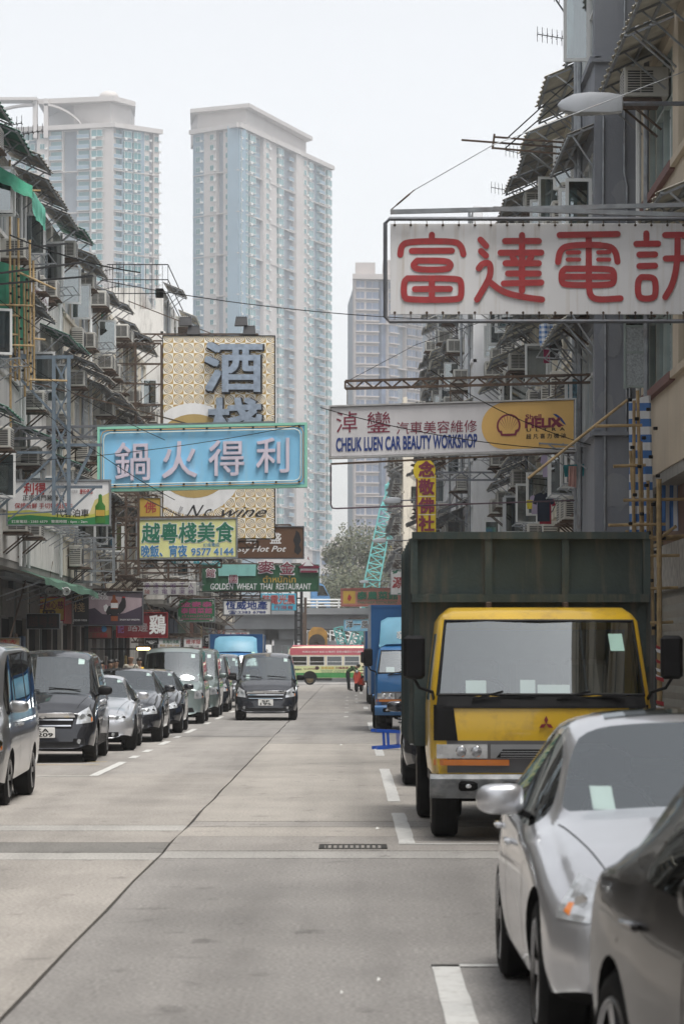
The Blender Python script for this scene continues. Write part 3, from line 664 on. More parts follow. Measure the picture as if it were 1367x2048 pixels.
def terrace(name, label, s, y0, y1, Xf, z0, sill0, fh, nfl, wall, frame, bay=3.2, win_h=1.55, seed=1, canopy=.6, ac=.6, sash=.4, rack=.3, cmat=(CORR, CORRP), depth=11, shop=.7, roofz=None, proj=(.6, .95), shopmat=None, pier=.5, cull=True):
    g = random.Random(seed); t = thing(name, label, 'tenement', (Xf, y0, 0)); roofz = roofz or sill0 + (nfl - 1) * fh + win_h + 1.0
    def BX(b, t0, t1, ya, yb, za, zb, mi=0): b.box(min(Xf - s * t0, Xf - s * t1), ya, za, max(Xf - s * t0, Xf - s * t1), yb, zb, mi)
    nb = max(1, round((y1 - y0) / bay)); bw = (y1 - y0) / nb
    b = MB(); th = -.28
    zc = z0
    for k in range(nfl):
        zs = sill0 + k * fh; BX(b, 0, th, y0, y1, zc, zs)
        for j in range(nb + 1):
            ya = max(y0, y0 + j * bw - pier / 2); yb = min(y1, y0 + j * bw + pier / 2); BX(b, 0, th, ya, yb, zs, zs + win_h)
        zc = zs + win_h
    BX(b, 0, th, y0, y1, zc, roofz)
    BX(b, th, -depth, y0, y0 + .25, z0, roofz - .4); BX(b, th, -depth, y1 - .25, y1, z0, roofz - .4)   # party walls
    b.build('wall', wall, t)
    b = MB(); BX(b, -.02, -depth, y0 + .01, y1 - .01, z0 - .16, z0 - .002); BX(b, -.3, -depth, y0 + .26, y1 - .26, roofz - .7, roofz - .5); b.build('floor_slab', W_CONC, t)
    b = MB(); BX(b, -1.2, -1.3, y0 + .26, y1 - .26, z0, roofz - .7); b.build('dark_room_backing', DARK, t)  # added near-black sheet, stands in for the darkness of the rooms behind the windows
    for k in range(nfl):                                                            # ledges
        zs = sill0 + k * fh; b = MB(); BX(b, .07, -.1, y0, y1, zs - .1, zs - .003); b.build('sill_ledge', wall, t)
    # ground floor: shopfront set back under the upper storeys
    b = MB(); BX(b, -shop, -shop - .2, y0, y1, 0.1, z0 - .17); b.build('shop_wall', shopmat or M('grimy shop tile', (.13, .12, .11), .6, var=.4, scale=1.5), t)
    b = MB(); BX(b, -shop - .2, -depth, y0, y0 + .2, .1, z0 - .17); b.build('end_wall', wall, t)
    for j in range(0, nb + 1):
        b = MB(); ya = y0 + j * bw; BX(b, -shop + .12, -shop - .05, max(y0, ya - .22), min(y1, ya + .22), .1, z0 - .17); b.build('pillar', g.choice(PILM), t)
        if j < nb and in_frame(Xf, ya + bw / 2, 2):
            k_ = g.random(); a0, a1 = ya + .24, ya + bw - .24; X0 = Xf + s * (shop - .02); m_ = MB()
            if k_ < .3:
                n_ = 26; m_.loft([[(X0 - s * .03 * (q % 2), a0, .15 + 2.5 * q / n_), (X0 - s * .03 * (q % 2), a1, .15 + 2.5 * q / n_)] for q in range(n_ + 1)], close=False, caps=False); m_.build('roller_shutter', g.choice(SHUT), t)
            elif k_ < .85:
                BX(m_, -shop + .01, -shop - .1, a0, a1, .12, 2.6); m_.build('painted_shop_gloom', DARK, t)  # flush near-black slab: the shop's inner gloom put in as colour
                for q in range(g.randint(2, 4)):
                    m_ = MB(); ww = g.uniform(.25, .7); yy = g.uniform(a0, a1 - ww); zz = g.uniform(.15, 1.5); m_.rbox(min(X0, X0 - s * .12), yy, zz, max(X0, X0 - s * .12), yy + ww, zz + g.uniform(.3, .8), .02); m_.build('display_stock', g.choice(STOCK), t)
            m_ = MB(); BX(m_, -shop + .14, -shop - .05, a0, a1, 2.65, 3.3); m_.build('fascia_board', g.choice(STOCK), t)
    wfr, wpn, wcu = mesh_window(bw - pier, win_h, frame, 4 if bw > 2.6 else 3)
    sgn = (s, 1, 1)
    cans = {}
    for k in range(nfl):
        zs = sill0 + k * fh
        for j in range(nb):
            yc = y0 + (j + .5) * bw
            if cull and not in_frame(Xf, yc, zs): 
                continue
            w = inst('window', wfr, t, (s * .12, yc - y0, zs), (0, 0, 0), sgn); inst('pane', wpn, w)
            if g.random() < .7: inst('curtain', g.choice(wcu), w, (0, 0 if g.random() < .5 else (bw - pier) * .5, 0))
            if g.random() < canopy:
                pr = g.uniform(*proj); m = g.choice(cmat); key = (round(pr, 1), m.name)
                if key not in cans: cans[key] = (mesh_canopy(bw * .96, key[0], key[0] * .42, m), mesh_struts(bw * .96, key[0], key[0] * .42))
                c = inst('canopy', cans[key][0], t, (0, yc - y0 - bw * .48, zs + win_h + g.uniform(.2, .38)), (g.uniform(-.02, .02), 0, 0), sgn); inst('strut', cans[key][1], c)
            if g.random() < ac:
                for q in range(1 if g.random() < .6 else 2):
                    z = zs + (win_h * .64 if g.random() < .5 else -.55); yy = yc - y0 + g.uniform(-.35, .35) * bw
                    if g.random() < .75:
                        a = inst('air_conditioner', AC_ME, t, (0, yy, z), (0, 0, 0), sgn); inst('bracket', ACB_ME, a)
                    else: a = inst('air_conditioner', SAC_ME, t, (0, yy, zs - .75), (0, 0, 0), sgn); inst('bracket', ACB_ME, a)
            if g.random() < sash:
                for q in range(g.choice((1, 2))):
                    sw, sp = mesh_sash(.52, round(win_h * .6, 2), frame)
                    o = inst('sash', sw, t, (-s * .0, yc - y0 + bw * g.choice((-.2, .0, .22, .35)), zs + .06), (0, 0, s * R(g.uniform(-25, 15))), sgn); inst('pane', sp, o)
            if g.random() < rack:
                inst('drying_rack', RACK_ME, t, (0, yc - y0, zs - .15), (0, 0, 0), sgn)
    for q in range(max(2, int((y1 - y0) / 6))):
        b = MB(); yy = y0 + g.uniform(.3, y1 - y0 - .3); x = Xf - s * .09
        b.tube([(x, yy, z0 - .1), (x, yy, z0 + (roofz - z0) * .5), (x, yy + g.uniform(-.4, .4), z0 + (roofz - z0) * .55), (x, yy + .1, roofz)], .04, 6); b.build('drainpipe', g.choice((STEEL, FR_WHITE, STEEL)), t)
    for q in range(int((y1 - y0) / 4)):                                              # surface cables
        b = MB(); za = g.uniform(z0 + .1, roofz - 1); x = Xf - s * .03; ya = y0 + g.uniform(0, (y1 - y0) * .4); yb = y1 - g.uniform(0, (y1 - y0) * .4)
        b.tube([(x - s * .02 * abs(math.sin(i)), ya + (yb - ya) * i / 8, za + .25 * math.sin(i * .7) - .02 * i) for i in range(9)], .012, 4); b.build('cable', BLACK, t)
    return t
PILM = [M('pillar tile %d' % i, c, .6, var=.25, scale=3, dirt=(.05, .05, .05)) for i, c in enumerate(((.16, .15, .14), (.10, .08, .07), (.28, .26, .23), (.06, .07, .07)))]
SHUT = [M('shutter %d' % i, c, .5, .3, var=.15) for i, c in enumerate(((.22, .22, .22), (.12, .13, .14), (.25, .23, .19)))]
STOCK = [M('stock %d' % i, c, .6, var=.5, scale=7) for i, c in enumerate(((.25, .05, .04), (.05, .09, .16), (.35, .33, .30), (.05, .05, .05), (.3, .22, .08), (.06, .14, .10), (.12, .10, .09)))]
SH_BROWN = M('brown brick tile', (.16, .085, .05), .6, var=.35, scale=6)
R1 = terrace('tenement_block', 'beige rendered tenement with red-brown sills beside the bamboo scaffold', 1, -30, 44.2, 4.3, 4.28, 5.5, 2.8, 3, W_BEIGE, FR_STEEL, bay=4.64, win_h=1.75, seed=4, canopy=1, ac=.0, sash=.0, rack=.0, cmat=(CORRP,), proj=(.7, .75), shopmat=SH_BROWN, pier=.7, roofz=14.5, shop=.3)
R2 = terrace('tenement_block', 'slate grey painted tenement standing forward next to the beige one', 1, 44.7, 48.9, 3.65, 3.55, 5.1, 2.8, 3, W_GREY, FR_WHITE, bay=4.1, win_h=1.6, seed=12, canopy=.75, ac=.5, sash=.5, rack=.6, cmat=(CORR, CORRP), pier=.6, roofz=13.9, proj=(.3, .42))
R3 = terrace('tenement_block', 'cream tenement hung with laundry behind the car workshop sign', 1, 49.2, 75, 4.3, 3.7, 4.7, 2.85, 3, W_CREAM, FR_WHITE, bay=3.0, seed=23, canopy=.85, ac=.85, sash=.6, rack=.5, roofz=12.6, cmat=(CORRP, CORR))
R4 = terrace('tenement_block', 'white tenement crowded with air conditioners, third back on its side', 1, 75.2, 87.6, 4.4, 3.7, 4.7, 2.85, 3, W_WHITE, FR_WHITE, bay=3.1, seed=31, canopy=.8, ac=.9, sash=.6, rack=.4, roofz=13.2, cmat=(CORRP, CORR))
R5 = terrace('tenement_block', 'pale tenement with a broad blank end wall facing down the street', 1, 88, 126, 3.62, 3.7, 4.7, 2.9, 4, W_PALE, FR_WHITE, bay=3.2, seed=45, canopy=.7, ac=.9, sash=.4, rack=.3, roofz=15.0, cmat=(CORR, CORRP))
R6 = terrace('tenement_block', 'bare concrete tenement at the corner behind the yellow vertical sign', 1, 126.4, 172, 4.0, 3.7, 4.7, 2.9, 4, W_CONC, FR_BROWN, bay=3.4, seed=52, canopy=.5, ac=.9, sash=.3, rack=.3, roofz=17.0, cmat=(CORR,))
R7 = terrace('tenement_block', 'tall cream tenement with dark awnings beyond the cross street', 1, 212, 262, 3.75, 3.7, 4.8, 2.9, 5, W_CREAM, FR_WHITE, bay=3.4, seed=61, canopy=.8, ac=1, sash=.0, rack=.1, roofz=20.2, cmat=(CORR,))
L1 = terrace('tenement_block', 'whitewashed tenement with bamboo scaffold and green netting at the near end', -1, 50, 76, -7.3, 3.8, 4.9, 2.85, 3, W_WHITE, FR_WHITE, bay=2.9, seed=70, canopy=.8, ac=.7, sash=.5, rack=.4, roofz=12.3, cmat=(CORR, CORRG))
L0 = terrace('tenement_block', 'dark concrete tenement beside the viewer, seen only as reflections in the near cars', -1, -30, 49.6, -7.3, 3.8, 4.9, 2.85, 3, W_CONC, FR_BROWN, bay=3.6, seed=71, canopy=.6, ac=.5, sash=0, rack=0, roofz=12.3, cull=False)
L2 = terrace('tenement_block', 'stained cream tenement under ragged dark canopies and a hanging green sheet', -1, 76.2, 107, -7.3, 3.8, 4.8, 2.85, 3, W_CREAM, FR_WHITE, bay=2.8, seed=81, canopy=.85, ac=.8, sash=.5, rack=.4, roofz=12.2, cmat=(CORR,))
L3 = terrace('tenement_block', 'taller peeling white tenement with roof railings behind the gold patterned sign', -1, 108, 146, -6.75, 3.8, 4.8, 2.9, 4, W_WHITE, FR_WHITE, bay=3.1, seed=92, canopy=.6, ac=.8, sash=.3, rack=.4, roofz=14.7, cmat=(CORR, CORRP))
L4 = terrace('tenement_block', 'cream tenement at the far corner behind the estate agent sign', -1, 146.4, 181, -7.0, 3.8, 4.8, 2.9, 4, W_CREAM, FR_WHITE, bay=3.3, seed=99, canopy=.6, ac=.8, sash=.2, rack=.3, roofz=15.5)
for (s, y, X, t_) in ((1, 60, 4.3, R3), (1, 80, 4.4, R4), (-1, 66, -7.3, L1), (-1, 90, -7.3, L2), (-1, 124, -6.75, L3), (1, 100, 3.6, R5)):
    # television aerials on the roofs
    g = random.Random(int(y))
    for q in range(2):
        b = MB(); z = 12.2 if s < 0 and y < 100 else 14; yy = y + g.uniform(-4, 4); x = X + s * g.uniform(.1, .8); z1 = z + g.uniform(.5, 1.1)
        b.cyl((x, yy, z - 1.2), (x, yy, z1), .02, n=5); b.cyl((x, yy, z1 - .1), (x - s * .8, yy + .3, z1 + .1), .012, n=4)
        for k in range(9): p = Vector((x - s * .8 * k / 8, yy + .3 * k / 8, z1 - .1 + .2 * k / 8)); b.cyl(p + Vector((0, -.28 + .015 * k, 0)), p + Vector((0, .28 - .015 * k, 0)), .008, n=4); b.cyl(p + Vector((0, 0, -.16)), p + Vector((0, 0, .16)), .008, n=4)
        b.build('roof_aerial', BLACK, t_)
# roof railings on L3
b = MB(); x0, x1 = -8.8, -6.6
for z in (14.9, 15.4, 15.95): b.cyl((x0, 108.3, z), (x1, 108.3, z), .02, n=5); b.cyl((x1, 108.3, z), (x1, 118, z), .02, n=5)
for k in range(12): b.cyl((x0 + (x1 - x0) * k / 11, 108.3, 14.3), (x0 + (x1 - x0) * k / 11, 108.3, 15.95), .012, n=4)
b.build('roof_railing', BLACK, L3)
b = MB(); b.box(-13, 109, 14.3, -7.6, 116, 15.2); b.build('roof_shed', W_WHITE, L3)
# R1 extras: red sills, wired sash, boxed air conditioner
SILLR = M('red-brown sill', (.16, .07, .06), .7, var=.2)
for k in range(2):
    b = MB(); b.box(4.22, 39.6, 5.38 + 2.8 * k, 4.32, 44.1, 5.5 + 2.8 * k); b.build('sill', SILLR, R1)
b = MB()
for z in (5.62, 6.12, 6.5, 6.98): b.box(3.98, 43.4, z, 4.33, 43.44, z + .03)
for x in (3.97, 4.31): b.box(x, 43.395, 5.6, x + .03, 43.445, 7.02)
so = b.build('sash', FR_STEEL, R1); b = MB(); b.box(4.0, 43.41, 5.62, 4.31, 43.43, 6.5); b.build('wired_pane', M('wired glass', (.38, .41, .42), .35, var=.35, scale=40), so); b = MB(); b.box(4.0, 43.41, 6.53, 4.31, 43.43, 6.98); b.build('pane', BGLASS, so)
a = inst('air_conditioner', AC_ME, R1, (0, 72.4, 2.95 + 4.0)); inst('bracket', ACB_ME, a)
a = inst('air_conditioner', AC_ME, R1, (0, 71.6, 5.45 + 4.0)); inst('bracket', ACB_ME, a)

# R2 extras on the wall that faces down the street: patched render, conduits, a ledge
PATCH = plaster('lighter patched render', (.27, .285, .31), (.40, .40, .40), .6); g = random.Random(8)
for k, (xa, xb, za, zb) in enumerate(((3.72, 4.25, 3.9, 4.5), (3.70, 4.1, 6.2, 6.75), (3.9, 4.4, 8.4, 8.9), (3.68, 3.95, 5.3, 5.7), (3.75, 4.3, 7.2, 7.35))):
    b = MB(); n = 14; cx, cz = (xa + xb) / 2, (za + zb) / 2; b.prism([(cx + (xb - xa) / 2 * math.cos(6.283 * i / n) * g.uniform(.75, 1.05), cz + (zb - za) / 2 * math.sin(6.283 * i / n) * g.uniform(.75, 1.1)) for i in range(n)], 44.692, 44.71); b.build('render_patch', PATCH, R2)
for x, za, zb in ((3.80, 3.6, 9.8), (4.12, 5.0, 12.5), (4.2, 3.6, 7.0)):
    b = MB(); b.tube([(x, 44.66, za), (x + .01, 44.66, (za + zb) / 2), (x - .03, 44.66, (za + zb) / 2 + .2), (x - .02, 44.66, zb)], .02, 6); b.build('conduit', STEEL, R2)
for z in (5.08, 7.86, 10.66): b = MB(); b.box(3.60, 44.60, z - .06, 4.3, 44.70, z); b.build('ledge', W_GREY, R2)

FLORAL = M('blue flowered film', (.07, .17, .22), .3, var=.7, scale=22)
for k, (y, z, w, h) in enumerate(((46.6, 5.05, .24, 1.05), (47.3, 5.1, .26, 1.0), (45.2, 7.95, .40, 1.0), (46.4, 7.9, .42, 1.1), (45.6, 10.8, .4, 1.0))):
    sw, sp = mesh_sash(w, h, FR_WHITE); o = inst('sash', sw, R2, (0, y - 44.7, z), (0, 0, R(-6 + 4 * (k % 3)))); b = MB(); b.box(-w + .05, -.004, .05, -.05, .004, h - .05); inst('pane', mesh_only(b, 'pane', FLORAL if k < 2 else BGLASS), o)
c_ = inst('canopy', mesh_canopy(3.6, .55, .3, CORRP), R2, (0, .3, 7.05)); inst('strut', mesh_struts(3.6, .55, .3), c_)
for z in (6.95,):
    a = inst('air_conditioner', AC_ME, R2, (0, 1.4, z)); inst('bracket', ACB_ME, a)
# ------------------------------------------------------------------ signs
def C(name, c, rough=.5, **k): return M(name, c, rough, var=k.pop('var', .07), scale=k.pop('scale', 2), dirt=[x * .55 for x in c], dirt_amt=k.pop('amt', .4), dirt_scale=(2, 2, .5), **k)
INK = {'red': C('sign red', (.40, .035, .04)), 'navy': C('sign navy', (.02, .05, .22)), 'black': C('sign black', (.015, .015, .018)), 'white': C('sign white', (.82, .82, .82)), 'green': C('sign green', (.02, .17, .10)),
       'wine': C('sign wine red', (.20, .02, .05)), 'gold': C('sign gold', (.55, .36, .06)), 'blue': C('sign blue', (.05, .22, .45)), 'grey': C('sign grey', (.35, .35, .36)), 'magenta': C('sign magenta', (.45, .07, .22)), 'lilac': C('neon lilac', (.66, .60, .70)), 'tan': C('sign tan', (.45, .32, .18)), 'purple': C('sign purple', (.2, .1, .28)), 'darkred': C('dull dark red', (.05, .02, .02))}
def truss(mb, p0, p1, h, n, r=.022, drop=(0, 0, -1)):
    p0 = Vector(p0); p1 = Vector(p1); dn = Vector(drop) * h
    mb.bar(p0, p1, r * 2.4); mb.bar(p0 + dn, p1 + dn, r * 2.4)
    for k in range(n):
        a = p0 + (p1 - p0) * (k / n); b = p0 + (p1 - p0) * ((k + .5) / n); c = p0 + (p1 - p0) * ((k + 1) / n)
        mb.bar(a, b + dn, r * 1.6); mb.bar(b + dn, c, r * 1.6)
    mb.bar(p0, p0 + dn, r * 2)
class Sign:
    def __init__(s, name, label, x0, y0, x1, y1, d, bg, th=.14, slope=0., frame=None, fw=4, side=None, arms=1, hang=True, cat='sign', group=None, steel=None):
        s.d = d; s.k = d / F; s.sl = slope; s.xc = (x0 - VX) * s.k; a = P(x0, y1, d); b = P(x1, y0, d); s.a = a; s.b = b
        s.t = thing(name, label, cat, (a.x, d, a.z), group)
        m = MB(); m.rbox(a.x, d, a.z, b.x, d + th, b.z, min(.015, th / 3)); s.put(m, 'panel', bg)
        if frame:
            w = fw * s.k; m = MB(); q = .03
            m.box(a.x - w, d - q, b.z, b.x + w, d + th + .01, b.z + w); m.box(a.x - w, d - q, a.z - w, b.x + w, d + th + .01, a.z)
            m.box(a.x - w, d - q, a.z, a.x, d + th + .01, b.z); m.box(b.x, d - q, a.z, b.x + w, d + th + .01, b.z); s.put(m, 'frame', frame)
        if side is not None:                                                       # steel arms back to the wall
            for j in range(arms):
                z = b.z - .04 + .12 if j == 0 else a.z - .08
                m = MB(); e = a.x + (b.x - a.x) * (.85 if side > 0 else .85) if side < 0 else b.x - (b.x - a.x) * .85
                wall = (XL if side < 0 else XR) + side * .1
                truss(m, (e, d + th / 2, z), (wall, d + th / 2, z), .22, max(3, int(abs(e - wall) / .5))); s.put(m, 'support_truss', steel or RUST)
            m = MB(); m.bar(((a.x + b.x) / 2, d + th / 2, b.z), ((XL if side < 0 else XR), d + th / 2 + 1.2, b.z + 1.3), .03); s.put(m, 'stay', RUST)
    def put(s, m, name, mats, parent=None, smooth=False):
        if s.sl: m.v = [(x, y, z + s.sl * (x - s.xc)) for x, y, z in m.v]
        return m.build(name, mats, parent or s.t, smooth=smooth)
    def text(s, t, x0, y0, x1, y1, ink, bold=.012, depth=0., shear=0., lift=.006):
        a = P(x0, y1, s.d); b = P(x1, y0, s.d); m = MB(); put_text(m, t, a.x, a.z, b.x, b.z, s.d - lift, bold, depth, shear)
        return s.put(m, 'lettering', INK[ink] if isinstance(ink, str) else ink)
    def poly(s, pts, mat, name='print', lift=.004, depth=0):
        q = [P(x, y, s.d) for x, y in pts]; m = MB(); y = s.d - lift
        if depth: m.prism([(p.x, p.z) for p in q], y, y - depth)
        else: m.add([(p.x, y, p.z) for p in q], [tuple(range(len(q)))])
        return s.put(m, name, mat)
    def chars(s, t, boxes, ink, **k):
        for c, bx in zip(t, boxes): s.text(c, *bx, ink, **k)
def circ(cx, cy, rx, ry=None, n=28, a0=0, a1=360): 
    ry = ry or rx; return [(cx + rx * math.cos(R(a0 + (a1 - a0) * i / n)), cy + ry * math.sin(R(a0 + (a1 - a0) * i / n))) for i in range(n + (0 if a1 - a0 >= 360 else 1))]
PIPE = M('grey steel pipe', (.16, .17, .19), .5, .4, var=.2, scale=5, dirt=(.12, .07, .04), dirt_scale=(2, 2, 2))
# 1 the red lettered banner
BANNER = M('white banner sheet', (.78, .78, .79), .55, var=.05, scale=2, dirt=(.42, .33, .22), dirt_amt=.55, dirt_scale=(5, 1, .22))
d = 34.5; S = Sign('shop_banner', 'white banner with big red brush characters in a grey pipe frame, over the truck', 780, 447, 1426, 629, d, BANNER, th=.012)
m = MB()
zc = lambda x, y: ((684 + x / 2.0015 - VX) / F * d, EYE - (y / 2.0015 - HY) / F * d)
def chai(p):
    for _ in range(2):
        q = [p[0]]
        for a, b in zip(p[:-1], p[1:]): q += [(a[0] * .75 + b[0] * .25, a[1] * .75 + b[1] * .25), (a[0] * .25 + b[0] * .75, a[1] * .25 + b[1] * .75)]
        p = q + [p[-1]]
    return p
def ST(pts, w=25):
    pts = chai(pts) if len(pts) > 2 else pts
    stroke(m, [zc(*p) for p in pts], w / 2.0 / F * d, d - .004)
rr = lambda x0, y0, x1, y1: [(x0 + 15, y0), (x1 - 15, y0), (x1, y0 + 14), (x1, y1 - 14), (x1 - 15, y1), (x0 + 15, y1), (x0, y1 - 14), (x0, y0 + 14), (x0 + 15, y0)]
for q in ([(358, 940), (358, 965)], [(232, 1020), (236, 985), (262, 967), (450, 965), (476, 985), (484, 1018)], [(278, 1005), (438, 1004)], rr(285, 1044, 433, 1080), rr(246, 1115, 476, 1201), [(290, 1158), (430, 1157)], [(358, 1115), (358, 1200)],
          [(552, 960), (575, 985)], [(554, 1006), (574, 1024)], [(545, 1075), (560, 1055), (592, 1052), (592, 1105), (568, 1150), (538, 1200)], [(592, 1132), (640, 1170), (720, 1190), (798, 1200)], [(718, 942), (718, 1165)], [(650, 966), (785, 966)], [(632, 1013), (795, 1012)], [(652, 1055), (785, 1055)], [(662, 1096), (785, 1096)], [(645, 1136), (795, 1132)], [(680, 1030), (690, 1045)], [(755, 1030), (745, 1045)],
          [(868, 942), (1100, 938)], [(862, 1050), (868, 1005), (900, 982), (1060, 981), (1092, 1003), (1100, 1048)], [(985, 940), (985, 1050)], rr(876, 1076, 1086, 1142), [(880, 1108), (1080, 1108)], [(985, 1050), (985, 1150), (992, 1188), (1022, 1201), (1112, 1195)],
          [(1175, 977), (1262, 976)], [(1215, 935), (1215, 958)], [(1187, 1020), (1250, 1019)], [(1187, 1066), (1250, 1064)], rr(1181, 1110, 1252, 1196), [(1290, 942), (1395, 940), (1402, 1040), (1412, 1120), (1440, 1180), (1462, 1190)], [(1292, 1036), (1396, 1034)], [(1340, 942), (1338, 1060), (1320, 1140), (1290, 1190)]): ST(q)
for q in ([(900, 1012), (946, 1011)], [(900, 1040), (946, 1040)], [(1022, 1011), (1066, 1010)], [(1022, 1040), (1066, 1040)]): ST(q, 17)
BRUSH = M('red brush paint', (.42, .045, .05), .6, var=.15, scale=9, dirt=(.30, .09, .08), dirt_amt=.6, dirt_scale=(3, 3, 3)); S.put(m, 'lettering', BRUSH)
m = MB(); k = d / F
fx0, fz0 = (770 - VX) * k, EYE - (642 - HY) * k; fz1 = EYE - (437 - HY) * k
m.tube([(4.3, d + .03, fz1), (fx0 + .05, d + .03, fz1), (fx0, d + .03, fz1 - .05), (fx0, d + .03, fz0 + .05), (fx0 + .05, d + .03, fz0), (4.3, d + .03, fz0)], .024, 8); S.put(m, 'pipe_frame', PIPE, smooth=True)
for i in range(20):
    x = S.a.x + .05 + i * .185
    if x > 3.95: break
    for zt, zf in ((S.b.z - .02, fz1), (S.a.z + .02, fz0)):
        m = MB(); m.cyl((x, d - .004, zt), (x, d + .03, zf), .006, n=4); m.lathe([(0, .004), (-.004, .016), (-.006, .016), (-.008, .002)], (x, d - .002, zt), 'y', 8); S.put(m, 'grommet_tie', RUST)
m = MB(); p = P(780, 424, d - .1); q = P(985, 424, d - .1); m.bar((p.x, d - .1, p.z), (4.3, d - .1, P(0, 414, d).z + .02), .05); m.bar((q.x, d - .14, q.z + .03), (4.3, d - .14, P(0, 436, d).z), .06, .05); S.put(m, 'support_beam', STEEL)
m = MB(); a = P(781, 420, d - .1); b = P(828, 380, d - .1); m.bar(a, a + (b - a) * .25, .012); m.cyl(a + (b - a) * .25, a + (b - a) * .8, .011, n=6); m.bar(a + (b - a) * .8, b, .012); S.put(m, 'turnbuckle', RUST)
m = MB(); m.tube([b, P(985, 290, d), (4.1, d + 1, P(1210, 100, d).z)], .006, 5); S.put(m, 'stay_wire', STEEL)
# 2 car workshop sign
PALE = C('pale lightbox', (.64, .63, .645), .35, amt=.3); YELB = C('amber lightbox', (.70, .44, .14), .35, amt=.25); d = 46
S = Sign('workshop_sign', 'long pale and amber car workshop lightbox slung under a rusty lattice arm', 660, 814, 1148, 914, d, PALE, th=.22, slope=.030, frame=M('sign aluminium', (.5, .5, .5), .4, .5, var=.15, dirt=(.15, .1, .07), dirt_scale=(3, 3, 3)), fw=3)
S.poly([(1010, 909)] + [(1010 + 48 * math.cos(R(a)), 862 + 47 * math.sin(R(a))) for a in range(95, 270, 12)] + [(1010, 815), (1146, 815), (1146, 913 - 4)], YELB, 'print')
for t, bx in (('淖', (672, 824, 714, 866)), ('鑾', (733, 826, 781, 868))): S.text(t, *bx, 'wine', bold=.0)
S.text('汽車美容維修', 792, 848, 953, 873, 'wine', 0.); S.text('CHEUK LUEN CAR BEAUTY WORKSHOP', 672, 877, 953, 903, 'navy', .028)
S.text('Shell', 1050, 841, 1081, 850, 'wine', .02, lift=.010); S.text('HELIX', 1050, 850, 1120, 867, 'wine', .05, lift=.010); S.text('U  L  T  R  A', 1052, 869, 1128, 875, 'black', .02, lift=.010); S.text('超 凡 喜 力 機 油', 1051, 880, 1130, 890, 'black', .01, lift=.010)
S.poly([(1104, 841), (1112, 842), (1122, 850), (1131, 864), (1126, 862), (1117, 852)], INK['navy'], 'print', .010); S.poly([(1118, 866), (1127, 866), (1106, 850), (1100, 850)], INK['wine'], 'print', .011)
cx, cy_ = 1016, 862
S.poly([(cx + 24 * math.cos(R(a)), cy_ + 24 * math.sin(R(a)) * .98) for a in range(150, 391, 12)] + [(cx + 17, cy_ + 14), (cx + 15, cy_ + 20), (cx, cy_ + 21), (cx - 15, cy_ + 20), (cx - 17, cy_ + 14)], INK['wine'], 'emblem', .010)
S.poly([(cx + 20 * math.cos(R(a)), cy_ + 20 * math.sin(R(a)) * .98) for a in range(152, 389, 12)] + [(cx + 13, cy_ + 10), (cx + 12, cy_ + 16), (cx - 12, cy_ + 16), (cx - 13, cy_ + 10)], YELB, 'emblem', .012)
for a in range(205, 340, 19): S.poly([(cx + 4 * math.cos(R(a)), cy_ + 12 + 2 * math.sin(R(a))), (cx + 19 * math.cos(R(a - 1.6)), cy_ + 19 * math.sin(R(a - 1.6))), (cx + 19 * math.cos(R(a + 1.6)), cy_ + 19 * math.sin(R(a + 1.6)))], INK['wine'], 'emblem', .014)
m = MB(); truss(m, P(690, 762, d + .1), Vector((3.7, d + .1, P(0, 748, d).z)), .12, 13, .016); m.build('lattice_arm', RUST, S.t)
for px in (694, 900, 1110):
    m = MB(); a = P(px, 770 - (px - 690) * .02, d + .1); m.bar(a, (a.x, d + .1, P(0, 808 - (px - 690) * .03, d).z), .015); m.build('hanger', RUST, S.t)
m = MB(); m.tube([P(695, 762, d + .1), P(830, 690, d + .3), (3.7, d + .6, P(0, 560, d).z)], .006, 4); m.build('stay_wire', BLACK, S.t)
S2 = thing('empty_sign_frame', 'empty bent pipe sign frame hanging below the car workshop sign', 'sign frame', tuple(P(660, 1016, 47)))
m = MB(); m.tube([P(661, 930, 47), P(661, 1008, 47), P(664, 1016, 47), P(672, 1017, 47), Vector((3.7, 47, P(0, 1000, 47).z))], .012, 6); m.build('pipe', M('maroon pipe', (.10, .06, .08), .6, var=.3), S2, smooth=True)
m = MB(); m.bar(P(661, 928, 47), Vector((3.7, 47, P(0, 904, 47).z)), .03); m.build('top_bar', RUST, S2)
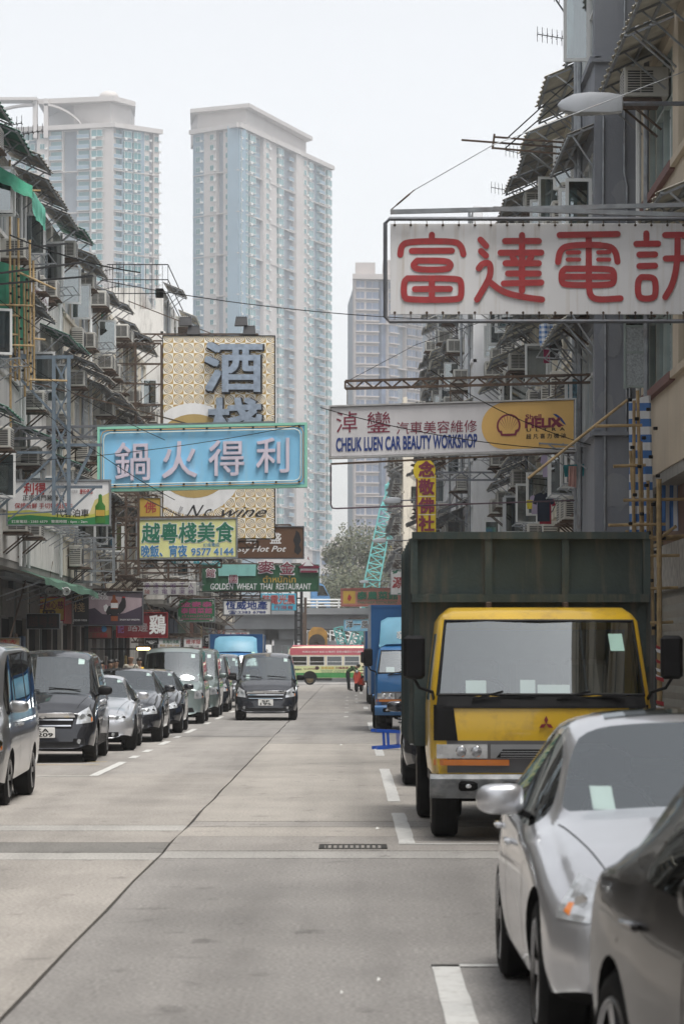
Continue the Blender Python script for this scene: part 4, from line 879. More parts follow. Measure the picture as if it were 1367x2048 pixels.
# 3 sky-blue neon sign
BLUE = M('chalky blue sign paint', (.25, .58, .84), .6, var=.05, scale=1.2, dirt=(.38, .55, .65), dirt_amt=.6, dirt_scale=(2, 2, .4)); MINT = C('mint sign edge', (.28, .64, .50), .5); d = 62
S = Sign('neon_sign', 'sky-blue neon sign with lilac characters and a mint edge, facing the road', 200, 859, 609, 978, d, BLUE, th=.3, slope=.022, frame=MINT, fw=5, side=-1, arms=1, steel=PIPE)
for t, bx in (('鍋', (231, 887, 300, 962)), ('火', (325, 887, 394, 959)), ('得', (418, 887, 488, 957)), ('利', (513, 884, 578, 953))): S.text(t, *bx, 'lilac', bold=.009, depth=.06)
for off, ink, rr_ in ((8, M('neon tube white', (.7, .78, .74), .3, var=.05), .012), (3, M('neon tube amber', (.55, .33, .12), .4, var=.2), .010)):
    m = MB(); a = P(200 + off, 978 - off, d); b = P(609 - off, 859 + off, d); r = .12; y = d - .05
    m.tube([(a.x + r, y, a.z), (b.x - r, y, a.z), (b.x - r * .3, y, a.z + r * .3), (b.x, y, a.z + r), (b.x, y, b.z - r), (b.x - r * .3, y, b.z - r * .3), (b.x - r, y, b.z), (a.x + r, y, b.z), (a.x + r * .3, y, b.z - r * .3), (a.x, y, b.z - r), (a.x, y, a.z + r), (a.x + r * .3, y, a.z + r * .3), (a.x + r, y, a.z)], rr_, 6); S.put(m, 'neon_tube', ink, smooth=True)
for px in range(230, 600, 46):
    for py in (862, 972):
        m = MB(); a = P(px, py, d); m.box(a.x - .02, d - .06, a.z - .015, a.x + .02, d, a.z + .015); S.put(m, 'tube_clip', BLACK)
# 4 gold patterned wine sign
def gold_pattern():
    m = bpy.data.materials.new('gold ring print'); m.use_nodes = True; nt = m.node_tree; N = nt.nodes; L = nt.links; b = N['Principled BSDF']; b.inputs['Roughness'].default_value = .45
    tc = N.new('ShaderNodeTexCoord'); sp = N.new('ShaderNodeSeparateXYZ'); L.new(tc.outputs['Object'], sp.inputs[0])
    def mt(op, a, b_=None, c=None):
        n = N.new('ShaderNodeMath'); n.operation = op
        for i, v in enumerate((a, b_, c)):
            if v is None: continue
            if isinstance(v, (int, float)): n.inputs[i].default_value = v
            else: L.new(v, n.inputs[i])
        return n.outputs[0]
    T_ = 20.6 / F * 97
    u = mt('FRACT', mt('DIVIDE', sp.outputs['X'], T_ * 2)); v = mt('FRACT', mt('DIVIDE', sp.outputs['Z'], T_ * 2))
    def cell(u, v, off):
        uu = mt('SUBTRACT', mt('FRACT', mt('ADD', mt('MULTIPLY', u, 2), off)), .5); vv = mt('SUBTRACT', mt('FRACT', mt('MULTIPLY', v, 2)), .5)
        r = mt('SQRT', mt('ADD', mt('MULTIPLY', uu, uu), mt('MULTIPLY', vv, vv)))
        rings = mt('GREATER_THAN', mt('SINE', mt('MULTIPLY', r, 38)), 0); q = mt('GREATER_THAN', mt('MULTIPLY', uu, vv), 0)
        inside = mt('LESS_THAN', r, .47); a = mt('ABSOLUTE', mt('SUBTRACT', rings, q))
        out = mt('GREATER_THAN', mt('MULTIPLY', uu, vv), 0)
        return mt('ADD', mt('MULTIPLY', a, inside), mt('MULTIPLY', mt('SUBTRACT', 1, inside), out))
    f = cell(u, v, 0)
    ck = mt('GREATER_THAN', mt('MULTIPLY', mt('SUBTRACT', mt('FRACT', mt('MULTIPLY', u, 2)), .5), mt('SUBTRACT', mt('FRACT', mt('MULTIPLY', v, 2)), .5)), 0)
    g1 = N.new('ShaderNodeMix'); g1.data_type = 'RGBA'; g1.inputs[6].default_value = (.50, .33, .10, 1); g1.inputs[7].default_value = (.20, .12, .03, 1); L.new(ck, g1.inputs[0])
    mx = N.new('ShaderNodeMix'); mx.data_type = 'RGBA'; mx.inputs[7].default_value = (.90, .87, .78, 1); L.new(g1.outputs[2], mx.inputs[6]); L.new(f, mx.inputs[0]); L.new(mx.outputs[2], b.inputs['Base Color'])
    return m
d = 97; S = Sign('wine_shop_sign', 'tall gold ring-patterned wine shop sign with steel characters, behind the blue neon sign', 326, 672, 549, 1077, d, gold_pattern(), th=.35, slope=.0, frame=BLACK, fw=1.2, side=-1, arms=2)
clip = lambda pts: [(max(x, 327), y) for x, y in pts]
S.poly(clip(circ(386, 918, 104, 112, 40)), INK['white']); S.poly(clip(circ(388, 912, 84, 84, 40)), C('flat gold print', (.46, .33, .12)), lift=.008)
BRUSHED = M('brushed steel letters', (.30, .36, .44), .35, .5, var=.25, scale=8)
for t, bx in (('酒', (411, 687, 523, 783)), ('棧', (417, 798, 523, 896))):
    S.text(t, bx[0] + 1, bx[1] + 1, bx[2] + 2, bx[3] + 2, 'black', bold=.034, depth=.05, lift=.05); S.text(t, *bx, BRUSHED, bold=.02, depth=.03, lift=.16)
S.text('N', 372, 1010, 408, 1034, 'black', .0, shear=.6, lift=.012); S.text('c', 408, 1018, 424, 1034, 'black', .0, shear=.5, lift=.012); S.text('wine', 442, 1014, 534, 1034, 'black', .0, shear=.55, lift=.012)
m = MB(); m.tube([P(x, y, d - .02) for x, y in ((350, 1034), (358, 1026), (366, 1014), (362, 1012), (357, 1024), (364, 1034), (376, 1028))], .012, 4); S.put(m, 'lettering', INK['grey'])
FLO = M('floodlight housing', (.03, .03, .032), .5, .3, var=.3)
for px in (378, 489):
    for dx, dy in ((0, 12), (16, 30)):
        m = MB(); a = P(px + dx, 672 - 40 + dy, d + .1)
        m.loft([[(a.x - .32, d - .05, a.z - .12), (a.x + .1, d - .05, a.z - .12), (a.x + .1, d + .35, a.z - .12), (a.x - .32, d + .35, a.z - .12)], [(a.x - .28, d + .05, a.z + .16), (a.x + .08, d + .05, a.z + .16), (a.x + .08, d + .3, a.z + .16), (a.x - .28, d + .3, a.z + .16)]])
        for q in range(6): m.box(a.x - .26 + q * .06, d + .02, a.z + .16, a.x - .24 + q * .06, d + .3, a.z + .19)
        m.build('floodlight', FLO, S.t)
        m = MB(); m.bar((a.x + .05, d + .15, S.b.z), (a.x + .05, d + .15, a.z), .04); m.build('floodlight_post', FLO, S.t)
# 5 .. 26 the smaller signs
LEMON = C('lemon sign board', (.75, .75, .34), .45, amt=.25); S = Sign('restaurant_sign', 'pale yellow restaurant sign with green brush characters and a phone number', 275, 1040, 472, 1116, 88, LEMON, th=.2, slope=.012, frame=STEEL, fw=3, side=-1, arms=2)
S.text('越粵棧美食', 284, 1047, 467, 1086, 'white', .05, shear=.05); S.text('越粵棧美食', 284, 1047, 467, 1086, 'green', .022, shear=.05, lift=.012)
S.text('晚飯、宵夜', 283, 1091, 374, 1114, 'white', .05); S.text('晚飯、宵夜', 283, 1091, 374, 1114, 'blue', .022, lift=.012); S.text('訂座電話:', 407, 1088, 440, 1095, 'blue', .01); S.text('9577 4144', 383, 1098, 467, 1112, 'white', .05); S.text('9577 4144', 383, 1098, 467, 1112, 'blue', .015, lift=.012)
S = Sign('hot_pot_sign', 'brown hot pot sign with white script behind the gold patterned sign', 440, 1054, 606, 1116, 105, C('cocoa sign board', (.13, .065, .035), .5), th=.2, frame=PIPE, fw=2, side=-1)
S.text('鍋', 492, 1066, 512, 1087, 'white', .02); S.text('盛', 540, 1066, 562, 1087, 'white', .02); S.text('Tasty Hot Pot', 458, 1092, 572, 1107, 'white', .012, shear=.35)
S.poly([(592, 1060), (598, 1066), (602, 1080), (598, 1090), (603, 1100), (596, 1110), (588, 1104), (590, 1092), (586, 1080), (590, 1070)], INK['black'], 'ornament')
S = Sign('thai_restaurant_sign', 'long dark green thai restaurant sign with a little temple roof on it', 406, 1131, 636, 1181, 126, C('bottle green sign board', (.02, .10, .045), .5), th=.3, frame=M('old green sign edge', (.06, .12, .08), .6, var=.3), fw=2, side=-1)
S.text('GOLDEN  WHEAT  THAI  RESTAURANT', 421, 1167, 622, 1179, 'white', .01, shear=.1); S.text('ตำหนักไท', 526, 1151, 591, 1165, 'gold', .015)
for t, bx in (('館', (413, 1138, 430, 1154)), ('國', (459, 1150, 474, 1166)), ('麥', (516, 1122, 548, 1146)), ('金', (560, 1124, 588, 1148))): S.text(t, bx[0] - 1, bx[1] - 1, bx[2] + 1, bx[3] + 1, 'white', .04, depth=.02); S.text(t, *bx, 'wine', .01, depth=.01, lift=.12)
S.poly([(436, 1129), (512, 1129), (511, 1152), (437, 1152)], C('turquoise plate', (.25, .55, .5), .4), 'plate', .02, .03)
S.poly([(600, 1145), (636, 1145), (636, 1134), (600, 1134)], INK['white'], 'temple_wall', .01, .05); S.poly([(596, 1134), (604, 1130), (614, 1122), (616, 1112), (619, 1122), (628, 1130), (640, 1133), (636, 1137), (600, 1137)], INK['wine'], 'temple_roof', .012, .08); S.poly([(606, 1132), (616, 1118), (627, 1132)], INK['white'], 'temple_gable', .1, .02); S.poly([(601, 1141), (634, 1141), (634, 1145), (601, 1145)], INK['wine'], 'temple_base', .07, .02)
d = 61.8; S = Sign('hot_pot_billboard', 'white hot pot billboard with a green beer bottle and swooping green foot', 16, 962, 219, 1049, d, INK['white'], th=.12, frame=STEEL, fw=3, side=None)
S.poly([(16, 1022), (60, 1020), (110, 1028), (160, 1032), (219, 1016), (219, 1049), (16, 1049)], C('lime print', (.55, .55, .10))); S.poly([(16, 1034), (60, 1030), (110, 1034), (160, 1038), (219, 1030), (219, 1049), (16, 1049)], C('leaf green print', (.03, .22, .07)), lift=.006); S.poly([(178, 1030), (190, 1000), (219, 985), (219, 1020)], C('pale gold print', (.68, .6, .25)), lift=.005)
for t, bx, ink, bo in (('利得', (48, 966, 92, 989), 'red', .02), ('火鍋', (98, 968, 129, 987), 'grey', 0), ('正宗澳門豬骨煲', (46, 990, 130, 1001), 'black', .01), ('保證新鮮 手切特級肥牛', (30, 1006, 146, 1017), 'red', .01), ('代客泊車', (112, 1018, 178, 1034), 'black', .01), ('訂座電話 : 2383 6579   營業時間 : 6pm - 2am', (24, 1040, 175, 1047), 'white', .01), ('慶祝優惠', (160, 978, 186, 988), 'red', .01), ('歡迎惠顧', (138, 980, 156, 986), 'grey', 0)): S.text(t, *bx, ink, bold=bo, lift=.01)
m = MB(); a = P(201, 1046, d); kk = d / F; m.lathe([(0, .001), (0, 10 * kk), (34 * kk, 10 * kk), (42 * kk, 4 * kk), (56 * kk, 3.4 * kk), (58 * kk, .001)], (a.x, d - .012, a.z), 'z', 16); m.v = [(x, d - .012 + (y - d + .012) * .08, z) for x, y, z in m.v]; S.put(m, 'bottle_print', M('bottle green print', (.05, .20, .03), .3, var=.2)); S.poly([(192, 1020), (210, 1020), (210, 1032), (192, 1032)], INK['gold'], lift=.026)
d = 85; S = Sign('drinks_billboard', 'dark drinks billboard showing a bottle and a black grouse under a mauve sky', 141, 1184, 285, 1250, d, INK['black'], th=.15, frame=PIPE, fw=1.5, side=-1)
MAUVE = C('mauve sky print', (.42, .33, .36)); S.poly([(178, 1185), (284, 1185), (284, 1249), (178, 1249)], MAUVE); S.poly([(178, 1185), (284, 1185), (284, 1196), (178, 1190)], C('dusk print', (.10, .08, .10)), lift=.006); S.poly([(178, 1218), (190, 1216), (205, 1228), (225, 1230), (250, 1226), (270, 1218), (284, 1212), (284, 1249), (178, 1249)], C('hill print', (.05, .035, .06)), lift=.008)
S.text('BLACK', 186, 1185, 214, 1192, 'white', .02, lift=.012); S.text('GROUSE', 183, 1193, 217, 1199, 'white', .02, lift=.012); S.text('SMOKY BUT SMOOTH', 240, 1238, 279, 1241, 'white', .01, lift=.012)
S.poly([(244, 1194), (250, 1195), (252, 1202), (252, 1214), (247, 1222), (240, 1228), (234, 1226), (238, 1210), (243, 1202)], INK['black'], 'bird_print', .012); S.poly([(245, 1193), (250, 1193), (251, 1196), (245, 1196)], INK['red'], 'bird_print', .014); S.poly([(207, 1212), (213, 1208), (218, 1214), (216, 1226), (209, 1222)], INK['white'], 'bird_print', .012); S.poly([(212, 1224), (217, 1212), (224, 1212), (224, 1228), (215, 1230)], INK['black'], 'bird_print', .013)
S.poly([(226, 1190), (231, 1190), (232, 1198), (236, 1202), (236, 1242), (222, 1242), (222, 1202), (225, 1198)], C('whisky print', (.28, .07, .02)), 'bottle_print', .016); S.poly([(222, 1206), (236, 1206), (236, 1216), (222, 1216)], INK['white'], 'bottle_print', .018); S.poly([(222, 1218), (236, 1218), (236, 1232), (222, 1232)], INK['black'], 'bottle_print', .018)
S.text('酒', 148, 1188, 167, 1201, 'tan', 0, lift=.012); S.text('棧', 147, 1205, 170, 1224, 'tan', 0, lift=.012); S.text('☎3559 9333', 143, 1238, 174, 1243, 'white', .02, lift=.012)
S = Sign('temple_sign', 'yellow square hall sign with dark red characters in a red border', 75, 1196, 128, 1240, 76, INK['gold'], th=.1, frame=INK['red'], fw=2, side=-1); S.text('堂佛心慈', 77, 1202, 127, 1218, 'wine', .015); S.text('念佛', 86, 1226, 112, 1234, 'red', .01)
S = Sign('unlit_sign', 'unlit black sign with dull red characters under the yellow hall sign', 54, 1228, 119, 1257, 72, INK['black'], th=.12, frame=STEEL, fw=1.2, side=-1); S.text('越粵棧', 58, 1232, 115, 1253, 'darkred', .02)
S = Sign('chicken_shop_sign', 'deep red shop sign with a big white character beside the drinks billboard', 234, 1226, 334, 1274, 92, C('deep red board', (.16, .012, .02)), th=.14, frame=INK['red'], fw=1.2, side=-1); S.text('鷄', 299, 1230, 331, 1268, 'white', .02); S.text('路邊', 256, 1246, 296, 1263, 'grey', .0); S.text('記', 236, 1250, 248, 1266, 'purple', .02)
S = Sign('light_panel', 'small colourful lightbox panel hung under the drinks billboard', 163, 1252, 224, 1277, 90, C('orange brown print', (.22, .10, .07)), th=.1, frame=INK['black'], fw=1); S.text('西餅麵包', 170, 1255, 205, 1264, 'wine', .02); S.text('正宗肥雞', 185, 1266, 215, 1275, 'red', .02); S.poly(circ(208, 1258, 6), INK['blue'])
S = Sign('faded_notice_sign', 'faded white notice sign with columns of purple characters below the pale yellow sign', 286, 1164, 393, 1190, 100, INK['white'], th=.05, side=-1)
for i, c in enumerate('承造水喉工人'): S.text(c, 289 + i * 17.5, 1166, 300 + i * 17.5, 1177, 'purple', 0.); S.text('接修電器渠務'[i], 289 + i * 17.5, 1179, 300 + i * 17.5, 1188, 'red' if i < 1 else 'purple', 0.)
S = Sign('thai_food_sign', 'small green thai food sign with magenta characters and a white key border', 356, 1198, 429, 1243, 118, C('mid green board', (.02, .15, .06)), th=.12, frame=STEEL, fw=1.5, side=-1); S.text('金麥泰', 362, 1203, 424, 1214, 'magenta', .02); S.text('泰國菜館', 362, 1216, 424, 1227, 'magenta', .02); S.text('ตำหนักไท', 364, 1229, 420, 1234, 'magenta', 0); S.text('GOLDEN WHEAT RESTAURANT', 361, 1236, 425, 1240, 'magenta', .01)
for q in ([(358, 1200), (366, 1200), (366, 1201), (359, 1201), (359, 1208), (358, 1208)], [(427, 1200), (419, 1200), (419, 1201), (426, 1201), (426, 1208), (427, 1208)], [(358, 1241), (366, 1241), (366, 1240), (359, 1240), (359, 1233), (358, 1233)], [(427, 1241), (419, 1241), (419, 1240), (426, 1240), (426, 1233), (427, 1233)]): S.poly(q, INK['white'])
S = Sign('estate_agent_sign', 'white estate agent sign with navy characters and a phone number', 448, 1200, 541, 1229, 130, INK['white'], th=.12, frame=STEEL, fw=2, side=-1); S.text('恆威地產', 452, 1202, 534, 1219, 'navy', .025); S.text('☎:2383 6788', 457, 1221, 531, 1228, 'navy', .02)
S = Sign('electrical_shop_sign', 'light blue shop sign with red characters right of the estate agent sign', 520, 1187, 592, 1221, 142, C('aqua board', (.08, .45, .65)), th=.12, side=-1); S.text('裝電光晨', 524, 1190, 590, 1208, 'white', .045); S.text('裝電光晨', 524, 1190, 590, 1208, 'red', .015, lift=.014); S.text('行限有', 548, 1211, 586, 1219, 'red', .01)
S = Sign('teal_strip_sign', 'thin teal sign strip with white characters below the pale yellow sign', 300, 1119, 440, 1129, 112, C('teal board', (.05, .30, .36)), th=.1, side=-1); S.text('飯菜海鮮・精品飲食・食得開心', 306, 1121, 434, 1127, 'white', .01)
for nm, lab, bx, d, bg, tx in (
    ('petroleum_gas_sign', 'white and green bottled gas shop sign above the man with yellow shirt', (316, 1278, 361, 1305), 106, 'white', (('新海石油氣', 326, 1280, 358, 1287, 'green'), ('電話: 2362 1918', 320, 1289, 358, 1293, 'gold'), ('2362 2718', 332, 1294, 358, 1298, 'gold'), ('九龍城獅子石道九號地下', 318, 1299, 358, 1303, 'black'))),
    ('fashion_shop_sign', 'tiny black shop sign with a white crescent beside the gas sign', (290, 1276, 317, 1288), 101, 'black', (('MARCH', 293, 1281, 313, 1285, 'white'),)),
    ('tailor_sign', 'white tailor sign with red characters and red bulbs beneath it', (368, 1276, 404, 1300), 114, 'white', (('雅洋服', 372, 1279, 401, 1288, 'red'), ('2383 1208', 378, 1291, 398, 1295, 'black'))),
    ('vegetarian_sign', 'small dark purple thai vegetarian sign left of the blue box lorry', (408, 1272, 433, 1291), 120, 'black', (('泰素食', 411, 1275, 430, 1283, 'white'), ('Thai Vegetarian', 410, 1285, 431, 1288, 'white'))),
    ('roast_meat_sign', 'dark sign with dull red characters below the thai vegetarian sign', (384, 1291, 434, 1306), 124, 'black', (('燒味', 400, 1293, 428, 1304, 'red'),)),
    ('old_shop_sign', 'white old shop sign with red characters above the blue box lorry', (450, 1263, 499, 1280), 150, 'white', (('大溫記', 456, 1265, 494, 1277, 'red'),)),
    ('laundry_sign', 'brown laundry sign with red characters behind the silver van roof', (0, 1276, 40, 1296), 66, 'tan', (('洗衣', 2, 1279, 34, 1292, 'red'),)),
    ('small_hall_sign', 'small square yellow sign with one red character beneath the sky-blue sign', (279, 996, 321, 1034), 91, 'gold', (('佛', 289, 1003, 312, 1026, 'red'),)),
    ('noodle_shop_sign', 'light blue sign with black brush characters at the crossing', (687, 1239, 760, 1262), 178, C('powder blue board', (.22, .48, .66)), (('洋一風食', 691, 1241, 752, 1257, 'white'), ('洋一風食', 691.5, 1241.5, 751.5, 1256.5, 'black')))):
    S = Sign(nm, lab, *bx, d, INK[bg] if isinstance(bg, str) else bg, th=.1, frame=STEEL, fw=.8, side=(1 if bx[0] > 650 else -1))
    for i, (t, *r) in enumerate(tx): S.text(t, *r[:4], r[4], .04 if (nm[0] == 'n' and i == 0) else .012, lift=.006 + .006 * i)
    if nm == 'tailor_sign': S.poly([(368, 1297), (404, 1297), (404, 1300), (368, 1300)], INK['red'])
    if nm == 'fashion_shop_sign': S.poly(circ(303, 1283, 6, 5, 14, 20, 160) + circ(303, 1281, 6, 4, 14, 160, 20), INK['white'])
# right side signs
d = 86.5; S = Sign('vertical_temple_sign', 'yellow vertical sign with dark red brush characters and a round top', 834, 950, 871, 1100, d, C('egg yellow board', (.68, .50, .02)), th=.2, side=1, arms=1, steel=PIPE)
m = MB(); c = P(848, 941, d); k = d / F; m.prism([(c.x + math.cos(a * .2244) * 22 * k, c.z + math.sin(a * .2244) * 24 * k) for a in range(28)], d - .01, d + .19); S.put(m, 'round_top', MATS['egg yellow board'])
m = MB(); m.box(S.a.x - .03, d - .02, S.a.z, S.a.x, d + .2, S.b.z - .1); S.put(m, 'red_edge', INK['wine'])
for c_, y in zip('念敬佛社', (923, 959, 996, 1032)): S.text(c_, 837, y, 867, y + 30, 'wine', .035, lift=.02)
for y in (954, 992, 1029, 1065): S.poly([(836, y), (869, y), (869, y + 1), (836, y + 1)], INK['white'], lift=.012)
d = 152; S = Sign('medicine_shop_sign', 'white sign with red characters and green leaves behind the tipper truck', 781, 1139, 862, 1189, d, INK['white'], th=.2, frame=STEEL, fw=1.2, side=1); S.text('源茂', 784, 1154, 828, 1176, 'red', .02, shear=.15); S.text('行', 834, 1154, 856, 1176, 'red', .02)
for x in range(795, 860, 9):
    for y in (1141, 1186): S.poly([(x, y), (x + 6, y), (x + 6, y + 1.6), (x, y + 1.6)], INK['green'])
S.poly([(784, 1148), (790, 1141), (796, 1139), (793, 1146)], INK['green']); S.poly([(783, 1143), (788, 1140), (788, 1146)], INK['green'], lift=.006)
d = 166; S = Sign('farm_restaurant_sign', 'pink farm restaurant sign with green characters and a gold square emblem', 683, 1179, 798, 1211, d, C('dusty pink board', (.46, .20, .16)), th=.25, frame=C('faded rose edge', (.42, .14, .12)), fw=2, side=1); S.poly([(686, 1182), (710, 1182), (710, 1207), (686, 1207)], INK['gold'], 'emblem'); S.poly([(698, 1188), (703, 1195), (699, 1203), (694, 1198), (696, 1192)], INK['red'], 'emblem', .01)
S.text('泰農菜館', 714, 1183, 795, 1199, 'green', .02, depth=.04); S.text('THAI FARM RESTAURANT', 714, 1202, 794, 1208, 'green', .015)
og = thing('orange_cone_lantern', 'orange cone shaped ornament beside the pink farm restaurant sign', 'ornament', tuple(P(806, 1210, 166))); m = MB(); a = P(806, 1208, 166.3); m.cyl(a, a + Vector((0, 0, .5)), .17, .04, 12); m.build('cone', M('orange plastic', (.75, .18, .03), .5, var=.1), og); m = MB(); m.bar(a + Vector((0, 0, .25)), (3.9, 166.3, a.z + .25), .03); m.build('bracket', STEEL, og)
# leftover triple-bar sign arm high on the far right
S2 = thing('bare_sign_arm', 'bare three-bar sign arm with stay wires jutting out below the street lamp', 'sign frame', tuple(P(985, 300, 50))); d = 50
for (xa, ya, xb, yb) in ((988, 274, 1215, 292), (922, 280, 1215, 302), (985, 296, 1213, 316)):
    m = MB(); m.bar(P(xa, ya, d), P(xb, yb, d + .2), .03); m.build('bar', RUST, S2)
m = MB(); m.bar(P(988, 268, d), P(984, 298, d), .035); m.build('end_bar', RUST, S2)
for (xa, ya, xb, yb) in ((1016, 274, 1205, 102), (1010, 296, 1195, 138)):
    m = MB(); m.cyl(P(xa, ya, d), P(xb, yb, d + .4), .012, n=5); m.build('stay_wire', BLACK, S2)
# street lamps on wall arms
LAMPB = M('lamp housing', (.42, .44, .47), .45, .2, var=.1, scale=3, dirt=(.25, .25, .25))
def street_lamp(label, px0, px1, py, d, wallx):
    a = P(px0, py, d); b = P(px1, py, d); L_ = b.x - a.x; t = thing('street_lamp', label, 'street lamp', tuple(b), 'street lamps on wall arms'); m = MB(); rg = []
    for u, w, h0, h1 in ((0, .2, .0, .02), (.06, .6, -.06, .08), (.25, .95, -.10, .16), (.5, 1, -.10, .19), (.8, .92, -.10, .18), (1, .7, -.08, .15), (1.02, .4, -.03, .08)):
        x = a.x + L_ * u; ww = .13 * L_ / .86 * w; k = L_ / .86
        rg.append([(x, d - ww, a.z + h0 * k), (x, d - ww * 1.05, a.z + (h0 + h1) / 2 * k), (x, d - ww * .7, a.z + h1 * .9 * k), (x, d, a.z + h1 * k), (x, d + ww * .7, a.z + h1 * .9 * k), (x, d + ww * 1.05, a.z + (h0 + h1) / 2 * k), (x, d + ww, a.z + h0 * k)])
    m.loft(rg); m.build('housing', LAMPB, t, smooth=True)
    m = MB(); m.ball((a.x + L_ * .42, d, a.z - .085 * L_ / .86), (L_ * .34, .1 * L_ / .86, .05 * L_ / .86), 14, 7); m.build('lens', M('lamp lens', (.35, .37, .38), .2, var=.1, coat=1), t, smooth=True)
    m = MB(); m.cyl((b.x, d, a.z + .03), (wallx, d, a.z + .03), .03 * max(1, L_), n=8); m.build('arm', PIPE, t)
street_lamp('large grey street lamp reaching in above the red lettered banner', 1114, 1242, 212, 38.5, 4.36); street_lamp('street lamp on a long arm in front of the teal crane boom', 765, 800, 1002, 132, 4.0); street_lamp('small street lamp crossing the lower teal crane boom', 744, 771, 1082, 168, 4.0); street_lamp('distant street lamp just above the pink farm restaurant sign', 718, 736, 1164, 225, 3.8)
# blue-grey lattice mast carrying the neon sign
d = 61.2; S2 = thing('sign_mast', 'blue-grey lattice mast and braces in front of the white hot pot billboard', 'sign mast', tuple(P(122, 1030, d))); BG = M('blue-grey steel paint', (.17, .22, .27), .5, .3, var=.2, dirt=(.12, .09, .07), dirt_scale=(2, 2, 2))
for px in (108, 138):
    m = MB(); m.bar(P(px, 712, d), P(px, 1030, d), .075, .06); m.build('leg', BG, S2)
for k in range(5):
    m = MB(); y = 720 + k * 62; m.bar(P(108, y, d), P(138, y + 62, d), .035); m.bar(P(138, y, d + .05), P(108, y + 62, d + .05), .035); m.build('cross_brace', BG, S2)
for (xa, ya, xb, yb, w) in ((-30, 716, 147, 714, .07), (-30, 700, 60, 712, .05), (105, 890, 205, 890, .06), (105, 974, 205, 974, .06), (-10, 905, 110, 905, .05), (110, 910, -5, 1020, .05), (150, 968, 185, 895, .06), (20, 735, 138, 860, .05), (-20, 1030, 140, 1022, .03), (140, 1022, 190, 975, .04), (15, 1042, 135, 945, .03)):
    m = MB(); m.bar(P(xa, ya, d + .08), P(xb, yb, d + .08), w); m.build('strut', BG, S2)
# ------------------------------------------------------------------ vehicles
def lerp(a, b, t): return a + (b - a) * t
def curve(pts, y):
    if y <= pts[0][0]: return pts[0][1]
    for (a, va), (b, vb) in zip(pts[:-1], pts[1:]):
        if y <= b: return lerp(va, vb, (y - a) / (b - a))
    return pts[-1][1]
def wheel(parent, x, y, r, w, side, alloy=ALLOY, spokes=7, steer=0.):
    """tyre with rim; side +1/-1 is the outer face"""
    o = bpy.data.objects.new('wheel', None); col.objects.link(o); o.parent = parent; o.location = (x, y, r); o.rotation_euler = (0, 0, steer)
    s = side; rr = r * .70
    m = MB(); m.lathe([(-s * w, rr), (-s * w, r * .93), (-s * w * .88, r), (-s * w * .12, r), (0, r * .93), (s * .012, r * .82), (0, rr), (-s * w * .3, rr * .97), (-s * w * .9, rr * .97)], axis='x', n=28)
    for k in range(3): m.lathe([(-s * w * (.3 + .2 * k), r * 1.001), (-s * w * (.34 + .2 * k), r * 1.004), (-s * w * (.38 + .2 * k), r * 1.001)], axis='x', n=28)
    m.build('tyre', RUBBER, o, smooth=True, world=False)
    m = MB(); m.lathe([(s * .004, rr * 1.02), (s * .008, rr * .93), (-s * .05, rr * .88), (-s * .09, rr * .5), (-s * .09, .03)], axis='x', n=28, mi=1); m.lathe([(s * .004, rr * 1.02), (s * .012, rr * .97), (s * .0, rr * .9)], axis='x', n=28)
    m.lathe([(-s * .01, .02), (-s * .01, rr * .2), (-s * .05, rr * .22)], axis='x', n=16)
    for k in range(spokes):
        a = 2 * math.pi * k / spokes; c, q = math.cos(a), math.sin(a); w0, w1 = rr * .11, rr * .16
        pts = []
        for rad, ww, dx in ((rr * .15, w0, -.012), (rr * .95, w1, -.002)):
            for e in (-1, 1): pts.append((s * dx, c * rad - q * ww * e, q * rad + c * ww * e))
        pts += [(p[0] - s * .035, p[1], p[2]) for p in pts]
        m.add(pts, [(0, 1, 3, 2), (0, 2, 6, 4), (1, 5, 7, 3), (4, 6, 7, 5)])
    m.build('rim', [alloy, DARK], o, smooth=True, world=False)
    return o
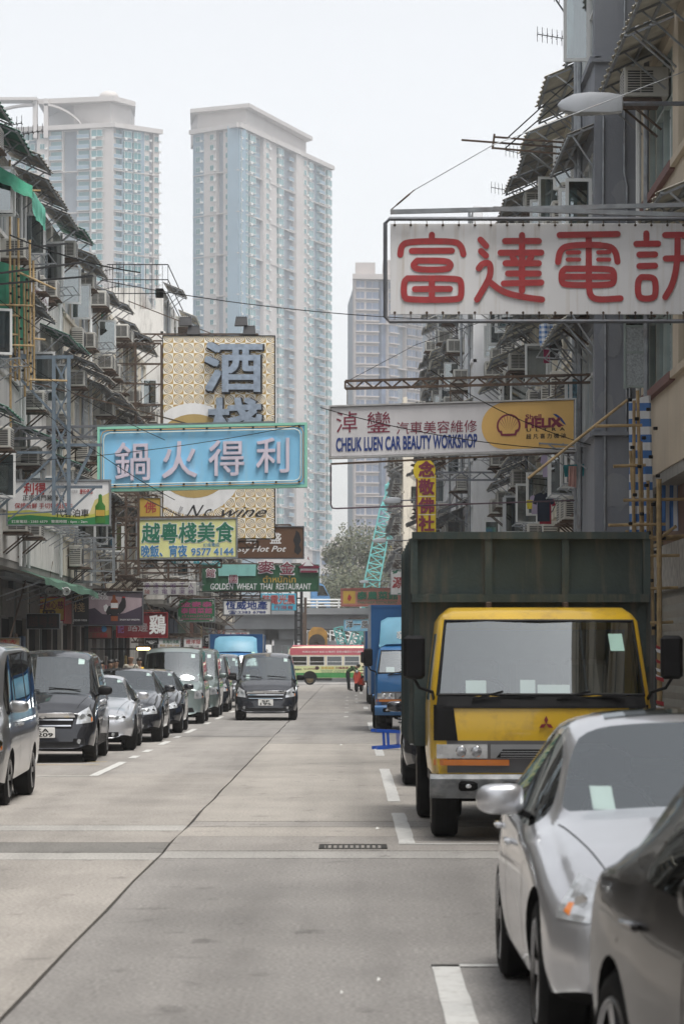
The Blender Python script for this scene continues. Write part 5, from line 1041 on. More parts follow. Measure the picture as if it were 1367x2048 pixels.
def make_shell(spec):
    """closed loft of a car body; returns evaluated mesh data with part ids in material_index"""
    Lg, W2, Hh = spec['L'], spec['W'] / 2, spec['H']; T, B, ZB = spec['top'], spec['belt'], spec['bottom']; plan = spec['plan']; Wr = spec['roofw'] / 2
    ws, rw, sides = spec['screen'], spec['rear'], spec['side']
    st = sorted(set([round(v, 3) for v in [0, .06, .18, .4] + [p[0] for p in T] + [p[0] for p in B] + [v for s_ in sides for v in s_] + [Lg - .06, Lg - .2, Lg - .5] + spec.get('extra', [])]))
    st = [y for i, y in enumerate(st) if i == 0 or y - st[i - 1] > .035]
    rake, rrake = spec['rake'], spec['rrake']; roof = max(z for _, z in T); rings = []
    bul = spec.get('bulge', .02)
    for y in st:
        w = curve(plan, y) * W2; top = curve(T, y); bt = min(curve(B, y), top - .02); zb = curve(ZB, y); t = max(0, min(1, (top - bt) / max(.01, roof - bt)))
        te = t ** .8; zm = lerp(zb, bt, .45)
        half = [(0, zb), (w * .80, zb), (w * .95, zb + .07), (w * 1.0, zm), (w * (1.0 - bul), lerp(zm, bt, .72)), (w * (.965 - bul), bt)]
        half += [(lerp(w * .90, Wr, te), lerp(bt + .012, top - .11, te)), (lerp(w * .85, Wr * .93, te), lerp(top - .03, top - .04, te)), (lerp(w * .48, Wr * .58, te), top - .004), (0, top + .012)]
        ring = []
        for i, (x, z) in enumerate(half):
            f = math.exp(-(y / .38) ** 2); r2 = math.exp(-((Lg - y) / .38) ** 2)
            yy = y + f * curve(rake, z) - r2 * curve(rrake, z)
            yy += f * spec.get('nose', .22) * (x / W2) ** 2 * 1.0 - r2 * .12 * (x / W2) ** 2
            if ws[0] - .02 <= y <= ws[1] + .05 and i >= 6: yy += .16 * (x / W2) ** 2 * (1 if i >= 7 else .6)
            ring.append((x, yy, z))
        full = ring + [(-x, yy, z) for x, yy, z in reversed(ring[1:-1])]
        rings.append(full)
    n = len(rings[0]); mid = 9
    m = MB(); vs = [p for r in rings for p in r]; fs = []; ids = []
    names = {'body': 0, 'windscreen': 1, 'rear_window': 2, 'pillar_trim': 3, 'wheel_arch': 4}
    for k in range(len(rings) - 1):
        ya, yb = st[k], st[k + 1]; ym = (ya + yb) / 2
        for i in range(n):
            j = (i + 1) % n; fs.append((k * n + i, k * n + j, (k + 1) * n + j, (k + 1) * n + i))
            h = i if i < mid else n - 1 - i; sd = 'r' if i < mid else 'l'; pid = 'body'
            if h in (7, 8) and ws[0] <= ym <= ws[1]: pid = 'windscreen'
            elif h in (7, 8) and rw[0] <= ym <= rw[1]: pid = 'rear_window'
            elif h == 5:
                for q, (a, b) in enumerate(sides):
                    if a <= ym <= b: pid = 'side_window%d%s' % (q, sd)
                if pid == 'body' and sides[0][0] <= ym <= sides[-1][1]: pid = 'pillar_trim%d%s' % (sum(b <= ym for a, b in sides), sd)
            if h <= 1: pid = 'wheel_arch'
            if pid not in names: names[pid] = len(names)
            ids.append(names[pid])
    for base, flip in ((0, 1), ((len(rings) - 1) * n, 0)):
        for h in range(mid):
            a, b = base + h, base + h + 1; a2 = base + (n - h) % n; b2 = base + (n - h - 1) % n
            f = [q for i, q in enumerate((a, b, b2, a2)) if True]
            f = list(dict.fromkeys(f)); fs.append(tuple(f if not flip else f[::-1])); ids.append(0)
    me = bpy.data.meshes.new('shell'); me.from_pydata(vs, [], fs); me.update()
    for _ in range(len(names)): me.materials.append(None)
    me.polygons.foreach_set('material_index', ids)
    bm = bmesh.new(); bm.from_mesh(me); bmesh.ops.recalc_face_normals(bm, faces=bm.faces)
    cl = bm.edges.layers.float.new('crease_edge')
    for e in bm.edges:
        if len(e.link_faces) == 2 and e.link_faces[0].material_index != e.link_faces[1].material_index: e[cl] = .75
        vz = sum(v.co.z for v in e.verts) / 2
    bm.to_mesh(me); bm.free()
    o = bpy.data.objects.new('shell', me); col.objects.link(o)
    md = o.modifiers.new('s', 'SUBSURF'); md.levels = md.render_levels = 2
    cut = MB(); R0 = spec['wr'] * 1.12
    for yw in spec['axles']:
        for s in (-1, 1):
            rg = []
            for x in (W2 * .58, W2 * 1.3): rg.append([(s * x, yw + math.cos(a * math.pi / 14) * R0, spec['wr'] * 1.02 + math.sin(a * math.pi / 14) * R0) for a in range(28)])
            cut.loft(rg, mi=4)
    co = cut.build('cutter', [DARK] * len(names)); bo = o.modifiers.new('b', 'BOOLEAN'); bo.operation = 'DIFFERENCE'; bo.object = co; bo.solver = 'EXACT'
    vl = TMP.view_layers[0]
    for q in (o, co): col.objects.unlink(q); TMP.collection.objects.link(q)
    vl.update(); dg_ = vl.depsgraph
    res = bpy.data.meshes.new_from_object(o.evaluated_get(dg_), depsgraph=dg_)
    bpy.data.objects.remove(o); bpy.data.objects.remove(co)
    return res, {v: k for k, v in names.items()}
TMP = bpy.data.scenes.new('workshop')
def split_parts(me, names, parent, mats):
    groups = {}
    for p in me.polygons: groups.setdefault(names.get(p.material_index, 'wheel_arch'), []).append(tuple(p.vertices))
    out = {}
    for nm, fs in groups.items():
        used = sorted({v for f in fs for v in f}); ix = {v: i for i, v in enumerate(used)}
        q = bpy.data.meshes.new(nm); q.from_pydata([tuple(me.vertices[v].co) for v in used], [], [tuple(ix[v] for v in f) for f in fs])
        base = nm.rstrip('lr').rstrip('0123456789') if nm[-1] in 'lr' and nm[-2:-1].isdigit() else nm
        q.materials.append(mats[base]); q.polygons.foreach_set('use_smooth', [True] * len(fs)); q.set_sharp_from_angle(angle=R(45)); q.update()
        ob = bpy.data.objects.new(base, q); col.objects.link(ob); ob.parent = parent; out[nm] = ob
    return out
class Skin:
    """pieces laid onto a shell by casting rays at it"""
    def __init__(s, me): s.bvh = BVHTree.FromPolygons([v.co.copy() for v in me.vertices], [tuple(p.vertices) for p in me.polygons])
    def hit(s, o, d):
        h = s.bvh.ray_cast(Vector(o), Vector(d).normalized()); return h[0]
    def patch(s, quad, frm, dr, off=.006, n=8, m=6):
        """quad: 4 corners (a, b) in the plane; frm(a, b) gives the ray's origin"""
        g = []; dr = Vector(dr).normalized()
        for i in range(n + 1):
            row = []
            for j in range(m + 1):
                u, v = i / n, j / m
                a = lerp(lerp(quad[0][0], quad[1][0], u), lerp(quad[3][0], quad[2][0], u), v); b = lerp(lerp(quad[0][1], quad[1][1], u), lerp(quad[3][1], quad[2][1], u), v)
                h = s.hit(frm(a, b), dr); row.append(None if h is None else h - dr * off)
            g.append(row)
        mb = MB(); ok = lambda p: p is not None
        for i in range(n):
            for j in range(m):
                q = [g[i][j], g[i + 1][j], g[i + 1][j + 1], g[i][j + 1]]
                if all(map(ok, q)): mb.add(q, [(0, 1, 2, 3)])
        rim = [g[i][0] for i in range(n + 1)] + [g[n][j] for j in range(1, m + 1)] + [g[i][m] for i in range(n - 1, -1, -1)] + [g[0][j] for j in range(m - 1, 0, -1)]
        rim = [p for p in rim if p is not None]
        for p, q in zip(rim, rim[1:] + rim[:1]):
            if (p - q).length < .4: mb.add([p, q, q + dr * (off + .012), p + dr * (off + .012)], [(0, 1, 2, 3)])
        return mb
    def front(s, quad, **k): return s.patch(quad, lambda a, b: (a, -3, b), (0, 1, 0), **k)
    def strip(s, pts, w, sd, off=.002):
        """thin dark line on the side: pts (y, z)"""
        mb = MB()
        for (a, b) in zip(pts[:-1], pts[1:]):
            a = Vector(a); b = Vector(b); dn = (b - a).normalized(); nn = Vector((-dn.y, dn.x)) * w / 2; n = max(1, int((b - a).length / .12)); prev = None
            for i in range(n + 1):
                p = a + (b - a) * (i / n); e = []
                for q in (p - nn, p + nn):
                    h = s.hit((sd * 3, q.x, q.y), (-sd, 0, 0)); e.append(h + Vector((sd * off, 0, 0)) if h is not None else None)
                if prev and all(x is not None for x in e + prev): mb.add([prev[0], prev[1], e[1], e[0]], [(0, 1, 2, 3)])
                prev = e
        return mb
def plate(t, txt, y, z, mat=PAPER, w=.40, h=.17, x=0.):
    m = MB(); m.rbox(x - w / 2, y - .015, z, x + w / 2, y, z + h, .008); o = m.build('number_plate', mat, t, world=False)
    lines = txt.split('|'); m = MB(); hh = (h - .03) / len(lines)
    for i, l in enumerate(lines): ww = w * .82 * min(1, len(l) / 4 + .1); put_text(m, l, x - ww / 2, z + .015 + (len(lines) - 1 - i) * hh + hh * .1, x + ww / 2, z + .015 + (len(lines) - i) * hh - hh * .08, y - .017, .02)
    m.build('lettering', BLACK, o, world=False)
SED_PLAN = [(0, .80), (.12, .88), (.35, .95), (.8, .985), (1.6, 1.0), (3.2, 1.0), (4.0, .96), (4.5, .88), (4.7, .8)]
VAN_PLAN = [(0, .86), (.1, .93), (.3, .97), (.8, 1.0), (3.6, 1.0), (4.3, .98), (4.6, .94)]
def sc(pts, f): return [(p[0] * f, p[1]) for p in pts]
SPEC = {
 'sedan': dict(L=4.72, W=1.80, H=1.45, roofw=1.22, plan=SED_PLAN, wr=.325, axles=(.92, 3.72), nose=.26, top=[(0, .66), (.06, .70), (.4, .80), (.9, .90), (1.38, .985), (1.5, 1.01), (2.25, 1.385), (2.6, 1.435), (3.2, 1.43), (3.65, 1.36), (4.12, 1.10), (4.3, 1.075), (4.6, 1.04), (4.72, .9)],
   belt=[(0, .60), (.3, .66), (.8, .76), (1.4, .885), (2.5, .93), (3.8, .985), (4.4, .95), (4.72, .80)], bottom=[(0, .24), (.5, .19), (4, .20), (4.72, .3)], screen=(1.5, 2.25), rear=(3.65, 4.12), side=[(1.72, 2.62), (2.70, 3.42)], rake=[(.2, .10), (.34, .0), (.55, .02), (.72, .14), (.9, .2)], rrake=[(.2, .1), (.6, 0), (1.1, .05)], extra=[1.62]),
 'mpv': dict(L=4.6, W=1.73, H=1.85, roofw=1.36, plan=VAN_PLAN, wr=.325, axles=(.88, 3.72), nose=.20, top=[(0, .78), (.06, .84), (.35, .95), (.75, 1.06), (.95, 1.12), (1.72, 1.72), (2.1, 1.815), (3.4, 1.83), (4.2, 1.79), (4.38, 1.70), (4.56, 1.05), (4.6, .9)],
   belt=[(0, .70), (.35, .84), (.9, 1.0), (1.6, 1.04), (4.3, 1.08), (4.6, .95)], bottom=[(0, .22), (.5, .18), (4, .2), (4.6, .28)], screen=(.95, 1.72), rear=(4.38, 4.56), side=[(1.30, 1.62), (1.70, 2.45), (2.53, 3.35), (3.42, 4.15)], rake=[(.2, .06), (.32, .0), (.6, .03), (.85, .14), (1, .2)], rrake=[(.2, .05), (1, 0)], extra=[1.1]),
 'van': dict(L=4.7, W=1.72, H=1.98, roofw=1.44, plan=VAN_PLAN, wr=.32, axles=(.95, 3.52), nose=.15, top=[(0, .86), (.06, .93), (.25, 1.02), (.42, 1.10), (1.18, 1.84), (1.5, 1.95), (3.6, 1.98), (4.45, 1.95), (4.6, 1.86), (4.68, 1.1), (4.7, .9)],
   belt=[(0, .78), (.3, .95), (.5, 1.03), (1.2, 1.08), (4.4, 1.12), (4.7, 1.0)], bottom=[(0, .24), (.5, .2), (4.7, .3)], screen=(.42, 1.18), rear=(4.6, 4.68), side=[(.82, 1.05), (1.12, 1.78), (1.86, 2.95), (3.03, 4.3)], rake=[(.2, .04), (.35, 0), (.8, .03), (1.05, .1)], rrake=[(.2, .04), (1, 0)], extra=[.6, .75]),
}
def car(label, kind, x, d, rot, body, look, cat='car', name='parked_car', plate_txt=None, group='cars parked along the street', steer=0., sx=1., sy=1., sz=1., bottom_trim=None, seats=True):
    sp = SPEC[kind]; key = kind
    if key not in SHELL: SHELL[key] = make_shell(sp)
    me, names = SHELL[key]; t = thing(name, label, cat, (0, 0, 0), group)
    parts = split_parts(me, names, t, {'body': body, 'windscreen': WGLASS, 'rear_window': SGLASS, 'pillar_trim': BLACK, 'wheel_arch': DARK, 'side_window': SGLASS})
    bo = parts['body']; sk = Skin(me); Lg, W2 = sp['L'], sp['W'] / 2; B = sp['belt']
    for s in (-1, 1):
        for ya in sp['axles']: wheel(t, s * (W2 - .045), ya, sp['wr'], .215, s, spokes=look.get('spokes', 7), steer=steer if ya < 2 else 0)
    # cabin
    c0, c1 = sp['screen']; bl = curve(B, 2.4); m = MB(); m.box(-W2 * .78, c0 + .1, .3, W2 * .78, Lg - .6, .42); m.rbox(-W2 * .80, c0 + .22, .42, W2 * .80, c0 + .62, bl - .06, .05); m.build('dashboard', DARK, t, world=False)
    if seats:
        for sx_ in (-.37, .37):
            for q, y in enumerate((c1 + .45, c1 + 1.3)):
                m = MB(); m.rbox(sx_ - .23, y - .4, .4, sx_ + .23, y + .1, .58, .06); m.loft([[(sx_ - .23, y, .5), (sx_ + .23, y, .5), (sx_ + .23, y + .12, .5), (sx_ - .23, y + .12, .5)], [(sx_ - .22, y + .16, bl + .12), (sx_ + .22, y + .16, bl + .12), (sx_ + .22, y + .25, bl + .12), (sx_ - .22, y + .25, bl + .12)]]); m.rbox(sx_ - .13, y + .15, bl + .14, sx_ + .13, y + .26, bl + .31, .04); m.build('seat', SEAT, t, world=False)
        m = MB(); pts = [(-.37 + .18 * math.cos(a), c0 + .70 + .06 * math.sin(a), bl - .02 + .18 * math.sin(a)) for a in [i * .4488 for i in range(15)]]; m.tube(pts, .016, 6); m.build('steering_wheel', BLACK, t, smooth=True, world=False)
    m = MB(); a = sk.hit((-.45, -3, curve(sp['top'], c0 + .2) + .1), (0, 1, 0))
    # windscreen stickers, wipers, mirror
    for (px, hz) in ((.52, .86), (-.5, .1)):
        z0_ = lerp(curve(sp['top'], c0), curve(sp['top'], c1), hz); q = [(px - .05, z0_ - .05), (px + .05, z0_ - .05), (px + .05, z0_ + .05), (px - .05, z0_ + .05)]
        sk.front(q, n=2, m=2, off=-.01).build('licence_disc', PAPER, t, world=False)
    for x0 in (() if kind == 'sedan' else (-.12, .55)):
        pa = sk.hit((x0, -3, curve(sp['top'], c0) + .035), (0, 1, 0)); pb = sk.hit((x0 - .52, -3, curve(sp['top'], c0) + .075), (0, 1, 0))
        if pa and pb: m = MB(); m.bar(pa + Vector((0, -.02, .01)), pb + Vector((0, -.02, .01)), .018, .012); m.build('wiper', BLACK, t, world=False)
    # lamps
    for s in (-1, 1):
        hl = [(a_ + .14, b_) for a_, b_ in look['lamp']]; dr = (-s * .55, 1, 0)
        frm = lambda a, b, s=s: (s * a + s * .55 * 3, -3 , b)
        mb = sk.patch([(p[0], p[1]) for p in hl], frm, dr, off=.008, n=10, m=6); L_ = mb.build('headlight', LAMP, t, smooth=True, world=False)
        cx = sum(p[0] for p in hl) / 4; cz = sum(p[1] for p in hl) / 4; hr = min(abs(hl[0][1] - hl[3][1]), .16) * .28
        for q, ox in enumerate((-.06, .08)):
            h = sk.hit(frm(cx + ox, cz), dr)
            if h:
                m = MB(); dn = Vector(dr).normalized(); cc = h - dn * .012
                m.cyl(cc + dn * .012, cc, hr, hr * .95, 16); m.build('projector', CHROME if q else M('projector glass', (.30, .32, .34), .05, .3, var=.1, coat=1), L_, smooth=True, world=False)
        h = sk.hit(frm(cx + abs(hl[1][0] - hl[0][0]) * .36, cz), dr)
        if h and look.get('amber', 1):
            w_ = .035; q = [(cx + .30 * abs(hl[1][0] - hl[0][0]), hl[0][1] + .03), (cx + .42 * abs(hl[1][0] - hl[0][0]), hl[1][1] + .03), (cx + .40 * abs(hl[1][0] - hl[0][0]), cz), (cx + .32 * abs(hl[1][0] - hl[0][0]), cz)]
            sk.patch(q, frm, dr, off=.012, n=3, m=3).build('indicator', AMBER, L_, world=False)
        if 'fog' in look:
            fx, fz = look['fog']; sk.patch([(fx - .10, fz - .05), (fx + .10, fz - .05), (fx + .10, fz + .05), (fx - .10, fz + .05)], frm, dr, off=.003, n=3, m=3).build('fog_lamp_recess', BLACK, t, world=False)
            h = sk.hit(frm(fx, fz), dr)
            if h: dn = Vector(dr).normalized(); m = MB(); m.cyl(h, h - dn * .012, .042, .038, 14); m.build('fog_lamp', LAMP, t, smooth=True, world=False)
    # grille, lower intake, badge
    gq = look['grille']; sk.front(gq, off=.004, n=12, m=4).build('grille', BLACK, t, world=False)
    x0, z0_, x1, z1_ = gq[0][0], gq[0][1], gq[1][0], gq[3][1]
    for k in range(look.get('bars', 3)):
        z = lerp(z0_, z1_, (k + .5) / look.get('bars', 3)); xx = lerp(gq[0][0], gq[3][0], (k + .5) / look.get('bars', 3))
        sk.front([(xx + .02, z - .011), (-xx - .02, z - .011), (-xx - .02, z + .011), (xx + .02, z + .011)], off=.014, n=12, m=1).build('grille_bar', CHROME if look.get('chrome', 1) else BLACK, t, world=False)
    if 'chromebar' in look: sk.front(look['chromebar'], off=.022, n=12, m=2).build('chrome_bar', CHROME, t, smooth=True, world=False)
    iq = look['intake']; sk.front(iq, off=.003, n=12, m=4).build('lower_intake', BLACK, t, world=False)
    h = sk.hit((0, -3, look['badge']), (0, 1, 0)); m = MB(); m.lathe([(-.03, .002), (-.028, .05), (-.012, .058), (0, .058)], (0, h.y, h.z), 'y', 18); m.v = [(x_, y_, look['badge'] + (z_ - look['badge']) * .75) for x_, y_, z_ in m.v]; m.build('badge', CHROME, t, smooth=True, world=False)
    if plate_txt:
        h = sk.hit((0, -3, look['plate'] + .08), (0, 1, 0)); plate(t, plate_txt, h.y - .01, look['plate'])
    # mirrors, handles, door lines
    my = look.get('mirror', c0 + .45); mz = curve(B, my) + .06
    for s in (-1, 1):
        h = sk.hit((s * 3, my, mz - .05), (-s, 0, 0)); hx = abs(h.x) if h else W2 * .9; m = MB(); m.ball((0, 0, 0), (1, 1, 1), 20, 13); pw = lambda v, e: math.copysign(abs(v) ** e, v); cx_ = s * (hx + .12)
        m.v = [(cx_ + pw(x_, .62) * .115, min(my + .02 + pw(y_, .7) * .065, my + .05), mz + .06 + pw(z_, .62) * .073 * (1 - .12 * x_ * s)) for x_, y_, z_ in m.v]; mo = m.build('door_mirror', look.get('mirror_mat', body), t, smooth=True, world=False)
        m = MB(); m.bar((s * (hx - .02), my + .02, mz - .02), (s * (hx + .07), my + .03, mz + .02), .05, .03); m.build('stalk', BLACK, mo, world=False)
        for (pts) in look['doors']: sk.strip(pts, .012, s).build('door_gap', BLACK, t, world=False)
        for (hy, hz) in look['handles']:
            h = sk.hit((s * 3, hy, hz), (-s, 0, 0))
            if h: m = MB(); m.rbox(min(h.x, h.x + s * .035), hy - .10, hz - .014, max(h.x, h.x + s * .035), hy + .10, hz + .014, .008); m.build('door_handle', look.get('handle_mat', body), t, smooth=True, world=False)
    if look.get('sunroof'): sk.patch([(-.42, 2.45), (.42, 2.45), (.42, 3.25), (-.42, 3.25)], lambda a, b: (a, b, 3), (0, 0, -1), off=.006).build('sunroof', SGLASS, t, smooth=True, world=False)
    for s in (-1, 1):
        hy0, hy1 = (.35, c0 - .03); mb_ = MB(); pr = None
        for i_ in range(13):
            yy = lerp(hy0, hy1, i_ / 12); xx = s * W2 * lerp(.62, .80, i_ / 12); e_ = [sk.hit((xx + o_, yy, 3), (0, 0, -1)) for o_ in (-.003, .003)]
            if all(e_) and pr: mb_.add([pr[0] + Vector((0, 0, .003)), pr[1] + Vector((0, 0, .003)), e_[1] + Vector((0, 0, .003)), e_[0] + Vector((0, 0, .003))], [(0, 1, 2, 3)])
            pr = e_ if all(e_) else None
        mb_.build('bonnet_gap', BLACK, t, world=False)
    for nm_, q in look.get('extra', []): sk.front(q, off=.004, n=8, m=2).build(nm_, BLACK, t, world=False)
    t.location = (x, d, 0.002); t.rotation_euler = (0, 0, rot); t.scale = (sx, sy, sz)
    return t
SHELL = {}
SED_DOORS = [[(1.55, .35), (1.48, .62), (1.62, .9)], [(2.66, .28), (2.66, .92)], [(3.48, .45), (3.62, .75), (3.52, .95)], [(1.6, .27), (3.3, .27)]]
SED_H = [(2.45, .80), (3.35, .83)]
MPV_DOORS = [[(1.35, .3), (1.3, .65), (1.36, 1.02)], [(2.49, .28), (2.49, 1.04)], [(3.40, .5), (3.38, 1.05)], [(1.4, .27), (3.3, .27)]]
VAN_DOORS = [[(.72, .5), (.8, 1.02)], [(1.82, .28), (1.82, 1.08)], [(2.99, .28), (2.99, 1.1)], [(1.3, .27), (3.0, .27)]]
LK = {
 'lexus': dict(sunroof=1, lamp=[(.52, .585), (.90, .60), (.90, .775), (.48, .70)], grille=[(-.30, .42), (.30, .42), (.36, .62), (-.36, .62)], bars=4, intake=[(-.55, .25), (.55, .25), (.5, .34), (-.5, .34)], badge=.60, plate=.34, doors=SED_DOORS, handles=SED_H, spokes=7, fog=(.62, .32)),
 'merc': dict(lamp=[(.48, .54), (.80, .55), (.82, .70), (.46, .69)], grille=[(-.36, .48), (.36, .48), (.40, .66), (-.40, .66)], bars=4, intake=[(-.6, .24), (.6, .24), (.55, .36), (-.55, .36)], badge=.66, plate=.38, doors=SED_DOORS, handles=SED_H, spokes=5, fog=(.60, .31), amber=0),
 'mpv': dict(lamp=[(.50, .62), (.86, .66), (.86, .90), (.56, .80)], grille=[(-.46, .55), (.46, .55), (.52, .74), (-.52, .74)], bars=2, chromebar=[(-.52, .73), (.52, .73), (.50, .80), (-.50, .80)], intake=[(-.62, .24), (.62, .24), (.56, .34), (-.56, .34)], badge=.755, plate=.40, doors=MPV_DOORS, handles=[(2.3, .90), (2.68, .90)], fog=(.68, .34), mirror=1.42, mirror_mat=BLACK, spokes=10),
 'van': dict(lamp=[(.52, .64), (.86, .66), (.86, .88), (.54, .84)], grille=[(-.42, .60), (.42, .60), (.44, .80), (-.44, .80)], bars=3, intake=[(-.6, .3), (.6, .3), (.55, .42), (-.55, .42)], badge=.72, plate=.42, doors=VAN_DOORS, handles=[(1.65, .95), (1.98, .95)], mirror=.92, spokes=5),
}
SILV = paint('silver car paint', (.66, .67, .70), .7, .28); SILV2 = paint('pewter van paint', (.40, .41, .42), .8, .3); MDARK = paint('graphite car paint', (.05, .055, .065), .6, .25); BLKP = paint('black car paint', (.012, .014, .02), .2, .18); CHAR = paint('charcoal metallic paint', (.03, .032, .04), .6, .25); SAGE = paint('pale green van paint', (.28, .34, .33), .6, .3); BRONZE = paint('brown black metallic paint', (.010, .009, .009), .3, .3, coat=.55)
car('silver saloon car parked nose-on in front of the yellow truck', 'sedan', 1.68, 12.2, R(.4), SILV, LK['lexus'], name='parked_saloon_car')
car('dark brown-black car cut off by the picture edge nearest the viewer', 'sedan', 2.25, 6.5, R(8), BRONZE, dict(LK['merc'], spokes=5), name='parked_saloon_car')
car('dark graphite people carrier driving down the middle of the road', 'mpv', -2.27, 80.2, R(0.6), CHAR, LK['mpv'], name='people_carrier', plate_txt='SF|195', group='people carriers')
car('graphite people carrier parked behind the silver van with a two-line plate', 'mpv', -4.95, 48.0, R(1.2), CHAR, LK['mpv'], name='people_carrier', plate_txt='KA|2209', group='people carriers', sy=1.0)
car('silver passenger van cut off by the picture edge in front of the people carrier', 'van', -4.74, 33.5, R(.2), SILV2, LK['van'], cat='van', name='passenger_van', group='vans parked along the street', sz=.96)
car('silver coupe with round lamps and turned wheels behind the graphite people carrier', 'sedan', -4.78, 53.9, R(1.6), SILV, dict(LK['merc'], lamp=[(.50, .55), (.74, .56), (.74, .70), (.50, .69)]), name='parked_coupe', steer=R(12), sz=.96)
car('black estate car parked right behind the silver coupe', 'sedan', -4.64, 59.5, R(.8), BLKP, dict(LK['merc'], lamp=[(.48, .54), (.84, .56), (.85, .72), (.46, .66)]), name='parked_estate_car', sz=1.03)
car('black saloon with angular lamps between the estate car and the pale green van', 'sedan', -4.62, 66.4, R(.8), BLKP, dict(LK['merc'], lamp=[(.46, .54), (.82, .58), (.84, .72), (.44, .62)]), name='parked_saloon_car')
car('pale green van parked behind the black saloon', 'van', -4.56, 76.0, R(.6), SAGE, LK['van'], cat='van', name='passenger_van', group='vans parked along the street')
car('darker grey-green van half hidden behind the pale green van', 'van', -4.55, 84.5, R(.6), paint('grey green van paint', (.16, .2, .19), .5, .3), LK['van'], cat='van', name='passenger_van', group='vans parked along the street')
car('white and black people carrier far along the row left of the moving one', 'mpv', -4.6, 92.5, R(.6), BLKP, LK['mpv'], name='people_carrier', group='people carriers')
car('dark people carrier at the end of the row before the blue lorry', 'mpv', -4.5, 101, R(.6), CHAR, LK['mpv'], name='people_carrier', group='people carriers')
car('black car squeezed between the yellow tipper truck and the blue lorry', 'sedan', 1.55, 39.0, R(-.6), BLKP, LK['merc'], name='parked_saloon_car')
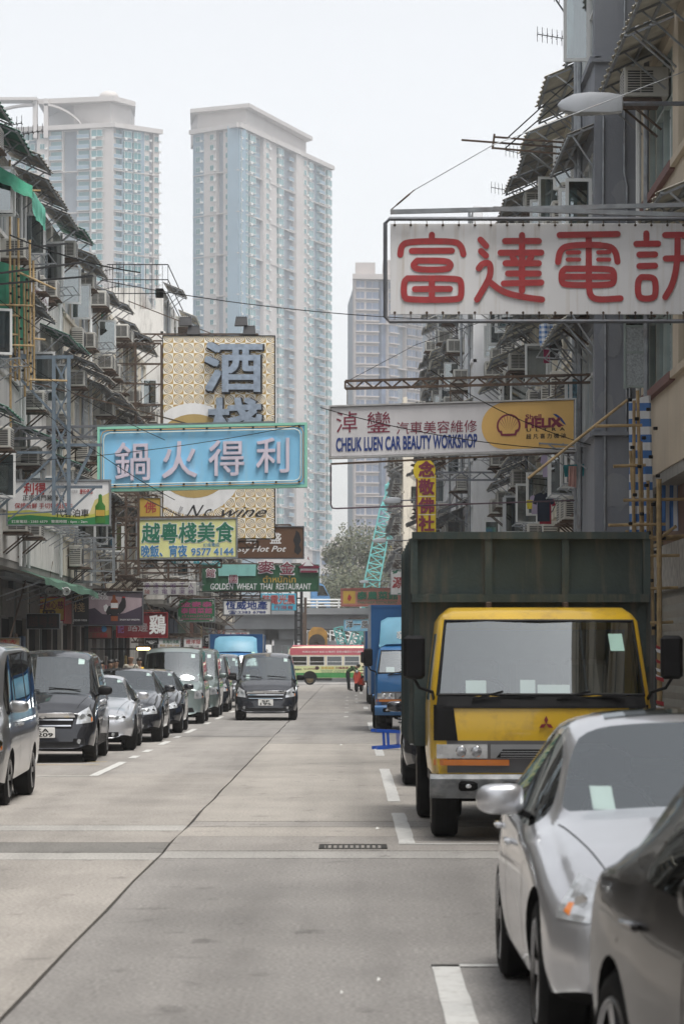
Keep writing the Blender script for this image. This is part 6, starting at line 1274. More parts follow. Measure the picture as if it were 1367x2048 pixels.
# ---- lorries with forward cabs
def cab_truck(name, label, x, d, rot, paintm, trim, cargo, W=1.99, H=2.2, group='lorries parked along the street', badge=None, plate_txt=None, cl=1.65, cargo_mat=None, L=5.9, deflector=False, accent=None, wb=3.4):
    t = thing(name, label, 'truck', (0, 0, 0), group); w = W / 2; zb = .62; accent = accent or paintm
    ROWS = [(zb, .0, .98, cl), (.80, -.02, 1., cl), (1.02, -.02, 1., cl), (1.24, -.01, 1., cl), (1.35, .03, .99, cl), (H - .13, .36, .915, cl), (H - .06, .45, .87, cl - .02), (H, .62, .80, cl - .08)]
    m = MB(); rg = []
    for z, yf, ww, yb in ROWS:
        a = w * ww; r = .065; cv = .07
        rg.append([(-a, yf + .26, z), (-a + .015, yf + .14, z), (-a + r, yf + cv * .8, z), (-a * .5, yf + cv * .15, z), (0, yf, z), (a * .5, yf + cv * .15, z), (a - r, yf + cv * .8, z), (a - .015, yf + .14, z), (a, yf + .26, z), (a, yb, z), (-a, yb, z)])
    GL, GLL, GLR = 1, 2, 3
    n = len(rg[0]); m.loft(rg, caps=True)
    # windscreen faces: ring rows 4->5, columns 2..5 ; door glass column 8 (right side) and 10 (left)
    fi = 0; m.m = []
    for k in range(len(rg) - 1):
        for i in range(n):
            m.m.append(1 if k == 4 and i in (2, 3, 4, 5) else 0)
    m.m += [0, 0]
    me = bpy.data.meshes.new('cab'); me.from_pydata(m.v, [], m.f)
    # body without the windscreen
    body = MB(); gl = MB()
    for f, mi in zip(m.f, m.m): (gl if mi else body).add([m.v[i] for i in f], [tuple(range(len(f)))])
    bo = body.build('cab', paintm, t, world=False)
    bm = bmesh.new(); bm.from_mesh(bo.data); bmesh.ops.remove_doubles(bm, verts=bm.verts, dist=1e-4); bmesh.ops.recalc_face_normals(bm, faces=bm.faces); bm.to_mesh(bo.data); bm.free()
    bo.data.polygons.foreach_set('use_smooth', [True] * len(bo.data.polygons)); bo.data.set_sharp_from_angle(angle=R(40))
    g = gl.build('windscreen', WGLASS, t, world=False); bm = bmesh.new(); bm.from_mesh(g.data); bmesh.ops.remove_doubles(bm, verts=bm.verts, dist=1e-4); bm.to_mesh(g.data); bm.free(); g.data.polygons.foreach_set('use_smooth', [True] * len(g.data.polygons))
    sk = Skin(bo.data)
    yscr = lambda z: lerp(.03, .36, (z - 1.35) / (H - .13 - 1.35)); zl, zh = 1.35, H - .13
    # rubber seal round the screen
    m = MB(); a0, a1 = w * .99 - .065, w * .915 - .065; ring = [(-a0, yscr(zl) + .056, zl), (0, yscr(zl), zl), (a0, yscr(zl) + .056, zl), (a1, yscr(zh) + .056, zh), (0, yscr(zh), zh), (-a1, yscr(zh) + .056, zh), (-a0, yscr(zl) + .056, zl)]
    m.tube([(p[0], p[1] - .006, p[2]) for p in ring], .018, 6); m.build('screen_seal', BLACK, t, smooth=True, world=False)
    FR = lambda q, **k: sk.patch(q, lambda a, b: (a, -3, b), (0, 1, 0), **k)
    if trim == 'black':                                                             # cowl band and corner panels
        FR([(-w * .945, 1.23), (w * .945, 1.23), (w * .93, 1.338), (-w * .93, 1.338)], off=.016, n=20, m=6).build('cowl_band', BLACK, t, smooth=True, world=False)
        for s in (-1, 1): FR([(s * w * .75, .93), (s * w * .965, .93), (s * w * .965, 1.26), (s * w * .79, 1.26)], off=.014, n=6, m=6).build('corner_panel', BLACK, t, smooth=True, world=False)
    # side windows and door lines
    for s in (-1, 1):
        for q, nm, mt in (([(.34, 1.30), (cl - .45, 1.30), (cl - .5, H - .25), (.52, H - .25)], 'side_window', SGLASS), ):
            sk.patch(q, lambda a, b, s=s: (s * 3, a, b), (-s, 0, 0), off=.006, n=6, m=4).build(nm, mt, t, world=False)
        for pts in ([(cl - .38, .7), (cl - .38, H - .2)], [(.28, .95), (.26, 1.3)]): sk.strip(pts, .014, s).build('door_gap', BLACK, t, world=False)
    # roof marker dents, lower face
    FR([(-w * .955, .632), (w * .955, .632), (w * .955, .93), (-w * .955, .93)], off=.004, n=16, m=2).build('lamp_panel', M('grey lamp panel', (.12, .12, .125), .5, var=.15), t, world=False)
    for s in (-1, 1):
        q = [(s * .50, .765), (s * .94 * w, .765), (s * .94 * w, .895), (s * .50, .895)]; L_ = FR(q, off=.016, n=8, m=3).build('headlight', LAMP, t, smooth=True, world=False)
        for cx in (.60, .74):
            h = sk.hit((s * cx, -3, .83), (0, 1, 0)); m = MB(); m.lathe([(-.025, .002), (-.024, .045), (-.016, .052)], (s * cx, h.y, .83), 'y', 14); m.build('bulb', CHROME, L_, smooth=True, world=False)
        FR([(s * .30, .70), (s * .965 * w, .70), (s * .965 * w, .755), (s * .30, .755)], off=.02, n=8, m=1).build('indicator', AMBER, t, smooth=True, world=False)
    FR([(-.47, .765), (.47, .765), (.47, .895), (-.47, .895)], off=.012, n=8, m=2).build('grille_surround', M('satin grille', (.35, .36, .37), .4, .6, var=.15), t, world=False)
    FR([(-.42, .772), (.42, .772), (.36, .85), (-.36, .85)], off=.02, n=8, m=2).build('grille', BLACK, t, world=False)
    for k in range(3): FR([(-.38, .782 + k * .022), (.38, .782 + k * .022), (.38, .79 + k * .022), (-.38, .79 + k * .022)], off=.03, n=8, m=1).build('grille_bar', M('satin grille', (.35, .36, .37)), t, world=False)
    # bumper
    BUMP = accent if trim != 'black' else M('scuffed steel bumper', (.16, .17, .18), .5, .5, var=.5, scale=5, dirt=(.35, .35, .35), dirt_amt=.8, dirt_scale=(3, 3, 5))
    m = MB(); rg = []
    for xx in (-1, -.93, -.6, 0, .6, .93, 1):
        yo = -.10 + .16 * max(0, abs(xx) - .6) ** 1.2; x_ = xx * w * 1.0; rg.append([(x_, yo, .40), (x_, yo - .04, .46), (x_, yo - .04, .58), (x_, yo, .62), (x_, yo + .16, .62), (x_, yo + .16, .40)])
    m.loft(rg); bp = m.build('bumper', BUMP, t, smooth=True, world=False)
    for cx in (-.68, .68, -.30, .30):
        m = MB(); m.rbox(cx - .09, -.155, .47, cx + .09, -.10, .56, .02); m.build('fog_lamp_recess', DARK, bp, world=False)
        m = MB(); m.ball((cx, -.135, .515), (.05, .025, .035), 12, 6); m.build('fog_lamp', LAMP, bp, smooth=True, world=False)
    if plate_txt: plate(t, plate_txt, -.15, .43, w=.34, h=.15)
    # interior
    m = MB(); m.box(-w * .9, .15, zb + .05, w * .9, cl - .05, zb + .3); m.rbox(-w * .9, .18, .9, w * .9, .6, 1.28, .05); m.build('dashboard', DARK, t, world=False); m = MB(); m.box(-w * .88, cl - .1, .8, w * .88, cl - .06, H - .2); m.build('rear_cab_wall', M('pale cab lining', (.30, .31, .32), .8, var=.1), t, world=False)
    for sx_ in (-.55, 0, .5): m = MB(); m.rbox(sx_ - .22, .85, .85, sx_ + .22, 1.3, 1.05, .05); m.rbox(sx_ - .22, 1.2, 1.0, sx_ + .22, 1.38, 1.68, .05); m.build('seat', SEAT, t, world=False)
    m = MB(); m.tube([(-.5 + .23 * math.cos(a), .62 + .12 * math.sin(a), 1.33 + .17 * math.sin(a)) for a in [i * .4488 for i in range(15)]], .02, 6); m.build('steering_wheel', BLACK, t, smooth=True, world=False)
    for (px, pz, pw, ph) in ((-.60, 1.42, .19, .13), (-.12, 1.42, .14, .14), (.12, 1.40, .30, .09)):
        m = MB(); y = yscr(pz) + .045; m.add([(px - pw / 2, y, pz - ph / 2), (px + pw / 2, y, pz - ph / 2), (px + pw / 2, y + ph * .35, pz + ph / 2), (px - pw / 2, y + ph * .35, pz + ph / 2)], [(0, 1, 2, 3)]); m.build('dashboard_paper', PAPER, t, world=False)
    m = MB(); m.add([(.66, yscr(1.80) + .01, 1.76), (.79, yscr(1.80) + .015, 1.76), (.77, yscr(1.92) + .03, 1.92), (.64, yscr(1.92) + .02, 1.92)], [(0, 1, 2, 3)]); m.build('licence_disc', M('mint licence disc', (.45, .7, .6), .6, var=.2), t, world=False)
    for x0, x1 in ((-.05, -.66), (.78, .12)):
        m = MB(); m.bar((x0, -.0, 1.345), (x1, .045, 1.30 if x1 < -.3 else 1.31), .028, .02); m.bar((x1 + .02, .0, 1.31), ((x0 + x1) / 2, -.03, 1.385), .02); m.build('wiper', BLACK, t, world=False)
    for s in (-1, 1):                                                              # arm mirrors
        m = MB(); xo = s * (w + .10); m.tube([(s * w * .96, .18, 1.30), (s * (w - .02), -.05, 1.38), (xo, -.16, 1.42), (xo + s * .06, -.18, 1.52)], .016, 6); mo = m.build('mirror_arm', BLACK, t, smooth=True, world=False)
        m = MB(); m.rbox(xo - .10 + s * .05, -.24, 1.50, xo + .10 + s * .05, -.13, 1.90, .03); m.build('mirror', BLACK, mo, smooth=True, world=False)
    # chassis, wheels
    m = MB(); m.box(-.42, .1, .42, -.30, L, .60); m.box(.30, .1, .42, .42, L, .60); m.build('chassis', DARK, t, world=False); m = MB(); m.cyl((-w * .7, .80, .40), (w * .7, .80, .40), .07, n=10); m.ball((.1, .80 + wb, .42), (.2, .2, .2)); m.cyl((-w * .7, .80 + wb, .40), (w * .7, .80 + wb, .40), .07, n=10); m.tube([(-.5, .3, .35), (-.3, .25, .28), (.2, .3, .3), (.5, .4, .38)], .035, 6); m.build('axle', DARK, t, smooth=True, world=False)
    STW = M('steel truck wheel', (.30, .28, .25), .6, .3, var=.3)
    for s in (-1, 1):
        wheel(t, s * (w - .04), .80, .40, .24, s, STW, 8); wheel(t, s * (w + .02), .80 + wb, .40, .22, s, STW, 8); wheel(t, s * (w - .22), .80 + wb, .40, .22, s, STW, 8)
        m = MB(); m.box(min(s * (w - .3), s * (w - .01)), .30, .55, max(s * (w - .3), s * (w - .01)), 1.28, .63); m.build('mudguard', BLACK, t, world=False)
    # cargo
    cm = cargo_mat; y0 = cl + .12; bw = w + .11
    if cargo == 'tipper':
        zf = .95
        m = MB(); m.box(-bw, y0, zf - .12, bw, L + .3, zf); m.build('bed', cm, t, world=False)
        TOP = 2.93
        m = MB(); m.box(-bw, y0, zf, bw, y0 + .06, TOP - .02); m.build('headboard', cm, t, world=False)
        m = MB(); m.box(-bw - .02, y0 - .09, 2.24, bw + .02, y0 - .01, 2.32); m.box(-bw - .02, y0 - .09, TOP - .07, bw + .02, y0 + .02, TOP)
        for xx in (-1, -.36, .30, 1): m.box(xx * bw - .035, y0 - .075, 2.32, xx * bw + .035, y0 - .005, TOP - .07)
        m.build('headboard_frame', cm, t, world=False)
        for s in (-1, 1):
            m = MB(); m.box(min(s * bw, s * (bw - .05)), y0 + .062, zf, max(s * bw, s * (bw - .05)), L + .3, TOP - .05); sd_ = m.build('side_wall', cm, t, world=False)
            for q in range(6): m = MB(); y = y0 + .1 + q * (L - y0 + .1) / 5; m.box(min(s * (bw + .05), s * (bw + .001)), y, zf - .1, max(s * (bw + .05), s * (bw + .001)), y + .07, TOP - .06); m.build('side_post', cm, sd_, world=False)
            for z in (1.55, 2.24, TOP - .12): m = MB(); m.box(min(s * (bw + .03), s * (bw + .001)), y0, z, max(s * (bw + .03), s * (bw + .001)), L + .3, z + .06); m.build('side_rail', cm, sd_, world=False)
        m = MB(); m.box(-bw, L + .22, zf, bw, L + .3, TOP - .5); m.build('tailgate', cm, t, world=False)
        for xx in (-.36, .30): m = MB(); m.rbox(xx * bw - .03, y0 - .10, 2.17, xx * bw + .03, y0 - .02, 2.245, .01); m.build('hinge_lug', RUST, t, world=False)
    else:
        m = MB(); m.rbox(-bw, y0, .85, bw, L + .3, cargo, .025); m.build('cargo_box', cm, t, world=False)
        AL = M('box edge trim', (.35, .37, .4), .4, .6, var=.2)
        for s in (-1, 1): m = MB(); m.box(s * bw - .03, y0 - .012, .84, s * bw + .03, y0 + .05, cargo + .01); m.build('corner_trim', AL if group else cm, t, world=False)
        m = MB(); m.box(-bw, y0 - .01, cargo - .05, bw, y0 + .03, cargo + .012); m.build('top_trim', cm, t, world=False)
    if deflector:
        m = MB(); rg = []
        for u, zz, yo in ((0, H + .02, .55), (.15, H + .16, .62), (.5, H + .42, .80), (.8, H + .58, 1.05), (1, H + .64, 1.5)): a = w * (.90 - .04 * u); rg.append([(-a, yo + .12, H + .01), (-a * .98, yo + .10, zz - .08), (-a * .8, yo + .02, zz), (0, yo, zz + .02), (a * .8, yo + .02, zz), (a * .98, yo + .10, zz - .08), (a, yo + .12, H + .01)])
        m.loft(rg); df = m.build('wind_deflector', deflector, t, smooth=True, world=False)
        if badge == 'rent':
            m = MB(); v = Skin(df.data)
            m2 = MB(); put_text(m2, '新江', -.45, H + .14, .25, H + .32, 0, .012); m2.v = [((lambda h: (p[0], (h.y - .012) if h else .9, p[2]))(v.hit((p[0], -3, p[2]), (0, 1, 0)))) for p in m2.v]; m2.build('lettering', PAPER, df, world=False)
            m = MB(); m.box(-.02, .48, H + .38, .95, .52, H + .78); m.build('notice_board', M('cream board', (.62, .58, .47), .6, var=.1), t, world=False)
            m = MB(); y = sk.hit((.45, -3, .98), (0, 1, 0)).y - .01; m.box(.05, y - .01, .93, .50, y, 1.2); o = m.build('rental_notice', PAPER, t, world=False); m = MB(); put_text(m, '租', .1, 1.05, .28, 1.18, y - .013); put_text(m, '出租車輛', .08, 1.0, .46, 1.04, y - .013, .0); put_text(m, '9848 2210', .08, .945, .46, .99, y - .013, .01); m.build('lettering', INK['red'], o, world=False)
    if badge == 'diamonds':
        y = sk.hit((.04, -3, 1.09), (0, 1, 0)).y - .012; m = MB(); cx, cz, q = .04, 1.085, .06
        for a in (90, 210, 330):
            dx, dz = math.cos(R(a)), math.sin(R(a)); px, pz = -dz * .42, dx * .42
            m.prism([(cx, cz), (cx + (dx * .5 + px * .6) * q * 1.25, cz + (dz * .5 + pz * .6) * q * 1.25), (cx + dx * q * 1.25, cz + dz * q * 1.25), (cx + (dx * .5 - px * .6) * q * 1.25, cz + (dz * .5 - pz * .6) * q * 1.25)], y, y - .012)
        m.build('emblem', C('emblem red', (.22, .02, .03), .3), t, world=False)
    t.location = (x, d, .002); t.rotation_euler = (0, 0, rot)
    return t
TRY = M('truck yellow paint', (.70, .44, .012), .35, var=.08, scale=2, coat=.6, dirt=(.28, .15, .04), dirt_amt=.7, dirt_scale=(2, 2, 2)); TGRN = M('dark green tipper steel', (.035, .055, .055), .6, .1, var=.25, scale=2, bump=.2, dirt=(.16, .13, .09), dirt_amt=.75, dirt_scale=(3.5, 3.5, .35))
TBLU = M('truck blue paint', (.02, .14, .36), .4, var=.1, coat=.6, dirt=(.05, .12, .22), dirt_scale=(1, 1, 1)); TBOX = M('blue cargo sheet', (.015, .10, .27), .5, var=.12, scale=1.2, dirt=(.04, .09, .16), dirt_scale=(1, 1, .3)); TLT = M('pale blue deflector', (.16, .38, .52), .45, var=.1)
cab_truck('tipper_truck', 'yellow cab tipper truck with a tall dark green body behind the silver saloon', 1.765, 27.6, R(0), TRY, 'black', 'tipper', badge='diamonds', cargo_mat=TGRN, W=2.06, H=2.17)
cab_truck('box_lorry', 'blue box lorry with a pale blue wind deflector and rental notice', 1.50, 67.2, R(-.2), TBLU, 'paint', 2.90, cargo_mat=TBOX, deflector=TLT, badge='rent', W=1.90, H=1.98, group='blue box lorries')
cab_truck('box_lorry', 'dark blue box lorry parked behind the one with the rental notice', 1.58, 88.5, R(-.2), TBLU, 'paint', 2.70, cargo_mat=TBOX, deflector=TLT, W=1.85, H=1.95, group='blue box lorries')
cab_truck('box_lorry', 'third blue box lorry farthest along the right kerb', 1.55, 108, R(-.2), TBLU, 'paint', 2.65, cargo_mat=TBOX, W=1.85, H=1.95, group='blue box lorries')
cab_truck('box_lorry', 'blue box lorry with a wide pale deflector behind the moving people carrier', -4.55, 118, R(.4), TBLU, 'paint', 2.62, cargo_mat=TBOX, deflector=TLT, W=1.95, H=1.9, group='blue box lorries')
# ------------------------------------------------------------------ minibus on the cross street
mbs = thing('minibus', 'red-roofed cream and green minibus crossing the end of the street', 'minibus', (-3.85, 185.2, 0)); y = 185.2; x0, x1 = -3.85, 2.75
CREAM = M('cream bus paint', (.66, .60, .44), .4, var=.06, coat=.6); BRED = M('bus red', (.48, .10, .13), .4, var=.1, coat=.5); ADY = M('advert lime', (.60, .66, .34), .45, var=.1); ADG = M('advert green', (.05, .26, .07), .45, var=.15)
m = MB(); rg = []
for u, zt in ((0, 1.95), (.06, 2.2), (.25, 2.36), (1, 2.42), (5.6, 2.42), (6.2, 2.30), (6.5, 1.3), (6.58, .9)):
    X = x0 + u; i = .0 if .06 < u < 6.3 else .1
    rg.append([(X, y + i, .42), (X, y + i, min(1.15, zt - .3)), (X, y + .05 + i, zt - .14), (X, y + .22, zt), (X, y + 1.78, zt), (X, y + 1.95 - i, zt - .14), (X, y + 2.0 - i, 1.0), (X, y + 2.0 - i, .42)])
m.loft(rg); m.build('body', CREAM, mbs, smooth=True)
def side(xa, xb, za, zb, mat, nm, off=.012): 
    b = MB(); f = lambda z: y + max(0, z - 1.15) / 1.13 * .05
    b.add([(xa, f(za) - off, za), (xb, f(za) - off, za), (xb, f(zb) - off, zb), (xa, f(zb) - off, zb)], [(0, 1, 2, 3)]); b.add([(xa, f(zb) - off, zb), (xb, f(zb) - off, zb), (xb, f(zb) + .01, zb), (xa, f(zb) + .01, zb)], [(0, 1, 2, 3)]); return b.build(nm, mat, mbs)
side(x0 + .12, x1 - .3, 1.86, 2.29, BRED, 'red_band'); m = MB(); m.rbox(x0 + .25, y + .2, 2.30, x1 - .5, y + 1.8, 2.47, .06); m.build('roof_panel', BRED, mbs, smooth=True)
for k in range(5):
    xa = x0 + .22 + k * 1.08
    if k < 4:
        side(xa, xa + .98, 1.20, 1.80, FR_WHITE, 'window_frame', .010); side(xa + .05, xa + .93, 1.24, 1.76, SGLASS, 'window', .016)
        side(xa + .05, xa + .93, 1.42, 1.45, FR_WHITE, 'window_bar', .02)
side(x0 + 4.7, x0 + 5.5, .55, 1.9, FR_WHITE, 'door', .012); side(x0 + 4.8, x0 + 5.4, 1.1, 1.8, SGLASS, 'door_window', .018)
side(x0 + .1, x0 + 4.6, .75, 1.16, ADY, 'advert', .012); side(x0 + .1, x0 + 4.6, .45, .75, ADG, 'advert', .012)
for t_, xa, xb, za, zb, ink in (('PUBLIC LIGHT BUS 16 SEATS  公共小型巴士十六座位', .9, 4.6, 2.0, 2.12, 'white'), ('專業滅蟲', 2.05, 2.85, .98, 1.13, 'gold'), ('白蟻專家', 2.95, 3.75, .98, 1.13, 'wine'), ('Tel: 2370 9236', .95, 1.7, .95, 1.05, 'wine'), ('Pest Control  Termite Expert', 2.05, 3.7, .86, .94, 'green'), ('除蟲專科', .25, .85, .9, 1.02, 'black'), ('地毯清洗 保養服務', 2.05, 3.5, .77, .83, 'green')):
    b = MB(); put_text(b, t_, x0 + xa, za, x0 + xb, zb, y - (.02 if za < 1.5 else -.02), .012); b.build('lettering', INK[ink], mbs)
b = MB(); b.ball((x0 + 1.8, y - .02, 1.05), (.13, .012, .12), 10, 6); b.build('advert_emblem', INK['darkred'], mbs)
for xa in (1.35, 5.1):
    o = bpy.data.objects.new('wheel', None); col.objects.link(o); o.parent = mbs; o.location = (xa, .1, .36)
    b = MB(); b.lathe([(.2, .22), (.2, .34), (.1, .36), (-.04, .36), (-.08, .33), (-.08, .24)], axis='y', n=22); b.build('tyre', RUBBER, o, smooth=True, world=False)
    b = MB(); b.lathe([(-.06, .245), (-.02, .2), (-.09, .12), (-.10, .001)], axis='y', n=18); b.build('rim', M('gold brown hub', (.25, .19, .10), .5, .4, var=.2), o, smooth=True, world=False)
    b = MB(); b.lathe([(-.005, .0), (-.005, .45)], (x0 + xa, y - .012, .42), 'y', 20); b.v = [(p[0], p[1], max(.40, p[2])) for p in b.v]; b.build('wheel_arch', DARK, mbs)
m = MB(); m.box(x0 - .08, y + .1, .38, x0 + .05, y + 1.9, .6); m.build('rear_bumper', BLACK, mbs)
# ------------------------------------------------------------------ people
SKINM = M('skin', (.40, .25, .17), .6, var=.08); 
def person(label, loc, rotz, shirt, trousers, hair=None, pose=None, h=1.72, bag=False):
    J = dict(pel=(0, 0, .95), wst=(0, .0, 1.08), che=(0, .01, 1.30), nek=(0, .01, 1.475), jaw=(0, -.03, 1.565), hed=(0, -.01, 1.655), nos=(0, -.125, 1.62))
    for s, q in ((-1, 'l'), (1, 'r')):
        J.update({q + 'sh': (s * .185, .01, 1.42), q + 'el': (s * .245, .03, 1.14), q + 'wr': (s * .255, -.08, .90), q + 'ha': (s * .25, -.11, .82), q + 'hp': (s * .095, 0, .90), q + 'kn': (s * .105, -.02, .50), q + 'an': (s * .11, .02, .09), q + 'to': (s * .13, -.16, .035), q + 'ea': (s * .095, -.0, 1.63)})
    if pose: J.update(pose)
    fing = {}
    for s, q in ((-1, 'l'), (1, 'r')):
        hp = Vector(J[q + 'ha']); dr = (hp - Vector(J[q + 'wr'])).normalized(); sd = dr.orthogonal().normalized()
        for i, (off, ln) in enumerate(((-.03, .075), (-.01, .088), (.01, .085), (.03, .065))):
            a = hp + sd * off + dr * .03; fing['%sf%d' % (q, i)] = [a, a + dr * ln * .5, a + dr * ln * .85 + Vector((0, -.02, 0))]
        fing[q + 'th'] = [hp - sd * .03 - dr * .02, hp - sd * .06 + dr * .02, hp - sd * .065 + dr * .05]
    rad = dict(pel=(.145, .115), wst=(.135, .105), che=(.155, .115), nek=(.052, .052), jaw=(.068, .075), hed=(.088, .1), nos=(.014, .014))
    for q in 'lr': rad.update({q + 'sh': (.062,) * 2, q + 'el': (.044,) * 2, q + 'wr': (.029,) * 2, q + 'ha': (.036, .022), q + 'hp': (.09,) * 2, q + 'kn': (.06,) * 2, q + 'an': (.04,) * 2, q + 'to': (.034,) * 2, q + 'ea': (.018,) * 2})
    E = [('pel', 'wst'), ('wst', 'che'), ('che', 'nek'), ('nek', 'jaw'), ('jaw', 'hed'), ('hed', 'nos')]
    for q in 'lr': E += [('che', q + 'sh'), (q + 'sh', q + 'el'), (q + 'el', q + 'wr'), (q + 'wr', q + 'ha'), ('pel', q + 'hp'), (q + 'hp', q + 'kn'), (q + 'kn', q + 'an'), (q + 'an', q + 'to'), ('hed', q + 'ea')]
    names = list(J); vs = [J[n] for n in names]; es = [(names.index(a), names.index(b)) for a, b in E]; rr = [rad[n] for n in names]
    for k, ch in fing.items():
        p = names.index(k[0] + 'ha')
        for v in ch: vs.append(tuple(v)); rr.append((.0095, .0095)); es.append((p, len(vs) - 1)); p = len(vs) - 1
    me = bpy.data.meshes.new('body'); me.from_pydata(vs, es, []); o = bpy.data.objects.new('body', me); TMP.collection.objects.link(o)
    md = o.modifiers.new('k', 'SKIN'); md.use_smooth_shade = True
    for i, sv in enumerate(me.skin_vertices[0].data): sv.radius = rr[i]; sv.use_root = (i == 0)
    sb = o.modifiers.new('s', 'SUBSURF'); sb.levels = sb.render_levels = 2
    vl = TMP.view_layers[0]; vl.update(); dg_ = vl.depsgraph; res = bpy.data.meshes.new_from_object(o.evaluated_get(dg_), depsgraph=dg_); bpy.data.objects.remove(o)
    SHOE = M('black shoes', (.015, .014, .013), .5, var=.2)
    for q in (SKINM, shirt, trousers, SHOE): res.materials.append(q)
    segs = [(Vector(J[a]), Vector(J[b]), a, b) for a, b in E]
    for p in res.polygons:
        c = p.center; best = min(segs, key=lambda s_: (c - (s_[0] + (s_[1] - s_[0]) * max(0, min(1, (c - s_[0]).dot(s_[1] - s_[0]) / max(1e-6, (s_[1] - s_[0]).length_squared))))).length); b = best[3]; a = best[2]
        t_ = max(0, min(1, (c - best[0]).dot(best[1] - best[0]) / max(1e-6, (best[1] - best[0]).length_squared)))
        mi = 0
        if b in ('wst', 'che') or b[1:] == 'sh': mi = 1
        elif b == 'nek': mi = 1 if t_ < .6 else 0
        elif b[1:] == 'el': mi = 1
        elif b[1:] == 'wr': mi = 1 if pose and pose.get('_long') else 0
        elif b[1:] in ('hp', 'kn'): mi = 2
        elif b[1:] == 'an': mi = 2 if t_ < .9 else 3
        elif b[1:] == 'to': mi = 3
        if b == 'wst' and t_ < .3: mi = 2
        p.material_index = mi
    res.polygons.foreach_set('use_smooth', [True] * len(res.polygons))
    t = thing('person', label, 'person', (0, 0, 0)); bo = bpy.data.objects.new('body', res); col.objects.link(bo); bo.parent = t
    hd = Vector(J['hed']); fw = (Vector(J['nos']) - hd).normalized()
    if hair:
        b = MB(); b.ball((0, 0, 0), (.102, .112, .10), 14, 10); b.v = [p for p in b.v]
        up = Vector((0, 0, 1)); rt = fw.cross(up).normalized(); up = rt.cross(fw)
        b.v = [tuple(hd + rt * p[0] + fw * (p[1] if p[1] < .03 else .03 + (p[1] - .03) * (1 if p[2] > .03 else -.2)) * 1.0 + up * (p[2] + .022 if p[2] > -.05 or p[1] < 0 else p[2] + .06)) for p in b.v]; b.build('hair', hair, t, smooth=True, world=False)
    rt = fw.cross(Vector((0, 0, 1))).normalized()
    for s in (-1, 1): b = MB(); b.ball(tuple(hd + fw * .088 + rt * (s * .034) + Vector((0, 0, .0))), (.011, .008, .008), 8, 5); b.build('eye', DARK, t, smooth=True, world=False)
    b = MB(); q = Vector(J['jaw']) + fw * .072; b.bar(q - rt * .022, q + rt * .022, .008, .01); b.build('mouth', M('lips', (.28, .11, .09), .5, var=.1), t, world=False)
    if bag: b = MB(); b.tube([(.15, -.05, 1.47), (.06, -.135, 1.32), (-.08, -.14, 1.12), (-.17, -.06, .98)], .014, 5); b.build('bag_strap', BLACK, t, smooth=True, world=False)
    t.location = loc; t.rotation_euler = (0, 0, rotz); k = h / 1.75; t.scale = (k, k, k)
    return t
HAIR = M('black hair', (.012, .011, .01), .5, var=.2)
PLAID = M('pale checked shirt', (.50, .47, .40), .9, var=.35, scale=22); 
pv = .135
person('bald man in a pale checked shirt with a bag strap walking on the pavement', (P(262, 0, 86).x, 86, pv), R(8), PLAID, M('khaki trousers', (.2, .17, .12), .9, var=.2), None, h=1.66, bag=True)
person('black-haired man in a yellow shirt beside the bald man', (P(279, 0, 88).x, 88, pv), R(-10), M('yellow shirt', (.70, .42, .03), .9, var=.15), M('dark trousers', (.03, .03, .04), .9, var=.2), HAIR, h=1.55)
person('dark-haired man in a navy shirt in front of the metal shutter', (P(221, 0, 78).x, 78, pv), R(60), M('navy shirt', (.02, .025, .05), .9, var=.2), MATS['dark trousers'], HAIR, h=1.50)
person('long-haired woman in black left of the man in navy', (P(204, 0, 77).x, 77, pv), R(-40), M('black blouse', (.015, .014, .014), .9, var=.2), MATS['dark trousers'], HAIR, h=1.48)
person('man with only his face showing behind the man in navy', (P(232, 0, 84).x, 84, pv), R(20), M('grey shirt', (.12, .12, .12), .9, var=.2), MATS['dark trousers'], HAIR, h=1.52)
bend = dict(pel=(0, .10, .93), wst=(0, .04, 1.04), che=(0, -.20, 1.19), nek=(0, -.36, 1.24), jaw=(0, -.45, 1.22), hed=(0, -.49, 1.28), nos=(0, -.58, 1.21), _long=(0, 0, 0))
for s, q in ((-1, 'l'), (1, 'r')): bend.update({q + 'sh': (s * .18, -.30, 1.21), q + 'el': (s * .20, -.40, .98), q + 'wr': (s * .14, -.58, .93), q + 'ha': (s * .12, -.65, .92), q + 'hp': (s * .095, .09, .90), q + 'kn': (s * .10, .04, .50), q + 'ea': (s * .095, -.49, 1.25)})
_long = bend.pop('_long')
pb = person('person in a green jacket bending over the red scooter', (P(698, 0, 151).x, 151, 0.003), R(70), M('green jacket', (.06, .14, .05), .9, var=.25), M('dark jeans', (.02, .025, .03), .9, var=.2), HAIR, pose=bend, h=1.72)
# ------------------------------------------------------------------ red scooter
sc_ = thing('scooter', 'red scooter parked nose-on at the crossing beside the bending person', 'scooter', (0, 0, 0)); SRED = M('scooter red', (.55, .06, .03), .3, var=.08, coat=1)
for yy in (0.05, 1.2):
    o = bpy.data.objects.new('wheel', None); col.objects.link(o); o.parent = sc_; o.location = (0, yy, .24); b = MB(); b.lathe([(-.05, .15), (-.06, .2), (-.03, .24), (.03, .24), (.06, .2), (.05, .15)], axis='x', n=20); b.build('tyre', RUBBER, o, smooth=True, world=False); b = MB(); b.lathe([(-.04, .15), (-.03, .03), (.03, .03), (.04, .15)], axis='x', n=16); b.build('rim', ALLOY, o, smooth=True, world=False)
b = MB(); b.loft([[(-w, yy, z), (-w * .6, yy - .08, z), (w * .6, yy - .08, z), (w, yy, z), (w * .7, yy + .08, z), (-w * .7, yy + .08, z)] for w, yy, z in ((.10, .12, .42), (.17, .14, .55), (.20, .2, .75), (.16, .26, .95), (.08, .3, 1.02))]); b.build('front_shield', SRED, sc_, smooth=True, world=False)
